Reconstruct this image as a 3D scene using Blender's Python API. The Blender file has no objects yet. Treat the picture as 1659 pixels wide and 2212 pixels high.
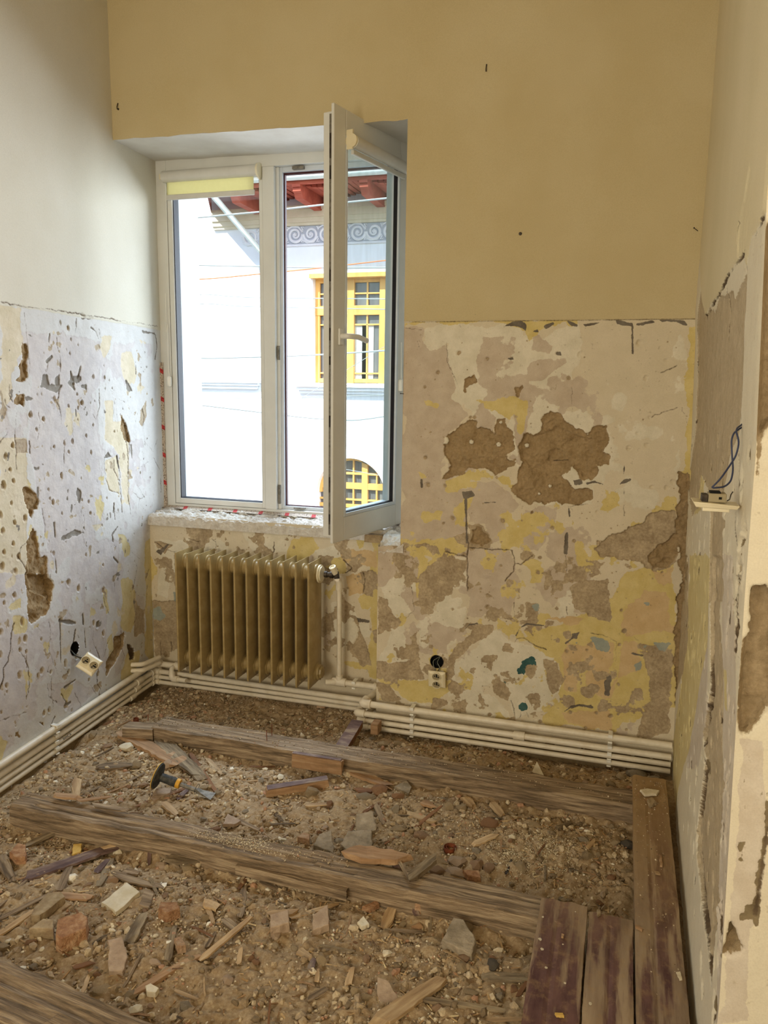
import bpy, bmesh, math, random
import numpy as np
from mathutils import Vector, Matrix
rnd = random.Random(11)
NR = np.random.RandomState(5)
scene = bpy.context.scene
col = scene.collection
PI = math.pi
# ---------------------------------------------------------------- camera
CF, CX, CY = 1680.0, 829.5, 1106.0
YAW, PITCH, ROLL = math.radians(17.0), math.radians(9.2), 0.014
CAM = np.array([0.0, 0.0, 1.5])
_f = np.array([-math.sin(YAW)*math.cos(PITCH), math.cos(YAW)*math.cos(PITCH), -math.sin(PITCH)])
_r0 = np.array([math.cos(YAW), math.sin(YAW), 0.0]); _u0 = np.cross(_r0, _f)
_r = math.cos(ROLL)*_r0 + math.sin(ROLL)*_u0; _u = math.cos(ROLL)*_u0 - math.sin(ROLL)*_r0
cd = bpy.data.cameras.new('camera'); cam = bpy.data.objects.new('camera', cd); col.objects.link(cam)
cam.matrix_world = Matrix(((_r[0], _u[0], -_f[0], CAM[0]), (_r[1], _u[1], -_f[1], CAM[1]), (_r[2], _u[2], -_f[2], CAM[2]), (0, 0, 0, 1)))
cd.sensor_fit = 'HORIZONTAL'; cd.sensor_width = 36.0; cd.lens = CF/1659.0*36.0; cd.clip_start = 0.02; cd.clip_end = 300
scene.camera = cam
# ---------------------------------------------------------------- world, sun, doorway light, added fill lamps, exposure
scene.view_settings.view_transform = 'Standard'; scene.view_settings.look = 'None'
scene.view_settings.gamma = 1.0; scene.view_settings.use_curve_mapping = False
scene.view_settings.exposure = 0.0
w = bpy.data.worlds.new('world'); scene.world = w; w.use_nodes = True
nt = w.node_tree; nt.nodes.clear()
sky = nt.nodes.new('ShaderNodeTexSky'); sky.sky_type = 'NISHITA'; sky.sun_disc = False
sky.sun_elevation = math.radians(45); sky.sun_rotation = math.radians(140); sky.air_density = 1.0; sky.dust_density = 1.5
bgn = nt.nodes.new('ShaderNodeBackground'); bgn.inputs['Strength'].default_value = 0.44
wo = nt.nodes.new('ShaderNodeOutputWorld'); nt.links.new(sky.outputs[0], bgn.inputs[0]); nt.links.new(bgn.outputs[0], wo.inputs[0])
def light(name, kind, loc, direction, energy, color, size=None, size_y=None, angle=None, spread=None):
    l = bpy.data.lights.new(name, kind); o = bpy.data.objects.new(name, l); col.objects.link(o)
    o.location = loc; o.rotation_euler = Vector(direction).to_track_quat('-Z', 'Y').to_euler()
    l.energy = energy; l.color = color
    if size: l.shape = 'RECTANGLE'; l.size = size; l.size_y = size_y or size
    if angle: l.angle = angle
    if spread: l.spread = spread
    return o
light('sun', 'SUN', (-5, -5, 12), (0.56, 1.2, -1.32), 9.0, (1.0, 0.96, 0.88), angle=0.009)
light('added_sky_fill', 'AREA', (-2.3, 5.6, 4.6), (0.25, -1.0, -1.35), 450, (0.68, 0.82, 1.0), 2.6, 1.6)  # area lamp added out of view above the window to strengthen sky glow
light('added_bounce_fill', 'AREA', (-0.1, 7.8, 2.0), (-2.1, -5.2, -0.1), 530, (0.80, 0.885, 1.0), 3.0, 3.0)  # unseen lamp put over the street to brighten the left wall
light('added_rear_fill', 'AREA', (-0.9, -4.85, 1.8), (0.16, 1.0, -0.04), 104, (1.0, 0.93, 0.76), 1.6, 1.8)  # warm lamp added before the closed rear wall; no window is built there
light('added_side_fill', 'AREA', (-1.88, -0.8, 1.5), (1.0, 1.0, -0.10), 47, (1.0, 0.94, 0.78), 1.2, 1.3)  # second warm lamp added behind the camera to lift the right wall
light('doorway_light', 'AREA', (0.95, 0.35, 1.9), (-1.0, 0.55, -0.15), 7, (1.0, 0.92, 0.76), 1.0, 1.6)
# ---------------------------------------------------------------- pixel of the photograph -> point on a plane of the room
def ray(x, y): return _f*CF + _r*(x-CX) - _u*(y-CY)
def hY(x, y, Y): d = ray(x, y); return CAM + d*(Y-CAM[1])/d[1]
def hX(x, y, X): d = ray(x, y); return CAM + d*(X-CAM[0])/d[0]
def hZ(x, y, Z): d = ray(x, y); return CAM + d*(Z-CAM[2])/d[2]
def hP(x, y, p, n): d = ray(x, y); n = np.array(n, float); return CAM + d*(np.dot(np.array(p)-CAM, n)/np.dot(d, n))
# ---------------------------------------------------------------- noise
_tab = NR.rand(8, 256, 256)
def vn(x, y, s, k=0):
    x = np.asarray(x, float)/s + 57.3; y = np.asarray(y, float)/s + 91.7
    xi = np.floor(x).astype(int); yi = np.floor(y).astype(int); fx = x-xi; fy = y-yi
    fx = fx*fx*(3-2*fx); fy = fy*fy*(3-2*fy); t = _tab[k % 8]
    a = t[xi & 255, yi & 255]; b = t[(xi+1) & 255, yi & 255]; c = t[xi & 255, (yi+1) & 255]; d = t[(xi+1) & 255, (yi+1) & 255]
    return (a*(1-fx)+b*fx)*(1-fy)+(c*(1-fx)+d*fx)*fy - 0.5
def fbm(x, y, s, k=0, o=4, g=0.5):
    r = 0; a = 1.0
    for i in range(o): r = r + a*vn(x, y, s/2**i, k+i); a *= g
    return r
# ---------------------------------------------------------------- tagging
def tag(o, label=None, cat=None, group=None, kind=None):
    if label: o['label'] = label
    if cat: o['category'] = cat
    if group: o['group'] = group
    if kind: o['kind'] = kind
    return o
def empty(name, loc=(0, 0, 0), rz=0, label=None, cat=None, group=None, kind=None):
    o = bpy.data.objects.new(name, None); col.objects.link(o); o.location = loc; o.rotation_euler = (0, 0, rz)
    o.empty_display_size = 0.05
    return tag(o, label, cat, group, kind)
def S(s):
    s = s/255.0
    return s/12.92 if s <= 0.04045 else ((s+0.055)/1.055)**2.4
def rgb(r, g, b): return (S(r), S(g), S(b), 1.0)
# ---------------------------------------------------------------- materials
def N(nt, t, **k):
    n = nt.nodes.new(t)
    for a, v in k.items():
        if a in n.inputs: n.inputs[a].default_value = v
        else: setattr(n, a, v)
    return n
def newmat(name):
    m = bpy.data.materials.new(name); m.use_nodes = True; nt = m.node_tree; nt.nodes.clear()
    b = nt.nodes.new('ShaderNodeBsdfPrincipled'); o = nt.nodes.new('ShaderNodeOutputMaterial'); nt.links.new(b.outputs[0], o.inputs[0])
    return m, nt, b
def pm(name, c1, c2=None, scale=8.0, rough=0.7, bump=0.2, metal=0.0, stretch=(1, 1, 1), c3=None, dist=0.01, coord='Object', spec=0.3, detail=6.0, rand=0.0):
    """two or three tone noise material; stretch squeezes the noise along an axis (wood grain)"""
    m, nt, b = newmat(name); L = nt.links.new
    tc = N(nt, 'ShaderNodeTexCoord'); mp = N(nt, 'ShaderNodeMapping'); mp.inputs['Scale'].default_value = stretch
    L(tc.outputs[coord], mp.inputs[0])
    if rand:
        oi = N(nt, 'ShaderNodeObjectInfo'); cx = N(nt, 'ShaderNodeCombineXYZ'); mu = N(nt, 'ShaderNodeMath', operation='MULTIPLY'); mu.inputs[1].default_value = 37.0
        L(oi.outputs['Random'], mu.inputs[0]); L(mu.outputs[0], cx.inputs[0]); L(mu.outputs[0], cx.inputs[1]); L(cx.outputs[0], mp.inputs['Location'])
    n = N(nt, 'ShaderNodeTexNoise'); n.inputs['Scale'].default_value = scale; n.inputs['Detail'].default_value = detail; n.inputs['Roughness'].default_value = 0.62
    L(mp.outputs[0], n.inputs['Vector'])
    r = N(nt, 'ShaderNodeValToRGB'); e = r.color_ramp.elements
    e[0].position = 0.36; e[0].color = c1; e[1].position = 0.64; e[1].color = c2 or c1
    if c3: x = e.new(0.5); x.color = c3
    L(n.outputs['Fac'], r.inputs[0])
    out = r.outputs[0]
    if rand:
        hs = N(nt, 'ShaderNodeHueSaturation'); mr = N(nt, 'ShaderNodeMapRange'); mr.inputs['To Min'].default_value = 1-rand; mr.inputs['To Max'].default_value = 1+rand
        L(oi.outputs['Random'], mr.inputs[0]); L(mr.outputs[0], hs.inputs['Value']); L(out, hs.inputs['Color']); out = hs.outputs[0]
    L(out, b.inputs['Base Color'])
    b.inputs['Roughness'].default_value = rough; b.inputs['Metallic'].default_value = metal; b.inputs['Specular IOR Level'].default_value = spec
    if bump:
        bu = N(nt, 'ShaderNodeBump'); bu.inputs['Strength'].default_value = bump; bu.inputs['Distance'].default_value = dist
        n2 = N(nt, 'ShaderNodeTexNoise'); n2.inputs['Scale'].default_value = scale*3; n2.inputs['Detail'].default_value = 5
        L(mp.outputs[0], n2.inputs['Vector']); L(n2.outputs['Fac'], bu.inputs['Height']); L(bu.outputs[0], b.inputs['Normal'])
    return m
WD = (0.12, 1, 1)
M = {}
M['pvc'] = pm('white_plastic', rgb(214, 212, 204), rgb(222, 220, 212), 5, 0.35, 0.0)
M['pvc_in'] = pm('bluish_white_plastic', rgb(205, 210, 214), rgb(214, 218, 222), 5, 0.35, 0.0)
M['gasket'] = pm('black_rubber', rgb(22, 20, 24), rgb(32, 26, 30), 20, 0.6, 0.0)
M['redgasket'] = pm('dark_red_edge', rgb(60, 22, 24), rgb(72, 30, 30), 20, 0.6, 0.0)
M['blind'] = pm('blind_tube_plastic', rgb(206, 202, 192), rgb(214, 210, 200), 8, 0.4, 0.0)
M['cream_plastic'] = pm('cream_plastic', rgb(226, 212, 176), rgb(232, 220, 188), 12, 0.35, 0.0, spec=0.5)
M['radiator'] = pm('ochre_radiator_paint', rgb(152, 130, 84), rgb(176, 154, 108), 14, 0.36, 0.08, c3=rgb(166, 142, 94), dist=0.003, spec=0.4)
M['pipe'] = pm('ivory_pipe_plastic', rgb(220, 206, 180), rgb(232, 220, 198), 22, 0.38, 0.03, dist=0.002, spec=0.45, c3=rgb(228, 216, 192))
M['clip'] = pm('white_clip_plastic', rgb(236, 230, 216), rgb(242, 238, 226), 10, 0.4, 0.0)
M['steel'] = pm('grey_metal', rgb(98, 92, 80), rgb(140, 132, 118), 60, 0.55, 0.1, metal=0.35)
M['dark_steel'] = pm('dark_metal', rgb(46, 40, 34), rgb(84, 74, 62), 40, 0.5, 0.1, metal=0.6)
M['rust'] = pm('rusty_metal', rgb(92, 48, 26), rgb(140, 74, 40), 40, 0.8, 0.3, c3=rgb(118, 60, 34))
M['wood_old'] = pm('weathered_wood', rgb(98, 82, 62), rgb(176, 154, 124), 80, 0.85, 1.0, stretch=(0.07, 1, 1), c3=rgb(140, 118, 92), rand=0.10, dist=0.006)
M['wood_grey'] = pm('grey_wood', rgb(100, 84, 62), rgb(160, 142, 112), 60, 0.85, 0.5, stretch=WD, c3=rgb(132, 114, 88), rand=0.12, dist=0.006)
M['wood_tan'] = pm('split_tan_wood', rgb(156, 126, 90), rgb(200, 172, 132), 50, 0.75, 0.5, stretch=WD, c3=rgb(180, 150, 110), rand=0.14, dist=0.004)
M['wood_orange'] = pm('fresh_orange_wood', rgb(140, 110, 78), rgb(182, 150, 114), 44, 0.75, 0.5, stretch=WD, c3=rgb(162, 126, 90), rand=0.08, dist=0.004)
M['wood_brown'] = pm('brown_wood', rgb(96, 64, 40), rgb(146, 104, 68), 26, 0.8, 0.4, stretch=WD, rand=0.12, dist=0.004)
M['paint_purple'] = pm('flaked_maroon_paint', rgb(90, 68, 62), rgb(156, 136, 114), 34, 0.65, 0.4, stretch=(0.3, 1, 1), c3=rgb(116, 92, 82), rand=0.08, dist=0.004)
M['brick'] = pm('brick_fragment', rgb(160, 124, 92), rgb(186, 158, 126), 40, 0.9, 0.7, c3=rgb(172, 138, 106), rand=0.16)
M['brick_red'] = pm('red_brick_fragment', rgb(140, 98, 68), rgb(184, 148, 112), 46, 0.9, 0.7, c3=rgb(162, 120, 84), rand=0.12)
M['stone'] = pm('mortar_lump', rgb(146, 122, 92), rgb(186, 164, 130), 24, 0.95, 0.6, c3=rgb(164, 142, 108), rand=0.16)
M['stone_grey'] = pm('grey_mortar', rgb(134, 120, 98), rgb(170, 154, 130), 24, 0.95, 0.6, rand=0.14)
M['stone_dark'] = pm('dark_stone', rgb(78, 70, 60), rgb(108, 98, 84), 30, 0.9, 0.6)
M['plaster_chip'] = pm('pale_plaster_chip', rgb(206, 190, 156), rgb(226, 214, 188), 20, 0.9, 0.4, rand=0.08)
M['clay_pink'] = pm('pinkish_tile', rgb(160, 136, 112), rgb(184, 160, 134), 34, 0.9, 0.4, rand=0.1)
M['yellow_block'] = pm('yellow_chip', rgb(196, 156, 76), rgb(214, 178, 100), 20, 0.9, 0.4)
M['black_rubber'] = pm('dusty_black_rubber', rgb(48, 48, 46), rgb(86, 82, 74), 50, 0.7, 0.15, c3=rgb(60, 60, 56))
M['yellow_plastic'] = pm('yellow_grip', rgb(206, 148, 36), rgb(222, 168, 60), 30, 0.5, 0.1)
M['dark'] = pm('dark_hole', rgb(18, 17, 16), rgb(26, 24, 22), 10, 0.9, 0.0)
M['slot'] = pm('socket_recess', rgb(150, 136, 106), rgb(160, 146, 114), 10, 0.5, 0.0)
M['wire_blue'] = pm('blue_grey_wire', rgb(52, 58, 84), rgb(70, 76, 100), 30, 0.45, 0.0)
M['wire_grey'] = pm('grey_wire', rgb(112, 114, 100), rgb(140, 140, 122), 30, 0.45, 0.0)
M['wire_black'] = pm('black_wire', rgb(28, 30, 32), rgb(40, 42, 44), 30, 0.45, 0.0)
M['ink'] = pm('printed_ink', rgb(40, 44, 52), rgb(50, 54, 60), 30, 0.6, 0.0)
M['tape'] = None
M['white_house'] = pm('white_render', rgb(226, 230, 236), rgb(232, 236, 242), 2, 0.9, 0.1)
M['stucco'] = pm('pale_stucco_relief', rgb(214, 216, 222), rgb(226, 228, 232), 4, 0.9, 0.1)
M['stucco_back'] = pm('grey_stucco_ground', rgb(172, 176, 186), rgb(184, 188, 196), 4, 0.9, 0.1)
M['cornice'] = pm('beige_cornice', rgb(206, 196, 172), rgb(216, 208, 186), 3, 0.9, 0.1)
M['eave_red'] = pm('red_brown_timber', rgb(150, 72, 56), rgb(176, 92, 72), 6, 0.7, 0.2, stretch=(0.2, 1, 1))
M['gutter'] = pm('pale_zinc', rgb(198, 212, 210), rgb(216, 226, 224), 4, 0.45, 0.0)
M['ochre_wood'] = pm('ochre_varnished_joinery', rgb(214, 164, 88), rgb(230, 184, 108), 6, 0.5, 0.1, stretch=(1, 1, 0.2))
M['curtain'] = pm('grey_curtained_glass', rgb(92, 94, 96), rgb(120, 122, 122), 3, 0.15, 0.0, stretch=(3, 1, 0.3), spec=0.6)
M['curtain_white'] = pm('white_curtain', rgb(196, 196, 190), rgb(214, 214, 208), 8, 0.8, 0.0)
M['street'] = pm('grey_asphalt', rgb(120, 118, 114), rgb(140, 138, 132), 2, 0.9, 0.1)
M['roof_tile'] = pm('red_roof_tiles', rgb(150, 84, 62), rgb(170, 104, 80), 3, 0.8, 0.3)
M['cable'] = pm('grey_cable', rgb(150, 160, 160), rgb(166, 174, 174), 3, 0.6, 0.0)
M['orange_cable'] = pm('orange_cable', rgb(214, 120, 70), rgb(224, 134, 84), 3, 0.6, 0.0)
def glassmat(name, tint, refl, haze=0.0):
    m = bpy.data.materials.new(name); m.use_nodes = True; nt = m.node_tree; nt.nodes.clear(); L = nt.links.new
    tr = N(nt, 'ShaderNodeBsdfTransparent'); tr.inputs[0].default_value = tint
    gl = N(nt, 'ShaderNodeBsdfGlossy'); gl.inputs['Roughness'].default_value = 0.02
    lw0 = N(nt, 'ShaderNodeLayerWeight'); pw_ = N(nt, 'ShaderNodeMath', operation='POWER'); L(lw0.outputs['Facing'], pw_.inputs[0]); pw_.inputs[1].default_value = 4.0; lw = N(nt, 'ShaderNodeMath', operation='MULTIPLY_ADD'); L(pw_.outputs[0], lw.inputs[0]); lw.inputs[1].default_value = refl; lw.inputs[2].default_value = 0.03
    mx = N(nt, 'ShaderNodeMixShader'); o = N(nt, 'ShaderNodeOutputMaterial')
    L(lw.outputs[0], mx.inputs[0]); L(tr.outputs[0], mx.inputs[1]); L(gl.outputs[0], mx.inputs[2])
    if haze:                                    # reflection streaks put into the pane as pale diffuse haze
        df = N(nt, 'ShaderNodeBsdfDiffuse'); df.inputs[0].default_value = rgb(214, 224, 220)
        tc = N(nt, 'ShaderNodeTexCoord'); mp = N(nt, 'ShaderNodeMapping'); mp.inputs['Scale'].default_value = (14, 14, 1.6); L(tc.outputs['Object'], mp.inputs[0])
        n = N(nt, 'ShaderNodeTexNoise'); n.inputs['Scale'].default_value = 3; L(mp.outputs[0], n.inputs['Vector'])
        mr = N(nt, 'ShaderNodeMapRange'); mr.inputs['To Min'].default_value = 0.0; mr.inputs['To Max'].default_value = haze; L(n.outputs['Fac'], mr.inputs[0])
        m2 = N(nt, 'ShaderNodeMixShader'); L(mr.outputs[0], m2.inputs[0]); L(mx.outputs[0], m2.inputs[1]); L(df.outputs[0], m2.inputs[2]); mx = m2
    L(mx.outputs[0], o.inputs[0]); return m
M['glass'] = glassmat('window_glass', (0.95, 0.97, 0.97, 1), 0.6)
M['glass_reflection_haze'] = glassmat('reflection_streaked_glass', (0.90, 0.955, 0.955, 1), 0.6, 0.14)
# ---------------------------------------------------------------- mesh building
class MB:
    def __init__(s): s.v = []; s.f = []
    def add(s, vs, fs):
        b = len(s.v); s.v += [tuple(map(float, v)) for v in vs]; s.f += [tuple(b+i for i in f) for f in fs]; return s
    def box(s, lo, hi, R=None, o=(0, 0, 0)):
        P = [(x, y, z) for x in (lo[0], hi[0]) for y in (lo[1], hi[1]) for z in (lo[2], hi[2])]
        if R is not None: P = [tuple(np.array(R) @ np.array(p) + np.array(o)) for p in P]
        return s.add(P, [(0, 1, 3, 2), (4, 6, 7, 5), (0, 4, 5, 1), (2, 3, 7, 6), (0, 2, 6, 4), (1, 5, 7, 3)])
    def tube(s, pts, r, n=12, caps=True, rs=None):
        P = [Vector(p) for p in pts]; base = len(s.v); up = None; k = len(P)
        for i, p in enumerate(P):
            t = (P[min(i+1, k-1)]-P[max(i-1, 0)])
            t = t.normalized() if t.length > 1e-9 else Vector((0, 0, 1))
            if up is None:
                a = Vector((0, 0, 1)) if abs(t.z) < 0.9 else Vector((1, 0, 0)); up = t.cross(a).normalized()
            else:
                up = (up - t*up.dot(t)); up = up.normalized() if up.length > 1e-6 else t.orthogonal().normalized()
            w = t.cross(up); rr = rs[i] if rs else r
            for j in range(n):
                a = 2*PI*j/n; s.v.append(tuple(p + (up*math.cos(a)+w*math.sin(a))*rr))
        for i in range(k-1):
            for j in range(n):
                a = base+i*n+j; b = base+i*n+(j+1) % n; s.f.append((a, b, b+n, a+n))
        if caps: s.f.append(tuple(base+j for j in range(n))[::-1]); s.f.append(tuple(base+(k-1)*n+j for j in range(n)))
        return s
    def lathe(s, prof, p0, axis, n=24):
        """prof: (distance along the axis, radius)"""
        a = Vector(axis).normalized(); u = a.orthogonal().normalized(); w = a.cross(u); base = len(s.v); p0 = Vector(p0)
        for d, r in prof:
            for j in range(n): t = 2*PI*j/n; s.v.append(tuple(p0+a*d+(u*math.cos(t)+w*math.sin(t))*max(r, 1e-5)))
        for i in range(len(prof)-1):
            for j in range(n):
                q = base+i*n+j; q2 = base+i*n+(j+1) % n; s.f.append((q, q2, q2+n, q+n))
        s.f.append(tuple(base+j for j in range(n))[::-1]); s.f.append(tuple(base+(len(prof)-1)*n+j for j in range(n)))
        return s
    def prism(s, poly, y0, y1, R=None, o=(0, 0, 0)):
        """polygon in local XZ extruded along local Y"""
        n = len(poly); P = [(p[0], y0, p[1]) for p in poly]+[(p[0], y1, p[1]) for p in poly]
        if R is not None: P = [tuple(np.array(R) @ np.array(p) + np.array(o)) for p in P]
        return s.add(P, [tuple(range(n)), tuple(range(2*n-1, n-1, -1))]+[(i, i+n, (i+1) % n+n, (i+1) % n) for i in range(n)])
    def build(s, name, m, parent=None, smooth=False, bevel=0.0, loc=None, seg=2):
        me = bpy.data.meshes.new(name); me.from_pydata(s.v, [], s.f); me.validate()
        bm = bmesh.new(); bm.from_mesh(me); bmesh.ops.recalc_face_normals(bm, faces=bm.faces)
        bm.to_mesh(me); bm.free(); me.materials.append(m)
        o = bpy.data.objects.new(name, me); col.objects.link(o)
        if loc is not None: o.location = loc
        if parent is not None: o.parent = parent
        if smooth:
            for p in me.polygons: p.use_smooth = True
            me.set_sharp_from_angle(angle=math.radians(38))
        if bevel:
            b = o.modifiers.new('bevel', 'BEVEL'); b.width = bevel; b.segments = seg; b.limit_method = 'ANGLE'; b.angle_limit = math.radians(40)
        return o
def basis_from(x, up=(0, 0, 1)):
    """columns: x axis along the given direction, z near up"""
    x = Vector(x).normalized(); u = Vector(up); y = u.cross(x)
    if y.length < 1e-6: y = Vector((0, 1, 0))
    y.normalize(); z = x.cross(y); return Matrix((x, y, z)).transposed()
def frame_obj(name, m, loc, x, up=(0, 0, 1), parent=None):
    o = bpy.data.objects.new(name, m); col.objects.link(o)
    o.matrix_world = Matrix.Translation(Vector(loc)) @ basis_from(x, up).to_4x4()
    if parent: o.parent = parent
    return o
def arc(pts, r, n=5):
    """round the inner corners of a polyline"""
    P = [Vector(p) for p in pts]; out = [P[0]]
    for i in range(1, len(P)-1):
        a = (P[i-1]-P[i]); b = (P[i+1]-P[i]); d = min(r, a.length*0.45, b.length*0.45); a = P[i]+a.normalized()*d; b = P[i]+b.normalized()*d
        for k in range(n+1): t = k/n; out.append(a*(1-t)**2+P[i]*2*t*(1-t)+b*t*t)
    out.append(P[-1]); return out
# ================================================================ SETTING: walls with real relief and layers of old paint
D = 3.3; NICHE = 3.51; WIN = 3.70
def XL(Y): return -2.355 - 0.09*(np.asarray(Y, float)-3.3)
CH = ['yellow', 'mauve', 'mud', 'grey', 'white', 'ochre', 'teal', 'dark', 'upper', 'tan', 'soil', 'blue']
def sdpoly(U, V, poly):
    """signed distance, positive inside"""
    d = np.full(U.shape, 1e9); ins = np.zeros(U.shape, bool); n = len(poly)
    for i in range(n):
        x1, y1 = poly[i]; x2, y2 = poly[(i+1) % n]; ex, ey = x2-x1, y2-y1; L2 = ex*ex+ey*ey+1e-12
        t = np.clip(((U-x1)*ex+(V-y1)*ey)/L2, 0, 1); d = np.minimum(d, (U-x1-t*ex)**2+(V-y1-t*ey)**2)
        c = ((y1 > V) != (y2 > V)) & (U < (x2-x1)*(V-y1)/((y2-y1) if abs(y2-y1) > 1e-12 else 1e-12)+x1); ins ^= c
    d = np.sqrt(d); return np.where(ins, d, -d)
def sdline(U, V, pts, w):
    d = np.full(U.shape, 1e9)
    for (x1, y1), (x2, y2) in zip(pts[:-1], pts[1:]):
        ex, ey = x2-x1, y2-y1; t = np.clip(((U-x1)*ex+(V-y1)*ey)/(ex*ex+ey*ey+1e-12), 0, 1)
        d = np.minimum(d, (U-x1-t*ex)**2+(V-y1-t*ey)**2)
    return w-np.sqrt(d)
class Wall:
    def __init__(s, us, vs):
        s.us = np.array(us); s.vs = np.array(vs); s.U, s.V = np.meshgrid(s.us, s.vs, indexing='ij')
        s.c = {k: np.full(s.U.shape, -0.03) for k in CH}; s.h = np.zeros(s.U.shape)
        s.nz = fbm(s.U, s.V, 0.10, 1, 6, 0.66)*0.026
    def win(s, u0, u1, v0, v1, m=0.04):
        a = np.searchsorted(s.us, u0-m); b = np.searchsorted(s.us, u1+m); c = np.searchsorted(s.vs, v0-m); d = np.searchsorted(s.vs, v1+m)
        return (slice(a, b), slice(c, d)) if b > a and d > c else None
    def put(s, k, sd, w): s.c[k][w] = np.maximum(s.c[k][w], sd)
    def poly(s, k, P, rough=1.0, depth=None, cut=()):
        w = s.win(min(p[0] for p in P), max(p[0] for p in P), min(p[1] for p in P), max(p[1] for p in P))
        if not w: return
        sd = sdpoly(s.U[w], s.V[w], P)+s.nz[w]*rough; sd = np.maximum(sd, -0.03); s.put(k, sd, w)
        for q in cut: s.c[q][w] = np.minimum(s.c[q][w], -sd)
        if depth is not None: s.h[w] += depth*np.clip(sd/0.004, 0, 1)
    def line(s, k, P, wd, rough=0.25, depth=-0.002):
        w = s.win(min(p[0] for p in P), max(p[0] for p in P), min(p[1] for p in P), max(p[1] for p in P))
        if not w: return
        sd = sdline(s.U[w], s.V[w], P, wd)+s.nz[w]*rough; s.put(k, np.maximum(sd, -0.03), w); s.h[w] += depth*np.clip(sd/0.002, 0, 1)
    def crack(s, P, wd=0.0014):
        Q = [P[0]]
        for a, b in zip(P[:-1], P[1:]):
            L = math.hypot(b[0]-a[0], b[1]-a[1]); n = max(1, int(L/0.012))
            for i in range(1, n+1): t = i/n; j = 0.0035 if i < n else 0; Q.append((a[0]+(b[0]-a[0])*t+rnd.uniform(-j, j), a[1]+(b[1]-a[1])*t+rnd.uniform(-j, j)))
        s.line('dark', Q, wd, 0.12, -0.003)
    def pock(s, u, v, r=0.010, depth=0.006, elong=1.0, tone='tan'):
        w = s.win(u-r*2, u+r*2, v-r*2*elong, v+r*2*elong, 0.0)
        if not w: return
        q = np.hypot(s.U[w]-u, (s.V[w]-v)/elong)/r + fbm(s.U[w]+u, s.V[w], 0.012, 3, 2)*0.5
        s.h[w] -= depth*np.clip(1-q*q, 0, 1)*(0.6+0.8*np.clip((s.V[w]-v)/r*0.5+0.5, 0, 1)); s.h[w] += depth*0.18*np.exp(-((q-1.15)/0.2)**2)
        if tone: s.put(tone, np.maximum((0.7-q)*r, -0.03), w)
    def disc(s, k, u, v, r, depth=0.0):
        w = s.win(u-r, u+r, v-r, v+r, 0.01)
        if not w: return
        sd = r-np.hypot(s.U[w]-u, s.V[w]-v); s.put(k, np.maximum(sd, -0.03), w); s.h[w] = np.where(sd > 0, -depth, s.h[w]) if depth else s.h[w]
    def field(s, k, scale, thr, seed, region, amp=0.03, so=5):
        """scattered remnants of a layer inside a region"""
        w = s.win(min(p[0] for p in region), max(p[0] for p in region), min(p[1] for p in region), max(p[1] for p in region))
        if not w: return
        sd = sdpoly(s.U[w], s.V[w], region); n = fbm(s.U[w], s.V[w], scale, seed, so, 0.55)
        s.put(k, np.maximum(np.minimum((n-thr)*amp*2, sd+s.nz[w]), -0.03), w)
    def build(s, name, pos, nrm, hole, m, flip=False, parent=None, fade=None):
        mud = np.clip(s.c['mud']/0.004, 0, 1); tan = np.clip(s.c['tan']/0.004, 0, 1); wh = np.clip(s.c['white']/0.003, 0, 1); up = np.clip(s.c['upper']/0.004, 0, 1)
        rough = fbm(s.U, s.V, 0.035, 2, 5, 0.62)
        h = s.h + mud*(-0.010+rough*0.011) + tan*(-0.0015+rough*0.0025) + wh*0.0012 + up*0.0025 + (1-up)*fbm(s.U, s.V, 0.05, 4, 4)*0.0016 + fbm(s.U, s.V, 0.7, 6, 2)*0.008
        for k in ('yellow', 'mauve', 'ochre'): h -= np.clip(s.c[k]/0.002, 0, 1)*0.0007
        if fade: h = h*fade(s.U, s.V)
        X, Y, Z = pos(s.U, s.V); nx, ny, nz = nrm
        V = np.stack([X+h*nx, Y+h*ny, Z+h*nz], -1).reshape(-1, 3)
        nu, nv = s.U.shape; I = np.arange(nu*nv).reshape(nu, nv)
        uc = (s.us[:-1]+s.us[1:])/2; vc = (s.vs[:-1]+s.vs[1:])/2; UC, VC = np.meshgrid(uc, vc, indexing='ij')
        keep = ~hole(UC, VC) if hole else np.ones(UC.shape, bool)
        F = np.stack([I[:-1, :-1], I[1:, :-1], I[1:, 1:], I[:-1, 1:]], -1)[keep]
        if flip: F = F[:, ::-1]
        used = np.zeros(nu*nv, bool); used[F.ravel()] = True; re = np.cumsum(used)-1; F = re[F]
        o = npmesh(name, V[used], F, m, parent, True)
        for ai in range(3):
            at = o.data.attributes.new('L%d' % ai, 'FLOAT_COLOR', 'POINT')
            A = np.stack([np.clip(s.c[k]/0.03, -1, 1)*0.5+0.5 for k in CH[ai*4:ai*4+4]], -1).reshape(-1, 4)[used].astype(np.float32)
            at.data.foreach_set('color', A.ravel())
        return o
def npmesh(name, V, F, m, parent=None, smooth=False):
    me = bpy.data.meshes.new(name); k = F.shape[1]
    me.vertices.add(len(V)); me.vertices.foreach_set('co', V.astype(np.float32).ravel())
    me.loops.add(F.size); me.loops.foreach_set('vertex_index', F.astype(np.int32).ravel())
    me.polygons.add(len(F)); me.polygons.foreach_set('loop_start', np.arange(0, F.size, k, dtype=np.int32))
    me.polygons.foreach_set('use_smooth', np.full(len(F), smooth)); me.update(calc_edges=True); me.materials.append(m)
    o = bpy.data.objects.new(name, me); col.objects.link(o)
    if parent: o.parent = parent
    return o
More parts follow.
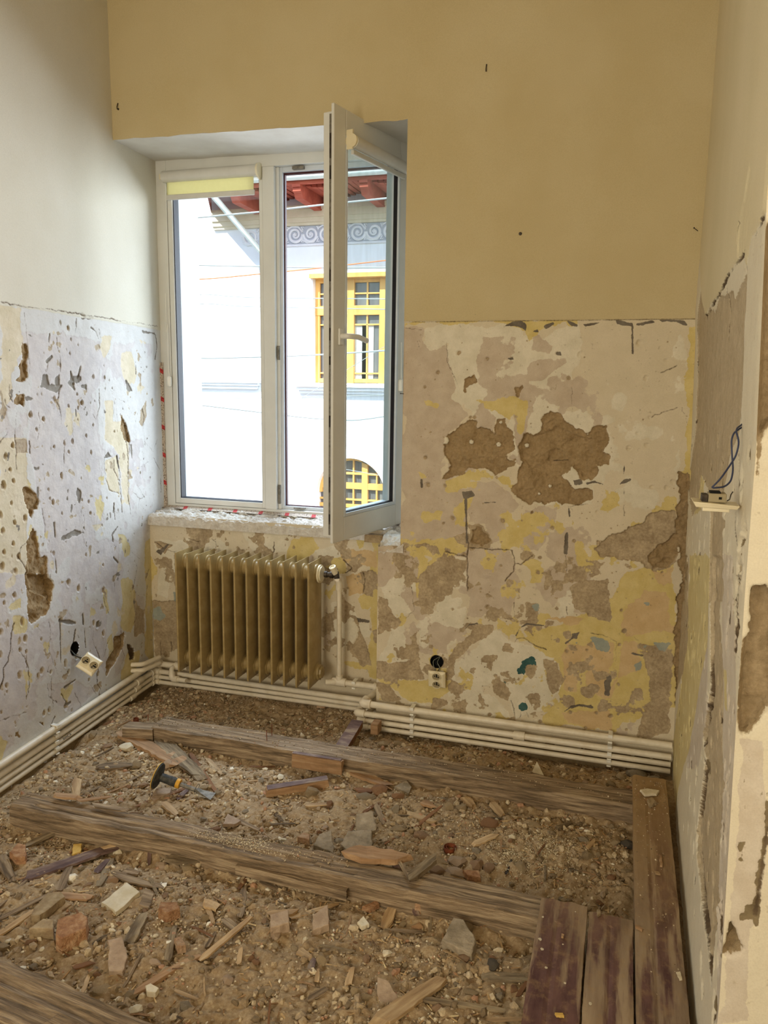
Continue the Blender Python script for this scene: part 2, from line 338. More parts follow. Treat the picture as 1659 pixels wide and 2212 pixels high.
def wallmat(name, base1, base2, colors, up1, up2):
    m, nt, b = newmat(name); L = nt.links.new
    tc = N(nt, 'ShaderNodeTexCoord')
    def noise(sc, det=6.0, ro=0.6, st=None):
        n = N(nt, 'ShaderNodeTexNoise'); n.inputs['Scale'].default_value = sc; n.inputs['Detail'].default_value = det; n.inputs['Roughness'].default_value = ro
        if st: mp = N(nt, 'ShaderNodeMapping'); mp.inputs['Scale'].default_value = st; L(tc.outputs['Object'], mp.inputs[0]); L(mp.outputs[0], n.inputs['Vector'])
        else: L(tc.outputs['Object'], n.inputs['Vector'])
        return n.outputs['Fac']
    def ramp(f, c1, c2, a=0.35, bq=0.65):
        r = N(nt, 'ShaderNodeValToRGB'); e = r.color_ramp.elements; e[0].position = a; e[0].color = c1; e[1].position = bq; e[1].color = c2; L(f, r.inputs[0]); return r.outputs[0]
    def mix(f, a, c, mode='MIX'):
        x = N(nt, 'ShaderNodeMix', data_type='RGBA', blend_type=mode)
        if isinstance(f, float): x.inputs[0].default_value = f
        else: L(f, x.inputs[0])
        for i, q in ((6, a), (7, c)):
            if isinstance(q, tuple): x.inputs[i].default_value = q
            else: L(q, x.inputs[i])
        return x.outputs[2]
    big = noise(2.2, 3); mid = noise(16, 6, 0.65); fine = noise(90, 5, 0.7); speck = noise(300, 2, 0.5)
    at = []
    for i in range(3):
        a = N(nt, 'ShaderNodeAttribute', attribute_name='L%d' % i); sp = N(nt, 'ShaderNodeSeparateColor'); L(a.outputs['Color'], sp.inputs[0])
        at += [sp.outputs[0], sp.outputs[1], sp.outputs[2], a.outputs['Alpha']]
    hf = N(nt, 'ShaderNodeMath', operation='MULTIPLY_ADD'); L(noise(140, 4, 0.7), hf.inputs[0]); hf.inputs[1].default_value = 0.10; hf.inputs[2].default_value = -0.05
    def mask(ch, soft=0.012, w=None):
        s1 = N(nt, 'ShaderNodeMath', operation='ADD'); L(at[CH.index(ch)], s1.inputs[0]); L(hf.outputs[0], s1.inputs[1])
        r = N(nt, 'ShaderNodeMapRange'); r.inputs['From Min'].default_value = 0.5-soft; r.inputs['From Max'].default_value = 0.5+soft; L(s1.outputs[0], r.inputs[0])
        return r.outputs[0]
    c = mix(0.5, ramp(big, base1, base2), ramp(mid, base1, base2))
    for ch in ('white', 'mauve', 'yellow', 'ochre', 'teal', 'tan', 'blue', 'grey', 'mud', 'soil', 'upper', 'dark'):
        if ch == 'upper': q = mix(0.35, ramp(big, up1, up2), ramp(noise(3.0, 3, 0.5, (1, 1, 0.35)), up1, up2))
        else:
            c1, c2 = colors[ch]; f = fine if ch in ('tan', 'mud', 'soil') else mid
            q = ramp(f, c1, c2, 0.38, 0.62)
            if ch in ('tan', 'mud', 'soil'): q = mix(0.5, q, ramp(mid, c1, c2, 0.38, 0.62))
        c = mix(mask(ch, 0.03 if ch in ('dark',) else 0.012), c, q)
    # dirt specks and fine streaks
    dk = N(nt, 'ShaderNodeMapRange'); dk.inputs['From Min'].default_value = 0.66; dk.inputs['From Max'].default_value = 0.72; L(noise(55, 3, 0.6), dk.inputs[0])
    lo = N(nt, 'ShaderNodeMath', operation='SUBTRACT'); lo.inputs[0].default_value = 1.0; L(mask('upper'), lo.inputs[1])
    dm = N(nt, 'ShaderNodeMath', operation='MULTIPLY'); L(dk.outputs[0], dm.inputs[0]); L(lo.outputs[0], dm.inputs[1])
    dm2 = N(nt, 'ShaderNodeMath', operation='MULTIPLY'); L(dm.outputs[0], dm2.inputs[0]); dm2.inputs[1].default_value = 0.35
    c = mix(dm2.outputs[0], c, colors['tan'][0])
    c = mix(0.5, c, mix(0.28, c, ramp(speck, (0.55, 0.5, 0.42, 1), (1, 1, 1, 1), 0.3, 0.6), 'MULTIPLY'))
    L(c, b.inputs['Base Color']); b.inputs['Roughness'].default_value = 0.9; b.inputs['Specular IOR Level'].default_value = 0.15
    bu = N(nt, 'ShaderNodeBump'); bu.inputs['Distance'].default_value = 0.006; bu.inputs['Strength'].default_value = 0.22
    bs = N(nt, 'ShaderNodeMath', operation='MULTIPLY_ADD'); L(mask('mud'), bs.inputs[0]); bs.inputs[1].default_value = 0.6; bs.inputs[2].default_value = 0.10
    bs2 = N(nt, 'ShaderNodeMath', operation='MULTIPLY_ADD'); L(lo.outputs[0], bs2.inputs[0]); bs2.inputs[1].default_value = 0.14; L(bs.outputs[0], bs2.inputs[2])
    L(bs2.outputs[0], bu.inputs['Strength']); L(fine, bu.inputs['Height']); L(bu.outputs[0], b.inputs['Normal'])
    return m
LAY = {'yellow': (rgb(206, 184, 118), rgb(216, 196, 136)), 'mauve': (rgb(192, 174, 152), rgb(204, 188, 166)), 'mud': (rgb(148, 124, 88), rgb(180, 154, 116)),
       'grey': (rgb(104, 94, 82), rgb(130, 120, 106)), 'white': (rgb(214, 204, 180), rgb(226, 216, 194)), 'ochre': (rgb(202, 172, 126), rgb(212, 184, 140)),
       'teal': (rgb(54, 86, 84), rgb(76, 108, 102)), 'dark': (rgb(88, 72, 54), rgb(116, 98, 76)), 'tan': (rgb(148, 128, 100), rgb(196, 176, 144)),
       'soil': (rgb(128, 108, 76), rgb(154, 132, 98)), 'blue': (rgb(150, 156, 146), rgb(168, 170, 156))}
UP1, UP2 = rgb(212, 196, 158), rgb(220, 206, 172)
M['wall_back'] = wallmat('peeling_plaster', rgb(208, 194, 166), rgb(220, 206, 180), LAY, rgb(196, 178, 136), rgb(204, 188, 150))
LAYL = dict(LAY); LAYL['grey'] = (rgb(128, 120, 110), rgb(150, 144, 134)); LAYL['mauve'] = (rgb(200, 194, 192), rgb(212, 206, 202)); LAYL['yellow'] = (rgb(208, 192, 142), rgb(220, 206, 162)); LAYL['ochre'] = (rgb(210, 198, 170), rgb(220, 208, 184)); LAYL['tan'] = (rgb(168, 150, 126), rgb(196, 182, 158))
M['wall_left'] = wallmat('peeling_pale_plaster', rgb(206, 204, 200), rgb(218, 216, 212), LAYL, rgb(212, 206, 188), rgb(220, 215, 200))
LAYR = dict(LAY); LAYR['tan'] = (rgb(176, 158, 128), rgb(202, 184, 154)); LAYR['mud'] = (rgb(150, 130, 98), rgb(182, 160, 126)); LAYR['yellow'] = (rgb(214, 196, 142), rgb(222, 206, 156)); LAYR['mauve'] = (rgb(206, 192, 172), rgb(216, 204, 186)); LAYR['grey'] = (rgb(128, 112, 86), rgb(146, 130, 100))
M['wall_right'] = wallmat('stripped_plaster', rgb(222, 210, 184), rgb(230, 220, 196), LAYR, rgb(218, 204, 166), rgb(226, 212, 178))
def lin(a, b, st): return list(np.linspace(a, b, max(2, int(round((b-a)/st))+1)))
def join(*L):
    o = list(L[0])
    for l in L[1:]: o += l[1:]
    return o
RAIL = 1.772
# crops of the photograph used as tracing frames -> wall coordinates
def frame(x0, y0, sc, hit, ia, ib):
    def f(pts): 
        out = []
        for x, y in pts: p = hit(x0+x/sc, y0+y/sc); out.append((p[ia], p[ib]))
        return out
    return f
B6 = frame(860, 670, 2.592, lambda x, y: hY(x, y, D), 0, 2)
B7 = frame(800, 1150, 2.37, lambda x, y: hY(x, y, D), 0, 2)
# ---- back wall, main plane
wb = Wall(join(lin(-2.36, -1.035, 0.03), lin(-1.035, -0.93, 0.0035), lin(-0.93, 0.32, 0.0033)), join(lin(-0.2, RAIL+0.03, 0.0033), lin(RAIL+0.03, 2.60, 0.03), lin(2.60, 3.6, 0.03)))
wb.poly('upper', [(-3, RAIL), (-0.5, RAIL+0.002), (0.5, RAIL-0.002), (0.5, 4), (-3, 4)], 0.12)
P6 = lambda k, *L, **kw: [wb.poly(k, B6(l), **kw) for l in L]
P7 = lambda k, *L, **kw: [wb.poly(k, B7(l), **kw) for l in L]
P6('white', [(145,100),(170,80),(600,75),(700,120),(730,200),(1000,80),(1020,180),(975,440),(900,500),(780,510),(640,480),(560,520),(400,580),(310,490),(340,430),(280,310),(270,190),(180,245),(140,190)],
   [(720,530),(830,515),(900,545),(1030,560),(1150,640),(1220,720),(1215,880),(1100,990),(1080,1090),(860,1090),(700,1060),(600,660),(640,620),(720,700)])
P7('white', [(60,270),(140,210),(230,260),(230,400),(180,440),(200,700),(120,740),(50,650),(100,500),(130,450),(75,380)],
   [(430,680),(640,500),(740,560),(900,600),(960,680),(980,780),(940,880),(870,920),(740,960),(720,870),(640,760),(560,800),(480,740)], [(250,440),(400,420),(490,380),(480,500),(400,600),(250,600)], [(400,820),(520,810),(640,850),(740,960),(860,950),(860,985),(500,930)])
P6('mauve', [(25,90),(150,90),(140,190),(180,245),(270,190),(280,310),(340,430),(310,490),(400,580),(330,660),(265,720),(240,950),(280,990),(400,1010),(380,1374),(20,1374)],
   [(720,390),(730,300),(780,265),(930,290),(890,340),(800,385)], [(760,140),(860,200),(850,240),(740,230)], [(470,520),(560,600),(520,680),(440,670),(420,580)], [(650,490),(720,440),(750,500),(690,830),(670,700)],
   [(410,960),(540,950),(620,1000),(690,1090),(600,1200),(590,1270),(510,1290),(480,1200),(395,1190),(390,1030)], [(700,1120),(890,1105),(890,1190),(840,1230),(780,1330),(700,1330),(665,1260),(670,1190)], [(820,490),(900,440),(970,440),(970,550),(900,530),(890,460)])
P7('mauve', [(30,60),(200,50),(300,90),(250,150),(240,240),(140,210),(60,270),(30,270)], [(500,90),(700,90),(740,160),(730,440),(500,430)])
P6('yellow', [(270,960),(400,890),(490,890),(540,930),(640,905),(645,990),(600,1000),(540,950),(410,960),(380,990),(280,1010)], [(410,495),(600,490),(665,495),(620,600),(570,590),(520,575),(460,530)],
   [(600,60),(860,60),(780,110),(730,195),(700,90)], [(680,510),(710,520),(710,600),(690,680),(670,600)], [(140,500),(240,530),(230,560),(150,540)], [(130,1140),(250,1130),(250,1190),(140,1185)], [(110,905),(190,940),(130,940)],
   [(310,1130),(400,1040),(370,1180),(320,1200)], [(90,1300),(260,1280),(380,1250),(380,1320),(300,1380),(120,1380)], [(1630,100),(1680,100),(1680,1374),(1575,1374),(1590,1000)], [(35,95),(35,60),(1000,50),(1000,66),(120,75)])
P7('yellow', [(250,60),(490,0),(490,70),(370,140),(320,180),(260,200),(230,400),(240,240),(320,140),(300,80)], [(40,745),(240,755),(520,760),(520,810),(430,810),(330,870),(250,865),(200,865),(120,810)],
   [(880,480),(1000,460),(1230,330),(1290,200),(1560,160),(1580,900),(1380,920),(1300,960),(1250,1010),(960,1000),(870,970),(960,860),(985,760),(950,640),(880,600),(780,540)], [(770,500),(830,480),(900,520),(960,560),(930,590),(800,530)])
P7('ochre', [(1000,560),(1250,560),(1260,650),(1200,850),(1120,780),(1090,640),(1060,700),(1040,800),(1000,800),(990,640)], [(1280,540),(1380,560),(1400,700),(1280,760),(1220,850),(1260,650)], [(980,920),(1230,900),(1230,1010),(1000,990)],
   [(1290,430),(1330,370),(1400,340),(1400,290),(1520,300),(1550,500),(1300,540)], [(880,440),(940,420),(1100,440),(1060,470),(960,470)], [(1450,200),(1560,170),(1560,280),(1460,280)])
P7('mauve', [(1090,540),(1230,550),(1230,620),(1120,600)], [(1300,430),(1360,360),(1400,400),(1390,470),(1300,520)], [(1300,240),(1360,230),(1370,300),(1310,330)])
P7('blue', [(1130,540),(1220,550),(1220,610),(1150,600)], [(1340,670),(1400,640),(1390,700),(1350,720)], [(1450,560),(1530,570),(1480,610)], [(1020,560),(1080,550),(1060,590)], [(1400,360),(1440,350),(1430,390)], [(830,375),(860,370),(850,395)], [(1370,570),(1420,575),(1400,610)])
P7('tan', [(300,180),(400,140),(490,150),(460,220),(410,310),(300,370),(250,340),(260,240)], [(40,320),(80,340),(130,450),(60,530),(30,530)], [(200,520),(245,500),(240,600),(210,580)], [(35,670),(240,660),(290,760),(120,750),(35,740)], [(395,640),(540,480),(620,490),(440,650),(440,740),(390,760)],
   [(590,640),(635,640),(620,710),(595,690)], [(620,760),(660,730),(710,800),(700,860),(640,820)], [(330,850),(400,850),(400,890),(320,900)], [(410,870),(490,850),(490,920),(430,920)], [(900,660),(960,670),(985,760),(930,860),(900,740)], [(800,690),(845,700),(830,760),(790,730)],
   [(1090,800),(1155,790),(1130,840),(1090,830)], [(1390,620),(1540,600),(1540,1040),(1370,1040),(1420,900),(1420,720)], [(400,20),(490,0),(600,0),(600,60),(520,80)], [(830,200),(930,190),(935,240),(900,290),(880,230)], [(1040,270),(1230,220),(1230,470),(1140,440),(1040,390)], [(800,360),(860,370),(840,430),(800,430)], [(35,780),(100,780),(160,860),(60,870)])
P6('tan', [(395,1200),(480,1200),(510,1290),(490,1330),(400,1300)])
P7('tan', [(1145,90),(1160,40),(1280,5),(1400,-60),(1430,-90),(1555,-100),(1590,120),(1540,180),(1480,210),(1400,170),(1300,160),(1170,140)], depth=-0.008)
P7('mud', [(1420,130),(1480,70),(1560,20),(1590,110),(1520,190),(1450,190)], [(1580,-300),(1640,-300),(1640,1100),(1560,1060),(1572,200)])
P6('mud', [(265,720),(275,690),(330,660),(390,610),(430,620),(440,670),(490,665),(545,690),(550,605),(600,610),(600,670),(630,690),(640,770),(605,815),(625,835),(665,850),(650,890),(580,915),(545,930),(490,890),(400,890),(370,920),(240,950),(270,910),(280,830),(262,790)],
   [(790,640),(810,580),(850,557),(915,570),(935,620),(975,650),(985,690),(1025,672),(1060,700),(1110,665),(1160,655),(1198,690),(1190,750),(1150,800),(1185,820),(1180,860),(1110,870),(1120,900),(1075,940),(1030,940),(975,880),(920,930),(960,990),(985,1020),(1085,1010),(1085,1055),(1010,1090),(930,1085),(760,1065),(730,1090),(640,1040),(620,1000),(655,960),(650,890),(695,850),(690,760),(720,690),(780,660)],
   [(345,420),(360,370),(430,355),(440,400),(405,440),(375,475),(345,450)], [(410,1230),(470,1210),(500,1280),(470,1310),(410,1290)], [(725,1140),(750,1115),(765,1130),(740,1150)], [(650,435),(690,435),(670,475)], cut=('white', 'mauve', 'yellow'))
for l in ([(705,700),(880,650),(960,700),(1080,720),(1080,820),(1040,930),(980,870),(900,930),(760,910),(700,830)], [(830,790),(880,765),(940,790),(960,840),(830,850)]): wb.poly('mud', B6(l), 0.8, -0.007)
wb.crack(B6([(870,845),(950,840)]), 0.003)
for x, y, r in ((410,738,14),(563,752,14),(720,758,13),(850,985,10),(790,1028,8),(262,730,22),(575,628,9)): u, v = B6([(x, y)])[0]; wb.disc('white', u, v, r/2.592/520); wb.c['mud'][:] = np.where(np.hypot(wb.U-u, wb.V-v) < r/2.592/520, -0.01, wb.c['mud'])
P7('teal', [(757,720),(790,670),(825,650),(830,680),(800,700),(790,735)], [(765,890),(795,865),(820,890),(815,920),(770,915)], [(522,795),(550,775),(545,800)], [(670,745),(700,760),(690,785)])
P6('grey', [(600,90),(640,70),(690,66),(715,85),(715,125),(700,95),(650,80)], [(820,90),(865,75),(830,100)], [(945,60),(1000,85),(975,78)], [(1040,80),(1130,66),(1130,75),(1050,90)], [(1225,58),(1310,75),(1310,88),(1230,72)], [(1340,80),(1420,58),(1440,68),(1360,82)], [(1465,45),(1600,62),(1620,90),(1560,66),(1470,58)],
   [(150,72),(200,70),(196,80),(155,84)], [(760,120),(780,108),(782,120)], [(1230,970),(1265,945),(1305,945),(1305,955),(1240,985)], [(985,955),(1025,950),(1025,970),(990,975)], [(360,1020),(410,1015),(420,1035),(370,1050)], [(620,270),(640,258),(650,275),(630,278)], [(885,240),(905,235),(910,250),(890,250)], rough=0.4)
for l, wd in (([(378,1065),(386,1300)],.004),([(955,1110),(960,1155)],.004),([(945,1250),(938,1360)],.006),([(1268,870),(1262,920)],.003),([(1265,1000),(1262,1070)],.003),([(1060,970),(1100,962),(1145,975)],.003),([(1312,90),(1313,240)],.0018),([(130,950),(133,990)],.004),([(485,1078),(545,1076)],.0035),([(105,170),(115,205)],.0015)): wb.line('grey', B6(l), wd)
for l, wd in (([(745,530),(765,490),(800,470),(890,478)],.004),([(480,500),(505,475),(545,468)],.003),([(1030,893),(1070,883),(1135,895)],.006),([(1000,10),(1003,110)],.004),([(1340,620),(1390,630)],.007),([(1000,570),(1050,530)],.004),([(995,915),(1030,890),(1130,885)],.002)): wb.line('grey', B7(l), wd)
P7('grey', [(1205,740),(1250,675),(1248,740),(1215,825)], [(1040,520),(1065,515),(1060,545),(1042,550)])
for x, y in ((500,273),(637,268),(893,240),(955,380),(1020,250),(153,825),(553,938),(262,985),(405,600),(1115,1130),(1420,990),(1505,995),(1390,755),(1390,380),(1350,187),(1295,772),(985,1295),(255,1193),(585,1180),(865,1220),(430,600),(660,597),(170,980),(305,1165),(520,850),(222,350),(150,430),(340,240),(1500,280),(1410,600),(1540,960),(360,850),(1340,690)): u, v = B6([(x, y)])[0]; wb.pock(u, v, rnd.uniform(0.008, 0.013), rnd.uniform(0.004, 0.007), tone=None if x > 1000 else 'tan')
for x, y in ((605,140),(565,290),(683,288),(480,115),(1035,255),(1045,45),(860,205),(1285,400),(1120,425),(1300,510),(1275,575),(1110,605),(1005,610),(1270,780),(1025,920),(1155,925),(1270,930),(1230,940),(420,395),(600,385),(755,460),(610,935),(470,910),(1495,205),(1330,180),(1450,640),(670,170),(380,205),(285,330),(870,130),(640,735),(835,860),(1310,1010),(1100,1000),(145,850),(870,970)): u, v = B7([(x, y)])[0]; wb.pock(u, v, rnd.uniform(0.007, 0.013), rnd.uniform(0.004, 0.008))
for l in ([(725,95),(740,160),(735,200),(690,250)], [(740,160),(770,165),(830,120)], [(500,0),(497,300)], [(735,360),(735,440),(640,445)], [(1255,660),(1260,560),(1190,525),(1130,515)], [(1000,120),(1003,200)], [(380,100),(490,125)], [(740,560),(750,545),(790,542),(830,570),(900,600)], [(210,280),(225,400),(180,440)], [(720,860),(735,900),(740,950)], [(800,920),(810,945)], [(770,920),(765,950)], [(1005,380),(1010,420)]): wb.crack(B7(l))
for l in ([(270,180),(275,290),(300,340),(340,430)], [(40,100),(130,110)], [(1420,600),(1480,570),(1560,545)], [(1590,545),(1620,640)], [(1560,310),(1470,350)], [(970,430),(975,570)], [(1265,1090),(1265,1150)], [(950,1100),(1060,1085)], [(640,1345),(540,1340),(400,1330)]): wb.crack(B6(l), 0.0011)
for i in range(240): wb.pock(rnd.uniform(-1.03, 0.26), rnd.uniform(0.06, 1.7), rnd.uniform(0.002, 0.005), rnd.uniform(0.002, 0.004))
wb.poly('dark', [(-0.93, RAIL+0.001), (0.3, RAIL+0.001), (0.3, RAIL-0.001), (-0.93, RAIL-0.001)], 0.06, -0.001)
wb.poly('soil', [(-1.1, -0.3), (0.4, -0.3), (0.4, -0.045), (-0.3, -0.055), (-1.1, -0.075)], 1.6, 0.004)
wb.field('mauve', 0.16, 0.20, 2, [(-0.93, 0.3), (-0.1, 0.3), (-0.1, 1.72), (-0.93, 1.72)], 0.02)
wb.field('white', 0.13, 0.24, 4, [(-0.93, 0.05), (0.22, 0.05), (0.22, 1.72), (-0.93, 1.72)], 0.02)
wb.field('tan', 0.07, 0.27, 5, [(-1.02, 0.03), (0.22, 0.03), (0.22, 0.80), (-1.02, 0.80)], 0.02)
wb.field('yellow', 0.10, 0.30, 6, [(-1.02, 0.03), (0.22, 0.03), (0.22, 1.1), (-1.02, 1.1)], 0.02)
wb.field('mauve', 0.08, 0.22, 7, [(-0.25, 0.03), (0.22, 0.03), (0.22, 0.70), (-0.25, 0.70)], 0.02)
SH = B7([(340, 662)])[0]; wb.disc('dark', SH[0], SH[1], 0.0315)
wb.poly('yellow', [(-0.89, 2.3), (-0.89, 2.3)], 0)
for x, y, x2, y2 in ((1052, 162, 1066, 205), (251, 245, 262, 280)): 
    a = hY(x, y, D); b = hY(x2, y2, D); wb.poly('ochre', [(a[0], a[2]), (b[0], a[2]), (b[0], b[2]), (a[0], b[2])], 0.1)
ZL = lambda u: 2.612-0.017*(u+2.36)+0.006*fbm(u, 0*u, .06, 2, 4)
def hole_b(U, V):
    return ((U < -0.93) & (V > 0.785+0.012*vn(U, U*0, 0.03, 2)) & (V < 2.60)) | ((U < -1.035) & (V <= 0.86)) | (np.hypot(U-SH[0], V-SH[1]) < 0.030)
tag(wb.build('wall_back', lambda U, V: (U, D+0*U, np.where((U < -0.925) & (V > 2.595), V+(ZL(U)-2.60)*np.clip(1-(V-2.6)/0.3, 0, 1), V)), (0, -1, 0), hole_b, M['wall_back']), 'back wall with peeling yellow and cream paint layers and bare mud patches', 'wall', kind='structure')
# ---- niche wall behind the radiator
N3 = frame(280, 1150, 2.86, lambda x, y: hY(x, y, NICHE), 0, 2)
wn = Wall(lin(-2.40, -1.02, 0.0038), lin(-0.2, 0.815, 0.0038))
Q3 = lambda k, *L, **kw: [wn.poly(k, N3(l), **kw) for l in L]
Q3('yellow', [(100,130),(160,240),(130,300),(125,780),(95,780)], [(1000,60),(1130,20),(1170,100),(1080,170),(980,180)], [(1210,380),(1290,260),(1300,330),(1230,430)], [(1380,400),(1510,370),(1520,450),(1440,470)], [(1510,60),(1540,60),(1530,920),(1480,900)], [(1300,790),(1520,820),(1500,850),(1330,830)], [(1180,160),(1310,160),(1330,250),(1240,280)], [(1480,740),(1520,760),(1500,800)], [(1200,300),(1260,300),(1200,420)], [(1380,30),(1450,40),(1420,100)])
Q3('white', [(150,60),(420,40),(600,60),(640,120),(500,110),(300,140),(230,420),(170,380),(200,200)], [(1130,110),(1290,90),(1330,180),(1260,260),(1190,200)], [(1230,430),(1380,440),(1420,560),(1360,720),(1250,700)], [(700,0),(1000,0),(960,110),(760,120)], [(1500,180),(1659,180),(1659,540),(1560,520),(1600,300)], [(1400,560),(1480,560),(1500,640),(1420,660)])
Q3('ochre', [(1300,110),(1520,120),(1510,200),(1380,180),(1320,160)], [(1330,270),(1440,260),(1440,380),(1350,400)], [(20,460),(60,470),(50,620),(20,600)])
Q3('mauve', [(20,130),(95,120),(95,560),(20,520)], [(1200,420),(1230,440),(1240,700),(1200,700)], [(1100,120),(1190,200),(1180,280),(1100,240)])
Q3('tan', [(130,430),(300,420),(300,700),(160,760),(130,600)], [(150,60),(260,80),(210,130)], [(360,60),(420,50),(420,120),(370,110)], [(1330,500),(1400,520),(1480,800),(1440,830),(1360,740),(1420,640),(1400,560)], [(1200,490),(1260,490),(1230,620),(1200,600)], [(640,80),(660,60),(640,120)], [(1440,260),(1490,260),(1490,380),(1450,380)], [(500,110),(545,100),(520,130)], depth=-0.004)
Q3('blue', [(130,480),(180,460),(210,520),(150,540)], [(260,370),(300,360),(300,430),(270,430)])
Q3('brown' if 0 else 'grey', [(1400,530),(1480,545),(1480,562),(1410,555)], [(165,120),(240,70),(190,140)], rough=0.5)
wn.field('tan', 0.09, 0.16, 3, [(-2.34, 0.0), (-1.06, 0.0), (-1.06, 0.78), (-2.34, 0.78)])
for l in ([(150,60),(200,100),(300,130)], [(505,40),(530,60),(530,100)], [(890,60),(890,120),(870,140)], [(1320,170),(1370,220),(1340,250),(1330,250)], [(1440,250),(1450,300),(1440,380)], [(185,680),(190,760)], [(250,680),(255,740)], [(360,40),(420,60)], [(20,100),(60,170)]): wn.crack(N3(l))
for i in range(60): wn.pock(rnd.uniform(-2.34, -1.05), rnd.uniform(0.02, 0.78), rnd.uniform(0.003, 0.009), rnd.uniform(0.003, 0.006))
wn.poly('soil', [(-2.5, -0.3), (-0.9, -0.3), (-0.9, -0.06), (-2.5, -0.075)], 1.6, 0.004)
tag(wn.build('wall_niche', lambda U, V: (U, NICHE+0*U+0.004, V), (0, -1, 0), None, M['wall_back']), 'recessed peeling wall under the window behind the radiator', 'wall', kind='structure')
# ---- left wall
def hL(x, y): return hP(x, y, (-2.355, 3.3, 0), (1, 0.09, 0))
L4 = frame(0, 640, 3.686, hL, 1, 2); L5 = frame(0, 1240, 4.253, hL, 1, 2)
wl = Wall(join(lin(-5.1, 2.0, 0.05), lin(2.0, 3.75, 0.0042)), join(lin(-0.2, 1.82, 0.0042), lin(1.82, 3.6, 0.03)))
wl.poly('upper', [(-4, 1.782), (2.4, 1.784), (3.0, 1.782), (4, 1.772), (4, 4), (-4, 4)], 0.2)
A4 = lambda k, *L, **kw: [wl.poly(k, L4(l), **kw) for l in L]
A5 = lambda k, *L, **kw: [wl.poly(k, L5(l), **kw) for l in L]
A4('mauve', [(240,300),(800,350),(800,700),(700,780),(820,1500),(760,1900),(400,2212),(330,1700),(230,1200)], [(750,1950),(950,1950),(950,2212),(700,2212)])
A5('mauve', [(0,400),(250,400),(240,1250),(0,1340)], [(430,1000),(700,960),(900,1050),(700,1300),(450,1150)], [(840,300),(980,220),(980,900),(800,700)], [(1040,40),(1110,100),(1110,300),(1030,200)], [(1230,200),(1330,200),(1330,560),(1240,560)])
A4('ochre', [(0,80),(160,100),(190,400),(100,650),(90,800),(0,1000)], [(785,420),(800,310),(870,300),(905,280),(870,420),(825,490)], [(955,430),(1040,440),(1085,600),(1060,690),(1010,680),(950,560)], [(820,820),(905,815),(900,990),(960,980),(1020,1080),(1020,1250),(960,1290),(920,1200),(890,1160),(840,1130),(820,1000)], [(835,1310),(930,1280),(950,1570),(870,1540),(845,1450)], [(955,1300),(1020,1260),(1025,1650),(970,1560)], [(0,1130),(200,1140),(230,1700),(230,2212),(0,2212)], [(720,1810),(800,1820),(770,1910)])
A4('yellow', [(30,1420),(190,1400),(240,1500),(190,1720),(90,1640),(40,1530)], [(760,1600),(830,1640),(800,1780),(760,1740)], [(940,1900),(990,1890),(1030,1960),(1030,2060),(990,2080),(960,2000)], [(1160,1950),(1220,1900),(1250,2212),(1150,2212)], [(140,1250),(210,1240),(200,1270)], [(0,130),(70,120),(60,200),(0,230)])
A5('yellow', [(100,280),(200,200),(190,320),(60,320)], [(130,400),(190,400),(240,450),(230,520),(140,540)], [(940,160),(980,160),(1010,330),(980,380),(950,280)], [(1330,0),(1400,0),(1400,760),(1330,740)], [(1110,60),(1210,60),(1250,380),(1200,520),(1110,480),(1120,250)], [(1090,980),(1170,720),(1290,690),(1280,800),(1190,980)], [(0,1500),(60,1550),(0,1700)], [(560,1060),(690,970),(640,1110),(610,1180),(570,1110)], [(980,600),(1030,540),(1060,760),(1000,780)], [(215,900),(260,910),(240,1160)])
A4('tan', [(130,1160),(200,1150),(210,1240),(140,1240)], [(0,760),(60,900),(20,1000),(0,1000)], [(1105,1000),(1160,830),(1160,930),(1130,1050)])
A5('tan', [(1230,250),(1330,330),(1330,540),(1240,560)], [(590,1040),(690,970),(600,1060)])
A4('mud', [(175,370),(218,360),(235,660),(185,720),(100,700),(100,640),(140,630),(150,520),(175,480)], [(120,770),(190,765),(200,860),(190,905),(115,850)], [(195,1540),(225,1540),(305,1620),(300,1690),(270,1690),(250,1800),(300,1880),(320,2080),(375,2080),(378,2212),(220,2212),(215,1940),(260,1830)], [(955,920),(1000,1000),(1030,1150),(1000,1150),(960,1000)], cut=('mauve', 'ochre', 'yellow'))
A5('mud', [(230,0),(440,0),(495,110),(450,330),(340,420),(290,450),(255,350),(235,150)], [(1030,560),(1130,560),(1130,660),(1040,830),(980,930),(990,780),(1050,700)], [(350,1350),(400,1340),(430,1400),(400,1425),(360,1400)], [(120,1440),(170,1430),(190,1510),(130,1510)], cut=('mauve', 'ochre', 'yellow'))
wl.poly('mud', L5([(290, 20), (450, 10), (490, 110), (440, 230), (300, 150)]), 0.8, -0.02); A5('dark', [(1170,650),(1240,690),(1240,800),(1190,800)], depth=-0.02)
A4('grey', [(330,615),(375,615),(390,720),(490,712),(440,745),(310,735)], [(445,660),(470,630),(470,700),(445,700)], [(540,690),(575,660),(590,740),(560,720)], [(590,655),(640,645),(640,660),(610,675)], [(650,720),(685,705),(680,735)], [(1000,680),(1050,755),(1010,735)], [(830,1280),(860,1240),(890,1275),(830,1290)], [(612,1510),(650,1560),(640,1670),(620,1640)], [(640,1690),(655,1680),(655,1810)], [(550,1880),(600,1845),(690,1885),(500,1940),(480,1970),(510,1905)], [(650,1850),(670,1810),(690,1880)], [(1120,265),(1230,285),(1240,310),(1130,290)], [(130,920),(200,915),(190,950),(140,945)], [(640,150),(740,165),(740,182),(650,172)], [(915,740),(945,735),(940,752)], [(265,1360),(310,1355),(310,1385),(270,1382)], [(195,800),(280,800),(270,830),(200,830)], rough=0.8, depth=-0.004)
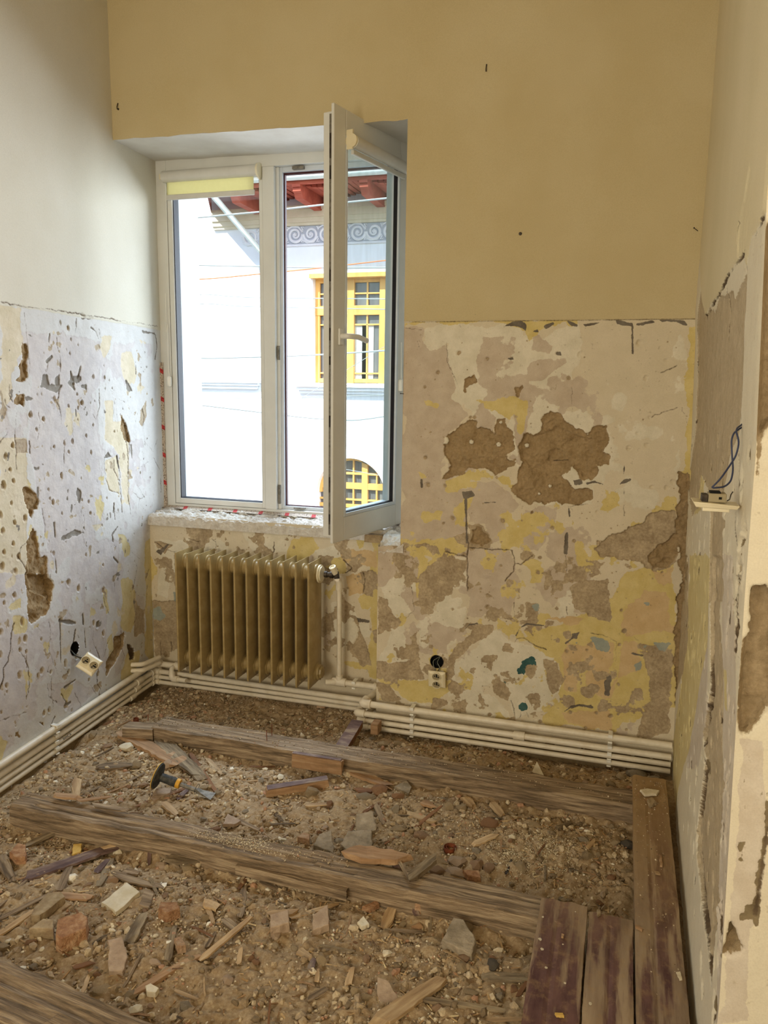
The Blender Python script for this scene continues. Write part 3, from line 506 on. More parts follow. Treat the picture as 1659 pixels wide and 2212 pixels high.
for l, wd in (([(1240,310),(1250,400),(1235,500)],.004),([(722,248),(760,280),(782,340)],.0035),([(785,260),(795,330)],.004),([(390,300),(385,400)],.004),([(372,520),(410,480)],.008),([(640,560),(620,650)],.003),([(560,600),(570,660)],.004),([(770,1460),(790,1520),(775,1560)],.003),([(905,1650),(900,1720)],.003),([(435,1810),(445,1920)],.004),([(935,1835),(890,1900),(898,1950)],.003),([(1000,1110),(1005,1150)],.008),([(930,1270),(960,1450)],.003),([(345,2010),(440,2060)],.002),([(445,2000),(450,2200)],.003),([(905,2080),(940,2120)],.007)): wl.line('grey', L4(l), wd, depth=-0.004)
for l, wd in (([(552,420),(556,900)],.005),([(690,510),(670,640)],.006),([(545,430),(690,450)],.006),([(760,370),(765,460)],.005),([(775,500),(785,680)],.004),([(590,1040),(690,970)],.005),([(500,1310),(460,1400)],.006),([(600,1200),(640,1180)],.006)): wl.line('grey', L5(l), wd, depth=-0.004)
for x, y in ((45,1275),(80,1380),(110,1470),(30,1510),(95,1650),(5,1740),(120,1800),(25,1870),(110,1970),(35,2040),(150,2070),(20,2150),(125,2190),(100,1190),(200,1770),(430,820),(545,875),(620,890),(650,850),(740,1025),(490,1430),(705,1640),(400,1610),(425,1640),(720,1730),(495,1730),(685,1110),(240,945),(345,980),(290,1060),(430,1200),(545,1240),(725,1245),(610,780),(685,2060),(820,2140),(430,2050),(510,1170),(740,640),(830,650),(540,250),(475,210),(575,1160),(910,1075)): u, v = L4([(x, y)])[0]; wl.pock(u, v, rnd.uniform(0.006, 0.012) if x > 230 else rnd.uniform(.009, .016), rnd.uniform(0.006, 0.010), 1.3, tone=rnd.choice(['tan', None, 'mauve']) if x > 230 else 'tan')
for x, y in ((135,200),(40,270),(185,700),(205,440),(180,930),(60,1030),(465,900),(380,890),(345,930),(595,820),(815,970),(655,1250),(445,1250),(400,1275),(600,1210),(860,450),(895,465),(950,545),(950,150),(720,130),(630,80),(5,745),(240,720),(10,540),(1335,710),(230,600),(380,600),(625,900),(700,760)): u, v = L5([(x, y)])[0]; wl.pock(u, v, rnd.uniform(0.007, 0.015), rnd.uniform(0.006, 0.012), 1.4)
for l in ([(0,45),(160,80),(350,100),(500,120),(900,185),(1250,240)], [(190,130),(215,360),(235,560),(235,670)], [(75,700),(70,780),(100,840)], [(130,930),(120,1090),(135,1380)], [(0,1170),(60,1080)], [(235,1150),(240,1250)], [(785,740),(790,880),(765,980),(740,940)], [(830,1300),(840,1450),(870,1540),(945,1570)], [(950,1420),(970,1720)], [(1000,1000),(1020,1280),(1020,1600),(1040,1740)], [(1080,1390),(1220,1285),(1280,1400),(1280,1560)], [(1150,1150),(1220,1240),(1250,1140)], [(340,1690),(365,1850),(350,1990)], [(450,330),(460,420),(480,500),(480,600)], [(370,600),(380,540)], [(905,810),(905,990)], [(930,810),(990,845)], [(1090,1500),(1150,1600),(1110,1610),(1060,1560)], [(1050,2040),(1110,2090)], [(605,180),(600,290)]): wl.crack(L4(l), 0.0016)
for l in ([(465,0),(460,330)], [(450,440),(465,520),(450,700),(490,830),(530,920)], [(240,640),(245,860)], [(430,1010),(440,1120),(520,1180)], [(680,1090),(750,1220)], [(830,1020),(880,1100)], [(950,210),(1000,370)], [(1040,20),(1060,180),(1110,300)], [(1110,480),(1120,660)], [(0,1350),(220,1270),(240,1270)], [(560,1100),(610,1180)], [(340,480),(380,520)], [(1260,380),(1230,450)], [(860,520),(850,600)]): wl.crack(L5(l), 0.0016)
for i in range(110): wl.pock(rnd.uniform(2.2, 3.55), rnd.uniform(0.05, 1.7), rnd.uniform(0.003, 0.006), rnd.uniform(0.003, 0.006), 1.5, tone=rnd.choice(['tan', None, None]))
wl.line('brown' if 0 else 'ochre', L4([(1285, 250), (1320, 250)]), 0.01)
wl.field('mauve', 0.14, 0.18, 2, [(2.1, 0.05), (3.6, 0.05), (3.6, 1.7), (2.1, 1.7)], 0.02)
wl.field('ochre', 0.14, 0.52, 3, [(2.1, 0.05), (3.6, 0.05), (3.6, 1.7), (2.1, 1.7)], 0.02)
wl.field('yellow', 0.12, 0.58, 4, [(2.1, 0.0), (3.5, 0.0), (3.5, 1.2), (2.1, 1.2)], 0.02)
wl.field('tan', 0.06, 0.52, 6, [(2.1, 0.0), (3.6, 0.0), (3.6, 1.7), (2.1, 1.7)], 0.02)
wl.field('grey', 0.05, 0.60, 5, [(2.1, 0.3), (3.55, 0.3), (3.55, 1.7), (2.1, 1.7)], 0.02)
for i in range(26):
    u, v = rnd.uniform(2.35, 3.5), rnd.uniform(0.1, 1.65); P = [(u, v)]
    for k in range(rnd.randint(2, 6)): u += rnd.uniform(-.03, .03); v -= rnd.uniform(.01, .06); P.append((u, v))
    wl.crack(P, rnd.uniform(.0008, .0022))
for i in range(16):
    u, v = rnd.uniform(2.35, 3.5), rnd.uniform(0.2, 1.6); wl.line('grey', [(u, v), (u+rnd.uniform(-.01, .01), v-rnd.uniform(.02, .07))], rnd.uniform(.001, .003), 0.5, -.002)
SL = L5([(683, 685)])[0]; wl.disc('dark', SL[0], SL[1], 0.034)
wl.poly('soil', [(1.0, -0.3), (3.8, -0.3), (3.8, -0.085), (2.6, -0.10), (1.0, -0.06)], 1.6, 0.004)
cr = [(850, 1000), (950, 1040)]
tag(wl.build('wall_left', lambda U, V: (XL(U)+0*V, U, V), (1, 0, 0), lambda U, V: np.hypot(U-SL[0], V-SL[1]) < 0.032, M['wall_left'], flip=True), 'left wall with pale paint above a line and pitted peeling plaster below', 'wall', kind='structure')
# ---- right wall: the plane leans a little, so its two upright edges are laid out first
AY = 1.5
_az = np.array([-0.2, 0.3, 0.9, 1.17, 1.4, 1.82, 3.6])
_ax = np.array([0.240, hY(1565, 2100, AY)[0]-0.004, hY(1600, 1450, AY)[0], hY(1616, 1200, AY)[0], hY(1635, 950, AY)[0], hY(1652, 480, AY)[0], 0.186])
_cz = np.array([-0.2, 0.0, 0.9, 1.3, 1.70, 1.80, 3.6]); _cx = np.array([0.283, 0.279, 0.262, 0.258, 0.246, 0.238, 0.244])
def XR(Y, Z):
    a = np.interp(Z, _az, _ax); c = np.interp(Z, _cz, _cx); t = (np.asarray(Y)-AY)/(D-AY); return a*(1-t)+c*t
def hR(x, y):
    p = hX(x, y, 0.25)
    for _ in range(4):
        p = hX(x, y, float(XR(p[1], p[2])))
    return p
R1 = frame(1440, 300, 2.212, hR, 1, 2); R2 = frame(1440, 1200, 2.187, hR, 1, 2)
wr = Wall(join(lin(AY, D+0.02, 0.0048)), join(lin(-0.2, 2.3, 0.0048), lin(2.3, 3.6, 0.03)))
wr.poly('upper', R1([(165,-2400),(165,710),(195,850),(215,790),(260,750),(300,650),(340,600),(350,560),(375,540),(385,600),(412,500),(470,360),(700,300),(700,-2400)]) , 0.6)
wr.poly('tan', R1([(165,715),(190,850),(212,800),(235,830),(262,740),(275,760),(322,710),(330,760),(385,640),(375,900),(365,1200),(350,1400),(300,1520),(270,1700),(210,1700),(165,1600),(150,1760),(120,1800),(100,1650),(140,1400),(150,1100),(148,900)]), 0.4, -0.004)
wr.poly('tan', R1([(345,560),(350,400),(375,290),(402,110),(415,200),(408,380),(380,540),(355,580)]), 0.3, -0.002)
wr.poly('tan', R1([(205,1770),(265,1770),(265,2212),(195,2212)]), 0.3, -0.005)
wr.poly('tan', R2([(200,0),(262,0),(250,300),(265,560),(262,900),(268,1100),(245,1400),(240,1600),(215,1900),(205,2010),(180,1800),(140,1450),(140,1270),(165,1060),(180,960),(165,830),(205,640)]), 0.3, -0.009)
wr.poly('tan', R2([(62,200),(105,0),(100,400),(75,560),(45,640),(50,400)]), 0.4, -0.003)
wr.poly('yellow', R1([(130,1800),(155,1620),(165,1590),(178,1650),(180,1760)]), 0.3)
wr.poly('yellow', R2([(110,0),(200,0),(190,420),(160,560),(110,900),(60,1100),(30,1300),(30,900),(70,600),(100,300)]), 0.5)
wr.poly('yellow', R2([(265,540),(280,540),(285,740),(270,720)]), 0.2)
wr.poly('mauve', R2([(130,200),(195,300),(190,700),(150,1000),(100,1000),(110,600)]), 0.6)
wr.poly('mauve', R2([(262,0),(320,0),(330,500),(330,1000),(300,1500),(240,2212),(220,2212),(240,1600),(265,1100)]), 0.3)
wr.poly('mud', R2([(60,0),(100,0),(90,110),(65,100)]), 0.5); wr.poly('mud', R1([(75,1600),(105,1750),(80,2212),(60,2212),(70,1800)]), 0.6)
for l in ([(205,60),(205,300),(205,650),(170,830),(175,990),(150,1200),(140,1280),(150,1500),(180,1800),(205,2010)], [(340,100),(350,100),(330,400),(328,480)], [(325,960),(335,1040)], [(270,1500),(275,1620)], [(290,1650),(280,1800),(275,2212)], [(120,1490),(120,1570)], [(60,700),(60,1000)], [(60,1100),(40,1500)]): wr.line('dark', R2(l), 0.005, 0.4, -0.006)
for l in ([(385,620),(380,800),(365,1150),(355,1300)], [(150,880),(150,1100),(150,1300),(120,1480)], [(355,1290),(360,1400)], [(345,1500),(355,1650),(350,1720)], [(340,1720),(330,1850),(345,1950)], [(350,2080),(340,2212)], [(200,2000),(200,2130)], [(190,850),(260,740),(300,650),(380,540)], [(290,720),(300,830),(290,950)], [(410,500),(470,370)], [(352,380),(340,520)]): wr.line('dark', R1(l), 0.004, 0.4, -0.005)
for i in range(280):
    wr.pock(AY+0.04+(D-AY-0.1)*rnd.random()**1.5, rnd.uniform(0.0, 1.15)+rnd.random()*0.3, rnd.uniform(0.012, 0.030), rnd.uniform(0.005, 0.010), 0.95, tone=rnd.choice(['dark', 'tan', 'grey']))
tag(wr.build('wall_right', lambda U, V: (XR(U, V), U, V), (-1, 0, 0), None, M['wall_right'], fade=lambda U, V: np.clip((U-AY)/0.02, 0, 1)), 'right wall stripped in long vertical bands seen at a sharp angle', 'wall', kind='structure')
# ---- jamb of the doorway on the right: rough rubble masonry with plaster remains
def hJ(x, y): return hY(x, y, AY)
J1 = frame(1440, 300, 2.212, hJ, 0, 2); J2 = frame(1440, 1200, 2.187, hJ, 0, 2)
us = np.array(join(lin(0.0, 0.16, 0.004), lin(0.16, 0.62, 0.03)))
wj = Wall(us, join(lin(-0.2, 2.1, 0.004), lin(2.1, 3.6, 0.05)))
xa = lambda Z: np.interp(Z, _az, _ax)
_fr = lambda f: (lambda pts: [(u-float(xa(v)), v) for u, v in f(pts)])
K1, K2 = _fr(J1), _fr(J2)
wj.poly('upper', K1([(440,-2400),(440,340),(470,330),(475,300),(520,250),(700,200),(700,-2400)]), 0.5)
wj.poly('mud', K1([(455,620),(475,420),(490,380),(520,400),(600,500),(600,1280),(484,1350),(430,1420),(428,1000),(445,900),(440,760)]), 0.8, -0.022)
wj.poly('mud', K2([(390,110),(470,150),(520,200),(520,640),(470,720),(440,800),(400,850),(345,850),(345,600),(355,400),(375,300)]), 0.8, -0.020)
wj.poly('mud', K2([(285,1700),(320,1730),(385,1860),(340,1900),(300,1900),(270,1880)]), 0.7, -0.02)
wj.poly('mud', K2([(275,2040),(320,2060),(290,2120),(265,2100)]), 0.7, -0.01)
wj.poly('mauve', K2([(340,860),(475,860),(475,1290),(440,1600),(420,1700),(400,1900),(400,2212),(240,2212),(270,1900),(320,1500)]), 0.5)
wj.poly('mud', K1([(432,1430),(455,1420),(450,1520),(430,1700),(420,1700)]), 0.5, -0.006)
for x, y in ((395,1000),(450,1115),(345,1380),(350,1420),(395,1690),(370,1060),(370,1180),(350,1720),(370,1960)): u, v = K2([(x, y)])[0]; wj.poly('grey', [(u-.006, v-.014), (u+.006, v-.01), (u+.008, v+.014), (u-.004, v+.010)], 0.8, -0.002)
wj.line('grey', K2([(470,950),(478,1280),(440,1500),(425,1620),(420,1750),(405,1850),(425,1990),(395,2100)]), 0.003, 0.6, -0.003)
wj.line('dark', K2([(478,1290),(440,1560),(420,1700)]), 0.002)
tag(wj.build('wall_door_jamb', lambda U, V: (U+xa(V), AY+0*U, V), (0, -1, 0), None, M['wall_right'], fade=lambda U, V: np.clip(U/0.012, 0, 1)), 'rough plastered door jamb at the right edge with broken out stone', 'wall', kind='structure')
# ---- plain shell: lintel, reveals, ceiling, rear walls
def quad(name, P, m, label, cat, sub=1):
    o = MB().add(P, [(0, 1, 2, 3)]).build(name, m); tag(o, label, cat, kind='structure'); return o
M['reveal'] = pm('painted_reveal', rgb(214, 208, 196), rgb(226, 222, 212), 5, 0.9, 0.25, dist=0.004)
M['plain'] = pm('plain_cream_wall', rgb(216, 200, 166), rgb(222, 208, 178), 2, 0.9, 0.1)
zt = lambda x: 2.612-0.008*(x+2.36)
g = MB(); xs = np.linspace(-2.42, -0.925, 40); ys = np.linspace(D-0.001, 3.76, 12)
V = [(x, y, 2.612-0.017*(x+2.36)+(0.0 if j in (0, 11) else 0.004*float(vn(x, y, .1)))+0.015*(y-D)/0.45) for x in xs for j, y in enumerate(ys)]
V = [(x, y, z + 0.006*float(fbm(x, 0, .06, 2, 4))*(1 if abs(y-D) < .01 else 0)) for x, y, z in V]
g.add(V, [(i*12+j, i*12+j+1, (i+1)*12+j+1, (i+1)*12+j) for i in range(39) for j in range(11)])
tag(g.build('wall_lintel_underside', M['reveal'], smooth=True), 'white painted underside of the deep window lintel', 'wall', kind='structure')
quad('wall_window_reveal', [(-0.93, D, 0.70), (-0.92, 3.76, 0.70), (-0.92, 3.76, 2.64), (-0.93, D, 2.64)], M['reveal'], 'right reveal of the window recess', 'wall')
quad('wall_niche_side', [(-1.035, D, -0.2), (-1.03, NICHE+0.01, -0.2), (-1.03, NICHE+0.01, 0.79), (-1.035, D, 0.79)], M['wall_back'] if 0 else M['plain'], 'right side of the radiator niche', 'wall')
quad('ceiling', [(-2.6, -5.1, 3.55), (1.6, -5.1, 3.55), (1.6, 3.9, 3.55), (-2.6, 3.9, 3.55)], M['plain'], 'ceiling above the frame', 'ceiling')
quad('wall_rear', [(-2.6, -5.0, -0.2), (1.6, -5.0, -0.2), (1.6, -5.0, 3.6), (-2.6, -5.0, 3.6)], M['plain'], 'wall behind the camera', 'wall')
quad('wall_corridor', [(1.4, -5.1, -0.2), (1.4, 1.6, -0.2), (1.4, 1.6, 3.6), (1.4, -5.1, 3.6)], M['plain'], 'wall of the passage right of the doorway', 'wall')
quad('wall_corridor_end', [(0.80, AY+0.01, -0.2), (1.5, AY+0.01, -0.2), (1.5, AY+0.01, 3.6), (0.80, AY+0.01, 3.6)], M['plain'], 'end wall of the passage', 'wall')
# outer wall around the window
ob = MB(); ob.box((-3.2, 3.80, -1.5), (-2.335, 4.02, 4.2)); ob.box((-0.99, 3.80, -1.5), (1.6, 4.02, 4.2)); ob.box((-2.335, 3.80, 2.60), (-0.99, 4.02, 4.2)); ob.box((-2.335, 3.80, -1.5), (-0.99, 4.02, 0.815))
M['outer'] = pm('outer_render', rgb(206, 208, 210), rgb(216, 218, 218), 5, 0.9, 0.2)
tag(ob.build('wall_outer_leaf', M['outer']), 'outer leaf of the wall around the window opening', 'wall', kind='structure')
# broken sill bed: bare mortar with a step at the right
sx = np.linspace(-2.41, -0.915, 300); sy = np.linspace(D+0.0, 3.775, 90); SX, SY = np.meshgrid(sx, sy, indexing='ij')
low = np.clip((SX+1.30)/0.10, 0, 1)
SZ = 0.815 + fbm(SX, SY, 0.05, 2, 5, 0.7)*0.020 + 0.015*np.clip((SY-3.55)/0.15, 0, 1) + low*(fbm(SX, SY, 0.07, 5, 4)*0.03 - 0.01)
edge = np.where(SX < -1.035, NICHE-0.006+fbm(SX, SX, 0.05, 3, 4)*0.010, D-0.004+fbm(SX, SX, .03, 3, 4)*0.006)
SY2 = edge + (SY-D)/(3.775-D)*(3.775-edge)
SZ = SZ - 0.010*np.exp(-(SY2-edge)/0.012); SZ = np.where(SX > -1.035, SZ+0.045*np.clip((SY2-D)/0.06, 0, 1)-0.03, SZ)
V = np.stack([SX, SY2, SZ], -1).reshape(-1, 3); I = np.arange(V.shape[0]).reshape(SX.shape)
F = np.stack([I[:-1, :-1], I[1:, :-1], I[1:, 1:], I[:-1, 1:]], -1).reshape(-1, 4)
M['sill'] = pm('crumbly_mortar', rgb(196, 186, 172), rgb(222, 216, 206), 30, 0.95, 0.7, c3=rgb(210, 202, 190))
tag(npmesh('wall_sill_bed', V, F, M['sill'], None, True), 'crumbling white mortar bed where the inner window sill was', 'wall', kind='structure')
# lip closing the wall top below the sill
g = MB(); n = 299
g.add([(sx[i], edge[i, 0], z) for i in range(300) for z in (SZ[i, 0], 0.76)], [(i*2, i*2+1, i*2+3, i*2+2) for i in range(n) if sx[i] < -1.04])
g.add([(sx[i], edge[i, 0]-0.001, z) for i in range(300) for z in (SZ[i, 0], 0.76)], [(i*2, i*2+1, i*2+3, i*2+2) for i in range(n) if sx[i] > -1.04])
tag(g.build('wall_sill_lip', M['sill']), 'rough front lip of the mortar bed', 'wall', kind='structure')
# ================================================================ WINDOW: two lights in white plastic, right sash swung into the room
win = empty('window_1', (-1.66, WIN, 0.81), label='white plastic window of two lights set deep in the wall', cat='window', kind='structure')
def wp(mb, name, m, parent=None, **k):      # build in world coordinates under an empty placed elsewhere
    o = mb.build(name, m, None, **k); p = parent or win; o.parent = p; o.matrix_parent_inverse = p.matrix_world.inverted(); return o
bpy.context.view_layer.update()
xl, xr, zb, zt_ = -2.395, -0.925, 0.812, 2.632
f = MB()
f.box((xl, WIN, zb), (-2.330, WIN+0.065, zt_)); f.box((-1.000, WIN, zb), (xr, WIN+0.065, zt_))
f.box((-2.330, WIN+0.0005, 2.560), (-1.0, WIN+0.065, zt_)); f.box((-2.330, WIN+0.0005, zb), (-1.0, WIN+0.065, 0.850))
wp(f, 'window_frame', M['pvc'], bevel=0.003)
f = MB(); f.box((-1.785, WIN-0.002, 0.850), (-1.722, WIN+0.065, 2.560)); f.box((-1.722, WIN+0.022, 0.850), (-1.705, WIN+0.065, 2.560))
wp(f, 'mullion', M['pvc'], bevel=0.003)
f = MB()                                    # casing of the fixed light
for lo, hi in (((-2.328, 0.852), (-2.300, 2.558)), ((-1.806, 0.852), (-1.787, 2.558))): f.box((lo[0], WIN+0.004, lo[1]), (hi[0], WIN+0.06, hi[1]))
for z0, z1 in ((0.852, 0.880), (2.515, 2.558)): f.box((-2.30, WIN+0.004, z0), (-1.806, WIN+0.06, z1))
wp(f, 'glazing_bead', M['pvc'], bevel=0.002)
f = MB()
for lo, hi in (((-2.300, 0.880), (-2.296, 2.515)), ((-1.810, 0.880), (-1.806, 2.515))): f.box((lo[0], WIN+0.012, lo[1]), (hi[0], WIN+0.06, hi[1]))
f.box((-2.296, WIN+0.012, 0.880), (-1.810, WIN+0.06, 0.883)); wp(f, 'glazing_gasket', M['gasket'])
f = MB(); f.box((-2.297, WIN+0.03, 0.881), (-1.809, WIN+0.034, 2.516)); wp(f, 'window_pane', M['glass'])
f = MB()                                    # inner rebate of the opening light with its dark red seal
f.box((-1.705, WIN+0.030, 0.850), (-1.690, WIN+0.065, 2.560)); f.box((-1.690, WIN+0.030, 2.535), (-1.0, WIN+0.065, 2.560)); f.box((-1.690, WIN+0.030, 0.850), (-1.0, WIN+0.065, 0.868)); f.box((-1.025, WIN+0.03, 0.85), (-1.0, WIN+0.065, 2.56))
wp(f, 'rebate', M['pvc_in'], bevel=0.002)
f = MB(); f.box((-1.690, WIN+0.045, 0.868), (-1.683, WIN+0.063, 2.535)); f.box((-1.683, WIN+0.045, 2.526), (-1.025, WIN+0.063, 2.535)); f.box((-1.683, WIN+0.045, 0.868), (-1.025, WIN+0.063, 0.872)); wp(f, 'rebate_seal', M['redgasket'])
for nm, c, s in (('strike_plate', (-1.600, 2.548), (0.03, 0.007)), ('strike_plate', (-1.712, 1.66), (0.006, 0.035)), ('strike_plate', (-1.712, 0.93), (0.006, 0.05)), ('strike_plate', (-1.60, 0.862), (0.03, 0.003))):
    f = MB(); f.box((c[0]-s[0], WIN+0.010, c[1]-s[1]), (c[0]+s[0], WIN+0.032, c[1]+s[1])); wp(f, nm, M['steel'], bevel=0.001)
# sash, local frame: x from hinge to free edge, y towards the room-side face, z up
SW = 0.645; H0 = np.array([-1.040, 3.705]); FR = hP(714, 700, (0, 3.085, 0), (0, 1, 0)); FR = np.array([FR[0], 3.085])
dx = FR-H0; SW = float(np.hypot(*dx)); ang = math.atan2(dx[1], dx[0])
sash = empty('sash', (H0[0], H0[1], 0.0), ang); sash.parent = win; sash.matrix_parent_inverse = win.matrix_world.inverted()
tag(sash, 'open right sash with painted reflection streaks in its glass')
zs0 = hP(711, 1174, (FR[0], FR[1], 0), (0, 1, 0))[2]; zs1 = hP(714, 222, (FR[0], FR[1], 0), (0, 1, 0))[2]
def sp(mb, name, m, **k): o = mb.build(name, m, sash, **k); return o
fl = 0.014                                   # room-side flange (local +y faces the viewer's side)
ST = 0.088
f = MB(); f.box((0, 0, zs0), (ST, fl, zs1)); f.box((SW-ST, 0, zs0), (SW, fl, zs1)); f.box((ST, 0, zs0), (SW-ST, fl, zs0+0.105)); f.box((ST, 0, zs1-0.098), (SW-ST, fl, zs1)); sp(f, 'sash_face', M['pvc'], bevel=0.004)
e = 0.022
f = MB(); f.box((e, -0.052, zs0+e), (ST-0.004, 0, zs1-e)); f.box((SW-ST, -0.052, zs0+e), (SW-e, 0, zs1-e)); f.box((ST-0.004, -0.052, zs0+e), (SW-ST, 0, zs0+0.105)); f.box((ST-0.004, -0.052, zs1-0.098), (SW-ST, 0, zs1-e)); sp(f, 'sash_profile', M['pvc'], bevel=0.003)
f = MB(); f.box((SW-e-0.001, -0.022, zs0+e+0.01), (SW-e+0.0015, -0.004, zs1-e-0.01)); sp(f, 'lock_rail', M['steel'])
f = MB()
for z in (zs0+.08, zs0+.22, zs0+.5, zs0+.76, zs0+.86, zs0+1.1, zs1-.15, zs1-.28, zs1-.2): f.box((SW-e+0.001, -0.019, z), (SW-e+0.006, -0.007, z+rnd.uniform(.02, .07)))
sp(f, 'lock_cam', M['dark_steel'], bevel=0.001)
g0, g1, gz0, gz1 = ST, SW-ST, zs0+0.105, zs1-0.098
f = MB(); w_ = 0.016
f.box((g0, 0.0, gz0), (g0+w_, fl+0.001, gz1)); f.box((g1-w_, 0.0, gz0), (g1, fl+0.001, gz1)); f.box((g0+w_, 0, gz0), (g1-w_, fl+0.001, gz0+w_)); f.box((g0+w_, 0, gz1-w_), (g1-w_, fl+0.001, gz1)); sp(f, 'sash_bead', M['pvc_in'], bevel=0.003)
f = MB(); q0, q1, r0, r1 = g0+w_, g1-w_, gz0+w_, gz1-w_
f.box((q0, -0.012, r0), (q0+0.004, 0.006, r1)); f.box((q1-0.004, -0.012, r0), (q1, 0.006, r1)); f.box((q0, -0.012, r0), (q1, 0.006, r0+0.004)); f.box((q0, -0.012, r1-0.004), (q1, 0.006, r1)); sp(f, 'sash_gasket', M['gasket'])
f = MB(); f.box((q0, -0.050, r0), (q0+0.003, -0.012, r1)); f.box((q1-0.003, -0.050, r0), (q1, -0.012, r1)); f.box((q0, -0.050, r0), (q1, -0.012, r0+0.003)); sp(f, 'sash_rebate', M['pvc_in'])
f = MB(); f.box((q0, -0.024, r0), (q1, -0.020, r1)); sp(f, 'sash_pane', M['glass_reflection_haze'])
for zc in (zs0+0.05, zs1-0.06):
    f = MB(); f.lathe([(0, .009), (.07, .009)], (0.0, -0.004, zc-0.035), (0, 0, 1), 14); sp(f, 'sash_hinge', M['pvc'], smooth=True)
# handle: rosette and lever pointing back to the hinge
hz = hP(738, 725, (FR[0], FR[1], 0), (0, 1, 0))[2]
hx = SW-ST/2-0.004
f = MB(); f.box((hx-0.015, fl, hz-0.037), (hx+0.015, fl+0.010, hz+0.033)); sp(f, 'handle_rosette', M['cream_plastic'] if 0 else M['pvc'], bevel=0.006)
f = MB(); f.tube(arc([(hx, fl+0.008, hz), (hx, fl+0.045, hz), (hx-0.06, fl+0.055, hz), (hx-0.13, fl+0.052, hz-0.012)], 0.022, 6), 0.0115, 14, rs=None); h = sp(f, 'handle_lever', M['cream_plastic'] if 0 else M['pvc'], smooth=True)
bpy.context.view_layer.update()
# ---------------------------------------------------------------- roller blinds
def T_(o): bpy.context.view_layer.update(); return o
bl = empty('roller_blind', (-2.06, WIN-0.02, 2.53), label='roller blind with a strip of yellow fabric showing on the fixed left light', cat='blind')
B = Vector(bl.location)
f = MB(); f.tube([(-0.272, 0, 0.010), (0.262, 0, 0.010)], 0.028, 20); f.build('blind_tube', M['blind'], bl, smooth=True)
f = MB(); f.box((-0.255, 0.004, -0.082), (0.235, 0.0055, 0.004)); M['blind_fabric'] = pm('yellow_blind_fabric', rgb(226, 222, 184), rgb(232, 228, 192), 60, 0.8, 0.0)
o = f.build('blind_fabric', M['blind_fabric'], bl)
bnt = M['blind_fabric'].node_tree; bb = [n for n in bnt.nodes if n.type == 'BSDF_PRINCIPLED'][0]; tl = bnt.nodes.new('ShaderNodeBsdfTranslucent'); tl.inputs[0].default_value = rgb(226, 220, 178); ms = bnt.nodes.new('ShaderNodeMixShader'); ms.inputs[0].default_value = 0.5
oo = [n for n in bnt.nodes if n.type == 'OUTPUT_MATERIAL'][0]; bnt.links.new(bb.outputs[0], ms.inputs[1]); bnt.links.new(tl.outputs[0], ms.inputs[2]); bnt.links.new(ms.outputs[0], oo.inputs[0])
f = MB(); f.box((-0.258, -0.004, -0.104), (0.240, 0.010, -0.078)); f.build('bottom_rail', M['blind'], bl, bevel=0.004)
f = MB(); f.lathe([(0, .035), (.010, .035)], (0.262, 0, 0.008), (1, 0, 0), 24); f.box((0.262, 0.0, -0.03), (0.270, 0.022, 0.045)); f.build('end_bracket', M['cream_plastic'], bl, smooth=True)
f = MB(); f.box((-0.285, -0.02, -0.005), (-0.272, 0.018, 0.022)); f.build('end_bracket', M['cream_plastic'], bl, bevel=0.003)
ch = empty('blind_chain', hY(362, 760, 3.685).tolist(), label='cord loop with white tensioner hanging on the left window frame', cat='blind cord', group=None)
p = hY(366, 823, 3.685)-np.array(ch.location); q = hY(362, 700, 3.685)-np.array(ch.location)
f = MB(); f.tube([tuple(q), (0.002, 0, -0.1), tuple(p+np.array([0.0, 0, 0.03]))], 0.0016, 6); f.build('cord', M['clip'], ch)
f = MB(); f.lathe([(0, .004), (.004, .011), (.045, .013), (.055, .009), (.058, .003)], tuple(p+np.array([0, 0, -0.03])), (0, 0, 1), 14); f.build('tensioner', M['clip'], ch, smooth=True)
f = MB(); f.tube([tuple(q), (-0.004, 0, 0.1), (-0.003, 0, 0.3)], 0.0012, 6); f.build('cord', M['clip'], ch)
# blind on the sash
b2 = empty('roller_blind', (0, 0, 0), label='rolled up white blind on the open sash', cat='blind'); b2.matrix_world = sash.matrix_world.copy() if False else Matrix.Translation((H0[0], H0[1], 0)) @ Matrix.Rotation(ang, 4, 'Z')
zb2 = gz1-0.026
f = MB(); f.tube([(ST-0.02, fl+0.028, zb2), (g1-0.010, fl+0.028, zb2)], 0.025, 20); f.build('blind_tube', M['blind'], b2, smooth=True)
f = MB(); f.lathe([(0, .027), (.010, .027)], (g1-0.010, fl+0.024, zb2+0.002), (1, 0, 0), 24); f.box((g1-0.010, fl, zb2-0.03), (g1-0.002, fl+0.03, zb2+0.045)); f.build('end_bracket', M['cream_plastic'], b2, smooth=True)
f = MB(); f.box((ST+0.0, fl+0.010, zb2-0.046), (g1-0.02, fl+0.024, zb2-0.026)); f.build('bottom_rail', M['blind'], b2, bevel=0.003)
ch = empty('blind_chain', hY(866, 800, 3.63).tolist(), label='cord loop with white tensioner beside the right hinge edge of the window', cat='blind cord')
f = MB(); f.tube([(0, 0, 0.13), (0.002, 0, -0.04)], 0.0016, 6); f.build('cord', M['clip'], ch)
f = MB(); f.lathe([(0, .004), (.004, .011), (.045, .013), (.055, .009), (.058, .003)], (0.0, 0, -0.10), (0, 0, 1), 14); f.build('tensioner', M['clip'], ch, smooth=True)
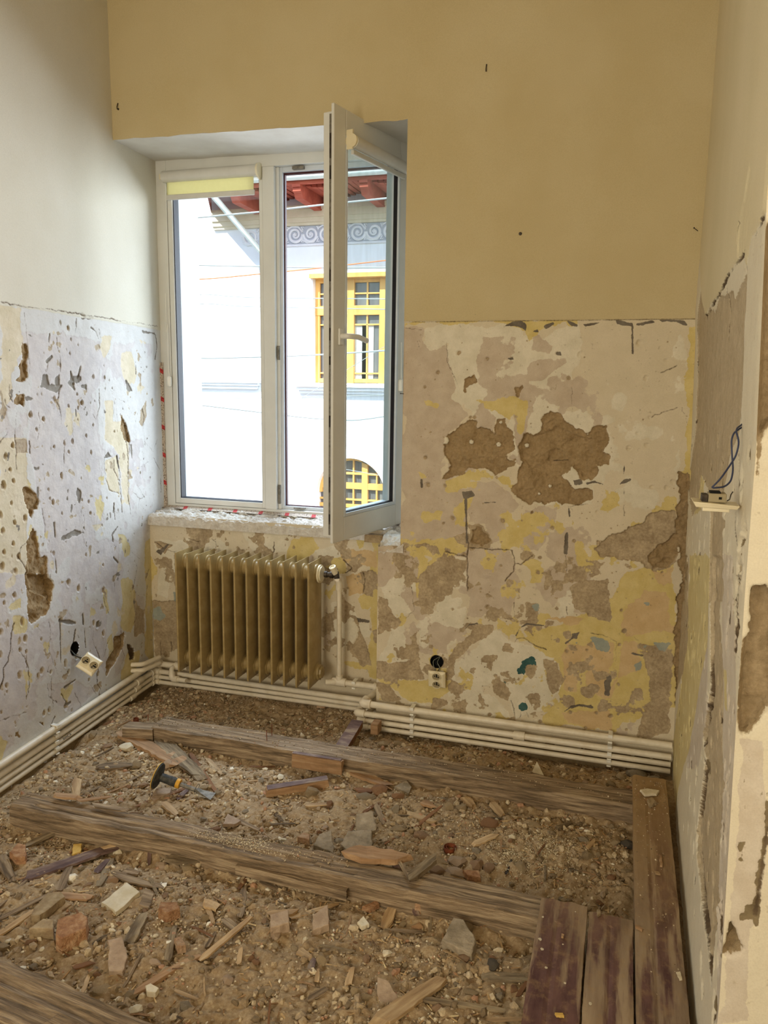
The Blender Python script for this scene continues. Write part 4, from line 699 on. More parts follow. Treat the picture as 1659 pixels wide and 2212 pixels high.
# ---------------------------------------------------------------- mounting tape with red squares round the frame, flakes on the sill bed
def tapemat():
    m, nt, b = newmat('printed_mounting_tape'); L = nt.links.new
    tc = N(nt, 'ShaderNodeTexCoord'); sx = N(nt, 'ShaderNodeSeparateXYZ'); L(tc.outputs['Object'], sx.inputs[0])
    a = N(nt, 'ShaderNodeMath', operation='ADD'); L(sx.outputs[0], a.inputs[0]); L(sx.outputs[2], a.inputs[1])
    fr = N(nt, 'ShaderNodeMath', operation='PINGPONG'); fr.inputs[1].default_value = 0.075; L(a.outputs[0], fr.inputs[0])
    r = N(nt, 'ShaderNodeValToRGB'); r.color_ramp.interpolation = 'CONSTANT'; e = r.color_ramp.elements; e[0].color = rgb(196, 58, 54); e[1].position = 0.011; e[1].color = rgb(196, 180, 160)
    L(fr.outputs[0], r.inputs[0])
    n = N(nt, 'ShaderNodeTexNoise'); n.inputs['Scale'].default_value = 160; n.inputs['Detail'].default_value = 3; L(tc.outputs['Object'], n.inputs['Vector'])
    mx = N(nt, 'ShaderNodeMix', data_type='RGBA', blend_type='MULTIPLY'); mx.inputs[0].default_value = 1.0
    r2 = N(nt, 'ShaderNodeValToRGB'); r2.color_ramp.elements[0].position = 0.40; r2.color_ramp.elements[0].color = (0.35, 0.3, 0.28, 1); r2.color_ramp.elements[1].position = 0.5; L(n.outputs['Fac'], r2.inputs[0])
    L(r.outputs[0], mx.inputs[6]); L(r2.outputs[0], mx.inputs[7]); L(mx.outputs[2], b.inputs['Base Color']); b.inputs['Roughness'].default_value = 0.8
    return m
M['tape'] = tapemat()
tp = empty('mounting_tape', (-2.39, 3.69, 0.82), label='printed mounting tape with red squares along the left and bottom of the frame', cat='tape')
f = MB(); n = 60
for i in range(n):
    z0 = i*0.75/n*1.05-0.0; z1 = (i+1)*0.75/n*1.05; a = 0.006*float(fbm(z0, 0, .05, 2)); b_ = 0.006*float(fbm(z1, 0, .05, 2))
    f.add([(-0.004, -0.018, z0), (0.012+a, 0.006, z0), (0.012+b_, 0.006, z1), (-0.004, -0.018, z1)], [(0, 1, 2, 3)])
f.build('tape_strip', M['tape'], tp)
f = MB(); n = 120
for i in range(n):
    x0 = i*1.46/n; x1 = (i+1)*1.46/n; a = 0.008*float(fbm(x0, 3, .05, 2)); b_ = 0.008*float(fbm(x1, 3, .05, 2))
    f.add([(x0, -0.030+a, 0.008), (x0, 0.006, 0.018), (x1, 0.006, 0.018), (x1, -0.030+b_, 0.008)], [(0, 1, 2, 3)])
f.build('tape_strip', M['tape'], tp)
# ---------------------------------------------------------------- radiator, twelve sections
RX0, PIT, RY, RZ0, RZ1 = -2.085, 0.0645, 3.375, 0.055, 0.672
rad = empty('radiator', (RX0+5.5*PIT, RY, RZ0), label='ochre painted cast radiator of twelve sections in the niche under the window', cat='radiator')
def section():
    h = RZ1-RZ0; zs = [0.0, 0.012, 0.05, 0.09, h-0.09, h-0.055, h-0.03, h-0.012, h]
    w = [0.12, 0.35, 0.95, 0.92, 0.92, 0.95, 0.75, 0.35, 0.10]
    prof = [(0, -.080), (.005, -.078), (.0175, -.040), (.0175, .040), (.005, .078), (0, .080), (-.005, .078), (-.0175, .040), (-.0175, -.040), (-.005, -.078)]
    V = [(x*(ww if abs(x) > .006 else max(ww, .8)), y, z) for z, ww in zip(zs, w) for x, y in prof]; n = len(prof); m = len(zs)
    b = MB(); b.add(V, [(i*n+j, i*n+(j+1) % n, (i+1)*n+(j+1) % n, (i+1)*n+j) for i in range(m-1) for j in range(n)]+[tuple(range(n))[::-1], tuple((m-1)*n+j for j in range(n))])
    for z in (0.062, h-0.062): b.lathe([(-PIT/2, .030), (-PIT/2+.012, .036), (-0.016, .046), (0.016, .046), (PIT/2-.012, .036), (PIT/2, .030)], (0, 0, z), (1, 0, 0), 20)
    return b
s0 = section().build('radiator_section', M['radiator'], rad, smooth=True); s0.location = (-5.5*PIT, 0, 0)
for i in range(1, 12):
    c = s0.copy(); col.objects.link(c); c.parent = rad; c.location = ((i-5.5)*PIT, 0, 0)
xe = 5.5*PIT+PIT/2
f = MB(); f.lathe([(0, .040), (.006, .040), (.007, .030), (.016, .029), (.018, .022)], (xe-0.006, 0, 0.062), (1, 0, 0), 8); f.build('end_plug', M['radiator'], rad, bevel=0.001)
f = MB(); f.lathe([(0, .044), (.007, .044), (.008, .036), (.014, .036)], (xe-0.006, 0, RZ1-RZ0-0.062), (1, 0, 0), 28); f.build('end_plug', M['cream_plastic'], rad, smooth=True)
f = MB(); f.lathe([(0, .007), (.016, .007)], (4.6*PIT, -0.04, 0.03), (0, -1, -0.3), 10); f.build('drain_screw', M['radiator'], rad, smooth=True)
# valve beside the radiator
va = empty('radiator_valve', (RX0+11.5*PIT+0.02, RY, RZ1-0.062), label='angled valve with white ribbed cap at the upper right of the radiator', cat='valve')
f = MB(); f.lathe([(0, .016), (.014, .016), (.015, .012), (.028, .012), (.029, .017), (.045, .017), (.046, .013), (.06, .013)], (0, 0, 0), (1, 0, 0), 10); f.build('union', M['dark_steel'], va, smooth=True)
f = MB(); f.tube([(0.05, 0, 0), (0.064, -0.01, 0.012), (0.07, -0.02, -0.012)], 0.013, 12); vb_ = f.build('valve_body', M['dark_steel'], va, smooth=True)
f = MB(); f.lathe([(0, .013), (.010, .014), (.040, .0165), (.043, .0165), (.044, .012), (.040, .011)], (0.060, -0.012, 0.010), (-0.22, -0.45, 0.85), 16); f.build('valve_cap', M['cream_plastic'], vb_, smooth=False)
# ---------------------------------------------------------------- heating pipes, four runs of ivory plastic
def piped(name, pts, r, label, elbows=(), couplings=(), group='heating pipes along the walls'):
    o = empty(name, tuple(pts[0]), label=label, cat='pipe', group=None); P0 = Vector(pts[0])
    Q = [Vector(p)-P0 for p in pts]
    f = MB(); f.tube(arc(Q, 0.02, 4), r, 14); f.build('pipe_run', M['pipe'], o, smooth=True)
    for i in elbows:
        a = (Q[i-1]-Q[i]).normalized(); b = (Q[i+1]-Q[i]).normalized(); k = r*2.3
        f = MB(); ra = r*1.36
        P = arc([Q[i]+a*k, Q[i], Q[i]+b*k], 0.022, 6); f.tube(P, ra, 16)
        f.lathe([(0, ra*1.05), (r*0.55, ra*1.05)], tuple(P[0]), tuple((P[0]-P[1]).normalized()), 16); f.lathe([(0, ra*1.05), (r*0.55, ra*1.05)], tuple(P[-1]), tuple((P[-1]-P[-2]).normalized()), 16)
        f.build('pipe_elbow', M['pipe'], o, smooth=True)
    for i, t, ln in couplings:
        c = Q[i].lerp(Q[i+1], t); d = (Q[i+1]-Q[i]).normalized()
        f = MB(); f.lathe([(-ln/2, r*1.05), (-ln/2+.001, r*1.4), (ln/2-.001, r*1.4), (ln/2, r*1.05)], tuple(c), tuple(d), 16); f.build('pipe_coupling', M['pipe'], o, smooth=True)
    return o
YR, YN = 3.245, 3.455; XJ = -1.105
zr = [0.046, -0.004, -0.036, -0.066]
wallx = lambda y, o: float(XL(y))+o
LY = [(0, 1653), (0, 1673), (0, 1690), (0, 1706)]
crn = [(332, 1432), (336, 1449), (338, 1461), (338, 1472)]
zl = []
for (a, b), (c, d) in zip(LY, crn): zl.append(hY(c, d, YN)[2])
zn = [hY(600, 1473, YN)[2], hY(600, 1484, YN)[2], hY(600, 1496, YN)[2], hY(600, 1507, YN)[2]]
rr = [0.0150, 0.0135, 0.0112, 0.0112]
def leftend(i, Y=1.2):
    """keep each run parallel to the left wall and on its traced height"""
    z = zl[i]; p = hZ(LY[i][0], LY[i][1], z-0.0); c = np.array([wallx(YN, 0.035), YN, z])
    d = p-c; d[2] = 0; k = (Y-YN)/d[1]; return c+d*k, c
# top pipe: left wall -> corner -> short tee into the radiator; it reappears right of the radiator and steps forward
e0, c0 = leftend(0)

zc0 = c0[2]
p1 = piped('heating_pipe', [e0, c0, (-2.13, YN-0.0, zc0)], rr[0], 'uppermost ivory heating pipe along the left wall into the radiator corner', elbows=(1,), couplings=((1, 0.75, 0.05),))
zt1 = RZ0+0.062
zA = hY(745, 1475, YN-0.02)[2]
xs1 = hY(733, 1475, YN-0.02)[0]
p1b = piped('heating_pipe', [(RX0+11.5*PIT+0.012, RY+0.03, zA+0.003), (xs1, YN-0.02, zA), (XJ+0.06, YN-0.02, zA), (XJ+0.02, YR, zr[0]), (0.268, YR, zr[0])], rr[0], 'topmost ivory heating pipe stepping forward right of the radiator and running to the right wall', elbows=(2, 3), couplings=())
x = hY(733, 1475, YN-0.02)[0]
v0 = Vector(va.location)+Vector((0.07, -0.02, -0.012)); vt = Vector((x, YN-0.03, hY(733, 1268, YN-0.03)[2]))
piped('radiator_riser', [tuple(v0), (vt.x-0.004, vt.y, vt.z+0.045), (vt.x, vt.y, vt.z), (x+0.002, YN-0.03, zA+0.3), (x, YN-0.022, zA)], 0.0118, 'slim ivory riser pipe from the valve down to the top pipe', elbows=(1,), couplings=((2, 0.0, 0.03),)); 
f = MB(); f.tube([(xs1-0.035, YN-0.02, zA), (xs1+0.035, YN-0.02, zA)], rr[0]*1.4, 16); f.tube([(xs1, YN-0.02, zA), (xs1, YN-0.021, zA+0.036)], 0.0118*1.45, 16)
o = f.build('pipe_tee', M['pipe'], None, smooth=True); o.parent = p1b; o.matrix_parent_inverse = Matrix.Translation(-Vector(p1b.location))
names = ['second', 'third', 'lowest']
for i in (1, 2, 3):
    e1, c1 = leftend(i)
    cp = ((2, 0.62, 0.06),) if i == 1 else ()
    z = zr[i]
    if i == 1:
        pts = [e1, c1, (XJ+0.0, YN-0.02, zn[1]), (XJ-0.005, YR, z), (0.268, YR, z)]; cpl = ((3, 0.545, 0.05), (0, 0.93, 0.05))
    elif i == 2:
        pts = [e1, c1, (XJ+0.02, YN-0.01, zn[2]), (XJ+0.005, YR, z), (0.268, YR, z)]; cpl = ((0, 0.92, 0.045),)
    else:
        pts = [e1, c1, (XJ+0.04, YN-0.0, zn[3]), (XJ+0.02, YR, z), (0.268, YR, z)]; cpl = ((0, 0.90, 0.045),)
    piped('heating_pipe', pts, rr[i], '%s ivory heating pipe of the bundle running round left wall, radiator niche and back wall' % names[i-1], elbows=(1, 3), couplings=cpl)
# return pipe dropping from the lower left of the radiator
a = hY(372, 1440, YN-0.03); b = hY(372, 1466, YN-0.05)
piped('radiator_return', [(a[0], YN-0.01, zc0), (a[0], YN-0.04, a[2]-0.01), (b[0]+0.002, YN-0.05, b[2]), (b[0]+0.09, YN-0.06, b[2]+0.004)], 0.0125, 'short ivory return pipe bending under the left end of the radiator', elbows=(2,))
# stub pipes going into the left wall near the corner
for k, (px, py) in enumerate(((283, 1437), (283, 1450))):
    p = hL(px, py); piped('pipe_stub', [(float(XL(p[1]))-0.02, p[1], p[2]), (float(XL(p[1]))+0.05, p[1]+0.03, p[2]), (float(XL(p[1]))+0.07, 3.43, p[2])], 0.012, ['upper', 'lower'][k]+' ivory pipe stub entering the broken left wall near the corner')
# clips
def clip(pos, r, rz, group, label):
    o = empty('pipe_clip', pos, rz, label=label, cat='pipe clip', group=group)
    f = MB(); f.box((-0.009, -0.004, -r*1.25), (0.009, 0.03, -r*1.02)); f.box((-0.009, -r*1.3, r*0.98), (0.009, 0.03, r*1.28)); f.box((-0.009, -r*1.35, r*0.35), (0.009, -r*1.02, r*1.28)); f.box((-0.009, -r*1.3, -r*1.28), (0.009, -r*0.7, -r*0.85))
    f.build('clip_saddle', M['clip'], o, bevel=0.0015); return o
for px, side in ((891, 'left'), (1322, 'right')):
    for i in range(4):
        x = hY(px, 1540, YR)[0]; clip((x+0.0, YR, zr[i]), rr[i], 0, None, '%s white clip of the %s column of clips on the pipes of the back wall' % (['uppermost', 'second', 'third', 'lowest'][i], side))
clip((hY(766, 1475, YN-0.02)[0], YN-0.02, zA), rr[0], 0, None, 'white clip on the top pipe just left of the step')
for i in range(4):
    e1, c1 = leftend(i)
    # column of clips on the left wall
    t = (2.62-c1[1])/(e1[1]-c1[1]); q = c1+(e1-c1)*t; clip(tuple(q), rr[i], math.radians(-95+180), None, '%s clip of the column on the left wall pipes' % ['uppermost white', 'second white', 'third white', 'lowest white'][i])
# printed maker's mark on the third left pipe
e1, c1 = leftend(2); d = Vector(c1-e1).normalized(); t = (2.66-c1[1])/(e1[1]-c1[1]); q = Vector(c1+(e1-c1)*t)
cu = bpy.data.curves.new('pipe_print', 'FONT'); cu.body = 'BANCA'; cu.size = 0.017; cu.align_x = 'LEFT'; cu.align_y = 'CENTER'; cu.extrude = 0.0001; cu.materials.append(M['ink'])
to = bpy.data.objects.new('pipe_print_text', cu); col.objects.link(to)
zz = Vector((0.86, -0.1, 0.5)); zz = (zz-d*zz.dot(d)).normalized(); yy = zz.cross(d)
to.matrix_world = Matrix.Translation(q+zz*(rr[2]+0.0008)) @ Matrix((d, yy, zz)).transposed().to_4x4()
bpy.context.view_layer.update()
tm = bpy.data.meshes.new_from_object(to.evaluated_get(bpy.context.evaluated_depsgraph_get())); mw = to.matrix_world.copy(); bpy.data.objects.remove(to)
third = [o for o in col.objects if o.get('label', '').startswith('third ivory')][0]
po = bpy.data.objects.new('pipe_print', tm); col.objects.link(po); po.matrix_world = mw; po.parent = third; po.matrix_parent_inverse = Matrix.Translation(-Vector(third.location))
tag(po, 'black printed letters')
f = MB(); rad2 = Vector(zz)
for k in range(26):
    a = q+d*(0.075+k*0.006)+zz*(rr[2]+0.0006); b = a+d*rnd.uniform(.002, .0045); f.tube([a, b], 0.0006, 4)
o = f.build('pipe_print', M['ink'], None); o.parent = third; o.matrix_parent_inverse = Matrix.Translation(-Vector(third.location))
# ---------------------------------------------------------------- sockets hanging out of their boxes, with wires
def face_plate(o, w=0.082, h=0.082, two=True):
    hw, hh = w/2, h/2
    f = MB(); f.add([(-hw, 0, -hh), (hw, 0, -hh), (hw, 0, hh), (-hw, 0, hh), (-hw*.93, -0.006, -hh*.93), (hw*.93, -0.006, -hh*.93), (hw*.93, -0.006, hh*.93), (-hw*.93, -0.006, hh*.93), (-hw*.72, -0.011, -hh*.78), (hw*.72, -0.011, -hh*.78), (hw*.72, -0.011, hh*.78), (-hw*.72, -0.011, hh*.78)],
             [(0, 1, 5, 4), (1, 2, 6, 5), (2, 3, 7, 6), (3, 0, 4, 7), (4, 5, 9, 8), (5, 6, 10, 9), (6, 7, 11, 10), (7, 4, 8, 11), (8, 9, 10, 11), (3, 2, 1, 0)])
    f.build('socket_plate', M['cream_plastic'], o, bevel=0.0015)
    for z in ((0.020, -0.021) if two else ()):
        f = MB(); f.lathe([(0, .0215), (.006, .0205), (.0065, .0180), (-0.004, .0175)], (0, -0.010, z), (0, -1, 0), 28); f.build('socket_ring', M['cream_plastic'], o, smooth=True)
        f = MB(); f.lathe([(0, .0176), (.0008, .0176)], (0, -0.0105, z), (0, -1, 0), 24); w_ = f.build('socket_well', M['slot'], o)
        f = MB(); f.lathe([(0, .0032), (.0006, .0032)], (-0.008, -0.0114, z+.002), (0, -1, 0), 10); f.lathe([(0, .0032), (.0006, .0032)], (0.009, -0.0114, z-.003), (0, -1, 0), 10); f.box((-0.002, -0.0125, z-0.004), (0.004, -0.0114, z+0.012)); f.build('pin_hole', M['dark'], w_)
    f = MB(); f.box((-0.022, 0.0, -0.018), (0.022, 0.022, 0.022)); f.build('socket_body', M['slot'], o, bevel=0.002)
def wires(name, P, r, m, label, off=0.0): 
    o = MB().tube(arc(P, 0.02, 5), r, 7).build(name, m, smooth=True); tag(o, label, 'wire'); return o
pr = hY(944, 1467, D-0.03)
so = empty('wall_socket', (pr[0], D-0.030, pr[2]), label='cream double socket plate dangling by its wires on the back wall right of the radiator', cat='socket')
face_plate(so, 0.081, 0.084); so.rotation_euler = (math.radians(12), 0, 0)
bx = MB(); n = 28; R_ = 0.0305; cx_, cz_ = SH
bx.add([(cx_+R_*math.cos(2*PI*i/n), y, cz_+R_*math.sin(2*PI*i/n)) for y in (D-0.001, D+0.05) for i in range(n)], [(i, (i+1) % n, n+(i+1) % n, n+i) for i in range(n)]+[tuple(range(n, 2*n))])
tag(bx.build('junction_box', M['dark'], smooth=False), 'round black box recess in the back wall above the dangling socket', 'junction box')
for i, (a, b_, m_) in enumerate(((-0.012, 0.02, 'wire_grey'), (0.006, 0.012, 'wire_grey'), (-0.004, -0.01, 'wire_black'))):
    wires('socket_wire', [(cx_+b_, D+0.045, cz_+0.022), (cx_+a-0.005, D-0.004, cz_+0.004-0.006*i), (cx_+a+0.012*i, D-0.012, cz_-0.018), (pr[0]+a*0.9, D-0.014, pr[2]+0.026)], 0.0016, M[m_], ['left grey wire of the back wall socket', 'right grey wire of the back wall socket', 'thin black wire of the back wall socket'][i])
# left wall socket, tilted plate
pl = hP(192, 1435, (-2.355+0.05, 3.3, 0), (1, 0.09, 0))
sl = empty('wall_socket', tuple(pl), label='cream double socket plate hanging askew on the left wall above the pipes', cat='socket')
face_plate(sl, 0.084, 0.084)
pl = np.array([-2.1912, 2.7570, 0.2709])
sl.matrix_world = Matrix.Translation(Vector(pl)) @ Matrix(((-0.17575, -0.57706, 0.79757), (-0.80016, 0.55569, 0.22574), (-0.57346, -0.59851, -0.55940))).to_4x4()
ly, lz = SL; lx = float(XL(ly)); bx = MB(); R_ = 0.033
bx.add([(float(XL(ly+R_*math.cos(2*PI*i/n)))+dd, ly+R_*math.cos(2*PI*i/n), lz+R_*math.sin(2*PI*i/n)) for dd in (0.001, -0.06) for i in range(n)], [(i, (i+1) % n, n+(i+1) % n, n+i) for i in range(n)]+[tuple(range(n, 2*n))])
tag(bx.build('junction_box', M['dark']), 'black box recess broken into the left wall beside the askew socket', 'junction box')
for i in range(3):
    wires('socket_wire', [(lx-0.04, ly, lz+0.01), (lx+0.012, ly-0.012+0.01*i, lz-0.03-0.008*i), (lx+0.02, ly+0.03, lz-0.052-0.005*i), (pl[0]-0.015, pl[1]-0.01, pl[2]+0.005*i)], 0.0018, M[['wire_black', 'wire_grey', 'wire_grey'][i]], ['black wire of the left wall socket', 'upper grey wire of the left wall socket', 'lower grey wire of the left wall socket'][i])
# switch hanging flat on the right wall by two blue-grey wires
pw_ = hR(1599, 1092); Ysw = float(pw_[1])-0.03
def hs(x, y, Y=None):
    return hY(x, y, Ysw if Y is None else Y)
pc = hs(1546, 1085)
sw = empty('light_switch', tuple(pc), label='cream switch hanging face down by two blue grey wires at the right wall', cat='switch')
sw.scale = [float(np.linalg.norm(hs(1599, 1090)-hs(1496, 1084)))/0.110]*3
f = MB(); 
f.add([(-.056, -.04, .004), (.052, -.04, -.002), (.052, .04, -.002), (-.056, .04, .004), (-.048, -.034, -.010), (.046, -.034, -.012), (.046, .034, -.012), (-.048, .034, -.010)], [(3, 2, 1, 0), (4, 5, 6, 7), (0, 1, 5, 4), (1, 2, 6, 5), (2, 3, 7, 6), (3, 0, 4, 7)]); f.build('switch_plate', M['cream_plastic'], sw, bevel=0.002)
f = MB(); f.box((-.032, -.028, -.020), (.030, .028, -.010)); f.build('switch_rocker', M['cream_plastic'], sw, bevel=0.002)
f = MB(); f.box((-.020, -.020, .002), (.022, .020, .024)); sb_ = f.build('switch_body', M['slot'], sw, bevel=0.002)
f = MB(); f.box((-.034, -.022, .002), (-.021, .022, .020)); f.build('switch_bracket', M['dark_steel'], sb_, bevel=0.001)
f = MB(); f.box((.004, -.0215, .010), (.011, -.0195, .016)); f.build('switch_screw', M['dark'], sb_)
f = MB(); f.tube([(.024, -.01, .006), (.030, -.01, .010), (.032, -.01, .022), (.036, -.01, .030)], 0.0015, 6); f.build('spring_claw', M['dark_steel'], sw)
f = MB(); f.box((-.016, -.018, .024), (.008, .018, .028)); f.build('terminal', M['dark'], sw)
W1 = [(1604, 916), (1592, 925), (1590, 932), (1597, 955), (1590, 985), (1577, 1005), (1556, 1035), (1538, 1053)]
W2 = [(1604, 922), (1585, 935), (1580, 950), (1581, 980), (1584, 1015), (1579, 1040), (1565, 1052), (1540, 1054)]
for k, Wp in enumerate((W1, W2)):
    P = []; Y0 = float(hR(1605, 920)[1])
    for j, (x, y) in enumerate(Wp):
        q = hR(x, y); Yq = min(float(q[1])-0.03*min(1, j), Ysw+(Y0-Ysw)*(1-j/(len(Wp)-1)))
        P.append(tuple(hY(x, y, Yq+(0.012 if j == 0 else 0))))
    o = MB().tube(arc(P, 0.02, 4), 0.0018, 8).build('switch_wire', M['wire_blue'], smooth=True); tag(o, ['blue grey wire crossing in front from the right wall crack to the switch', 'blue grey wire bowing out to the right between wall crack and switch'][k], 'wire')
# ---------------------------------------------------------------- nails, hooks and screws left in the wall
def nail(name, px, py, label, ln=0.03, down=True, m='dark_steel', wall='b', bend=None):
    p = hY(px, py, D) if wall == 'b' else hL(px, py); b = MB()
    if name == 'wall_hook': b.tube([(0, 0.012, 0.022), (0, -0.004, 0.020), (0, -0.012, 0.002), (0, -0.010, -0.008)], 0.0022, 8); b.lathe([(0, .0055), (.004, .005)], (0, 0.002, -0.004), (0, -1, 0), 12)
    elif name == 'screw': b.lathe([(0, .007), (.003, .0065), (.004, .004)], (0, 0, 0), (0, -1, 0), 14); b.lathe([(0, .0022), (.010, .0022)], (0, 0, 0), (0, -1, 0), 8)
    else: b.tube([(0, 0.01, 0), tuple(np.array(bend or (0.0, -ln, 0.004)))], 0.0015, 7); b.lathe([(0, .003), (.001, .003)], bend or (0, -ln, 0.004), (0, -1, 0.1), 8)
    o = b.build(name, M[m], smooth=True); o.location = tuple(p); tag(o, label, name.replace('_', ' ')); return o
nail('wall_hook', 1051, 152, 'dark hook high on the back wall right of the window'); nail('wall_hook', 256, 234, 'dark hook on the back wall beside the left corner above the window')
nail('screw', 1124, 505, 'dark screw in the upper back wall above the peeling line'); nail('nail', 1511, 500, 'bent nail sticking out of the back wall by the right corner', bend=(-0.022, -0.03, 0.008))
nail('screw', 1027, 680, 'tiny dark screw just above the peeling line').scale = (.45, .45, .45); nail('screw', 1484, 754, 'small dark screw below the peeling line near the right corner').scale = (.45, .45, .45)
nail('nail', 872, 851, 'short nail in the back wall at the window edge', bend=(-0.008, -0.02, 0.002))
# ================================================================ OUTSIDE: white corner house across the street
FY = 16.0
def P(x, y, Y=FY): p = hY(x, y, Y); return float(p[0]), float(p[2])
house = empty('house', (-9.0, FY, -4.5), label='white corner house across the street with red brown eaves and ochre windows', cat='house')
def hp(mb, name, m, label=None, parent=None, **k):
    o = mb.build(name, m, None, **k); p = parent or house; loc = Vector((-9.0, FY, -4.5)); o.parent = p
    o.matrix_parent_inverse = Matrix.Translation(-loc)
    if label: o['label'] = label
    return o
xc = P(418, 700)[0]; GZ = -4.5
wx0, wz1 = P(676, 600); wz0 = P(760, 828)[1]; wx1 = wx0+2.35
ax, azt = P(757, 990); ar = (P(830, 1050)[0]-P(682, 1050)[0])/2*1.0; acz = azt-ar
top = P(640, 395)[1]+0.2
def wall_hole(b, x0, x1, z0, z1, holes, y, dep):
    """front wall split round rectangular or arched openings, with reveals"""
    xs = sorted([x0, x1]+[h[0] for h in holes]+[h[1] for h in holes])
    hs_ = sorted(holes, key=lambda h: h[0]); cur = x0
    return
b = MB(); n = 28
# upper part with the rectangular window, lower part with the arched one
zm = (wz0+azt)/2
for (lo, hi) in (((xc, zm), (wx0, top)), ((wx1, zm), (9, top)), ((wx0, wz1), (wx1, top)), ((wx0, zm), (wx1, wz0)), ((xc, GZ), (ax-ar, zm)), ((ax+ar, GZ), (9, zm))):
    b.add([(lo[0], FY, lo[1]), (hi[0], FY, lo[1]), (hi[0], FY, hi[1]), (lo[0], FY, hi[1])], [(0, 1, 2, 3)])
A_ = [(ax-ar*math.cos(PI*i/n), acz+ar*math.sin(PI*i/n)) for i in range(n+1)]
for (x0, z0), (x1, z1) in zip(A_[:-1], A_[1:]): b.add([(x0, FY, z0), (x1, FY, z1), (x1, FY, zm), (x0, FY, zm)], [(0, 1, 2, 3)]); b.add([(x0, FY, z0), (x1, FY, z1), (x1, FY+.28, z1), (x0, FY+.28, z0)], [(0, 1, 2, 3)])
for x in (ax-ar, ax+ar): b.add([(x, FY, GZ), (x, FY+.28, GZ), (x, FY+.28, acz), (x, FY, acz)], [(0, 1, 2, 3)])
for a, c in (((wx0, wz0), (wx0, wz1)), ((wx0, wz1), (wx1, wz1)), ((wx1, wz1), (wx1, wz0)), ((wx1, wz0), (wx0, wz0))): b.add([(a[0], FY, a[1]), (c[0], FY, c[1]), (c[0], FY+.22, c[1]), (a[0], FY+.22, a[1])], [(0, 1, 2, 3)])
# chamfered side wall receding to the left
sd = np.array([-math.sin(math.radians(41.8)), math.cos(math.radians(41.8))])
def SP(t, z, off=0.0): return (xc+sd[0]*t-sd[1]*off, FY+sd[1]*t-(-sd[0])*off*1.0 if False else FY+sd[1]*t+sd[0]*off, z)
b.add([SP(0, GZ), SP(7, GZ), SP(7, top), SP(0, top)], [(0, 1, 2, 3)])
hp(b, 'house_wall', M['white_house'])
b = MB(); b.add([(wx0, FY+.22, wz0), (wx1, FY+.22, wz0), (wx1, FY+.22, wz1), (wx0, FY+.22, wz1)], [(0, 1, 2, 3)]); hp(b, 'window_glazing', M['curtain'])
b = MB(); b.add([(ax-ar, FY+.28, GZ), (ax+ar, FY+.28, GZ)]+[(x, FY+.28, z) for x, z in A_[::-1]], [tuple(range(n+3))]); hp(b, 'window_glazing', M['curtain'])
b = MB()
for cx0 in (P(752, 780)[0], P(812, 780)[0]):
    for s_ in (-0.28, 0.18): b.box((cx0+s_-.10, FY+.20, wz0+.05), (cx0+s_+.16, FY+.21, wz0+1.25))
hp(b, 'curtain', M['curtain_white'])
def joinery(x0, x1, z0, z1, cols, rows, y, post=0.10, bar=0.035, split=None, name='window_joinery'):
    b = MB(); b.box((x0, y-.06, z0), (x0+post, y+.01, z1)); b.box((x1-post, y-.06, z0), (x1, y+.01, z1)); b.box((x0+.01, y-.055, z0+.01), (x1-.01, y+.005, z0+post)); b.box((x0+.01, y-.055, z1-post), (x1-.01, y+.005, z1-.01))
    w_ = (x1-x0)/cols
    for i in range(1, cols): b.box((x0+w_*i-post*1.1, y-.08, z0), (x0+w_*i+post*1.1, y+.01, z1))
    if split: b.box((x0, y-.075, split-.10), (x1, y+.01, split+.10))
    for i in range(cols):
        c = x0+w_*(i+.5)
        b.box((c-bar/2, y-.04, z0), (c+bar/2, y+.01, z1))
        for z in rows: b.box((x0+w_*i, y-.04, z-bar/2), (x0+w_*(i+1), y+.01, z+bar/2))
    return hp(b, name, M['ochre_wood'], bevel=0.008)
zs_ = P(760, 669)[1]
joinery(wx0, wx1, wz0, wz1, 3, [P(760, 632)[1], P(760, 700)[1], P(760, 806)[1]], FY+.20, split=zs_)
b = MB(); b.add([(ax+ar*math.cos(PI*i/n)*s_, y_, acz+ar*math.sin(PI*i/n)*s_) for s_ in (1.0, 0.92) for y_ in (FY+.18, FY+.27) for i in range(n+1)], [(i, i+1, 2*(n+1)+i+1, 2*(n+1)+i) for i in range(n)]+[(2*(n+1)+i, 2*(n+1)+i+1, 3*(n+1)+i+1, 3*(n+1)+i) for i in range(n)]); hp(b, 'arch_frame', M['ochre_wood'])
b = MB()
for xx in (-0.34, 0.34):
    hgt = math.sqrt(max(0, 1-(xx)**2))*ar; b.box((ax+xx*ar*1.0-.07, FY+.18, GZ), (ax+xx*ar+.07, FY+.27, acz+hgt))
for zz_, h_ in ((P(757, 1052)[1], .07), (P(757, 1096)[1], .04), (P(757, 1025)[1], .025), (P(757, 1082)[1], .02)): 
    q = math.sqrt(max(0.01, ar*ar-max(0, zz_-acz)**2)); b.box((ax-q, FY+.19, zz_-h_), (ax+q, FY+.27, zz_+h_))
for xx in (-0.68, 0.0, 0.68): hgt = math.sqrt(1-xx**2)*ar; b.box((ax+xx*ar-.018, FY+.20, GZ), (ax+xx*ar+.018, FY+.27, acz+hgt))
hp(b, 'window_joinery', M['ochre_wood'], bevel=0.006)
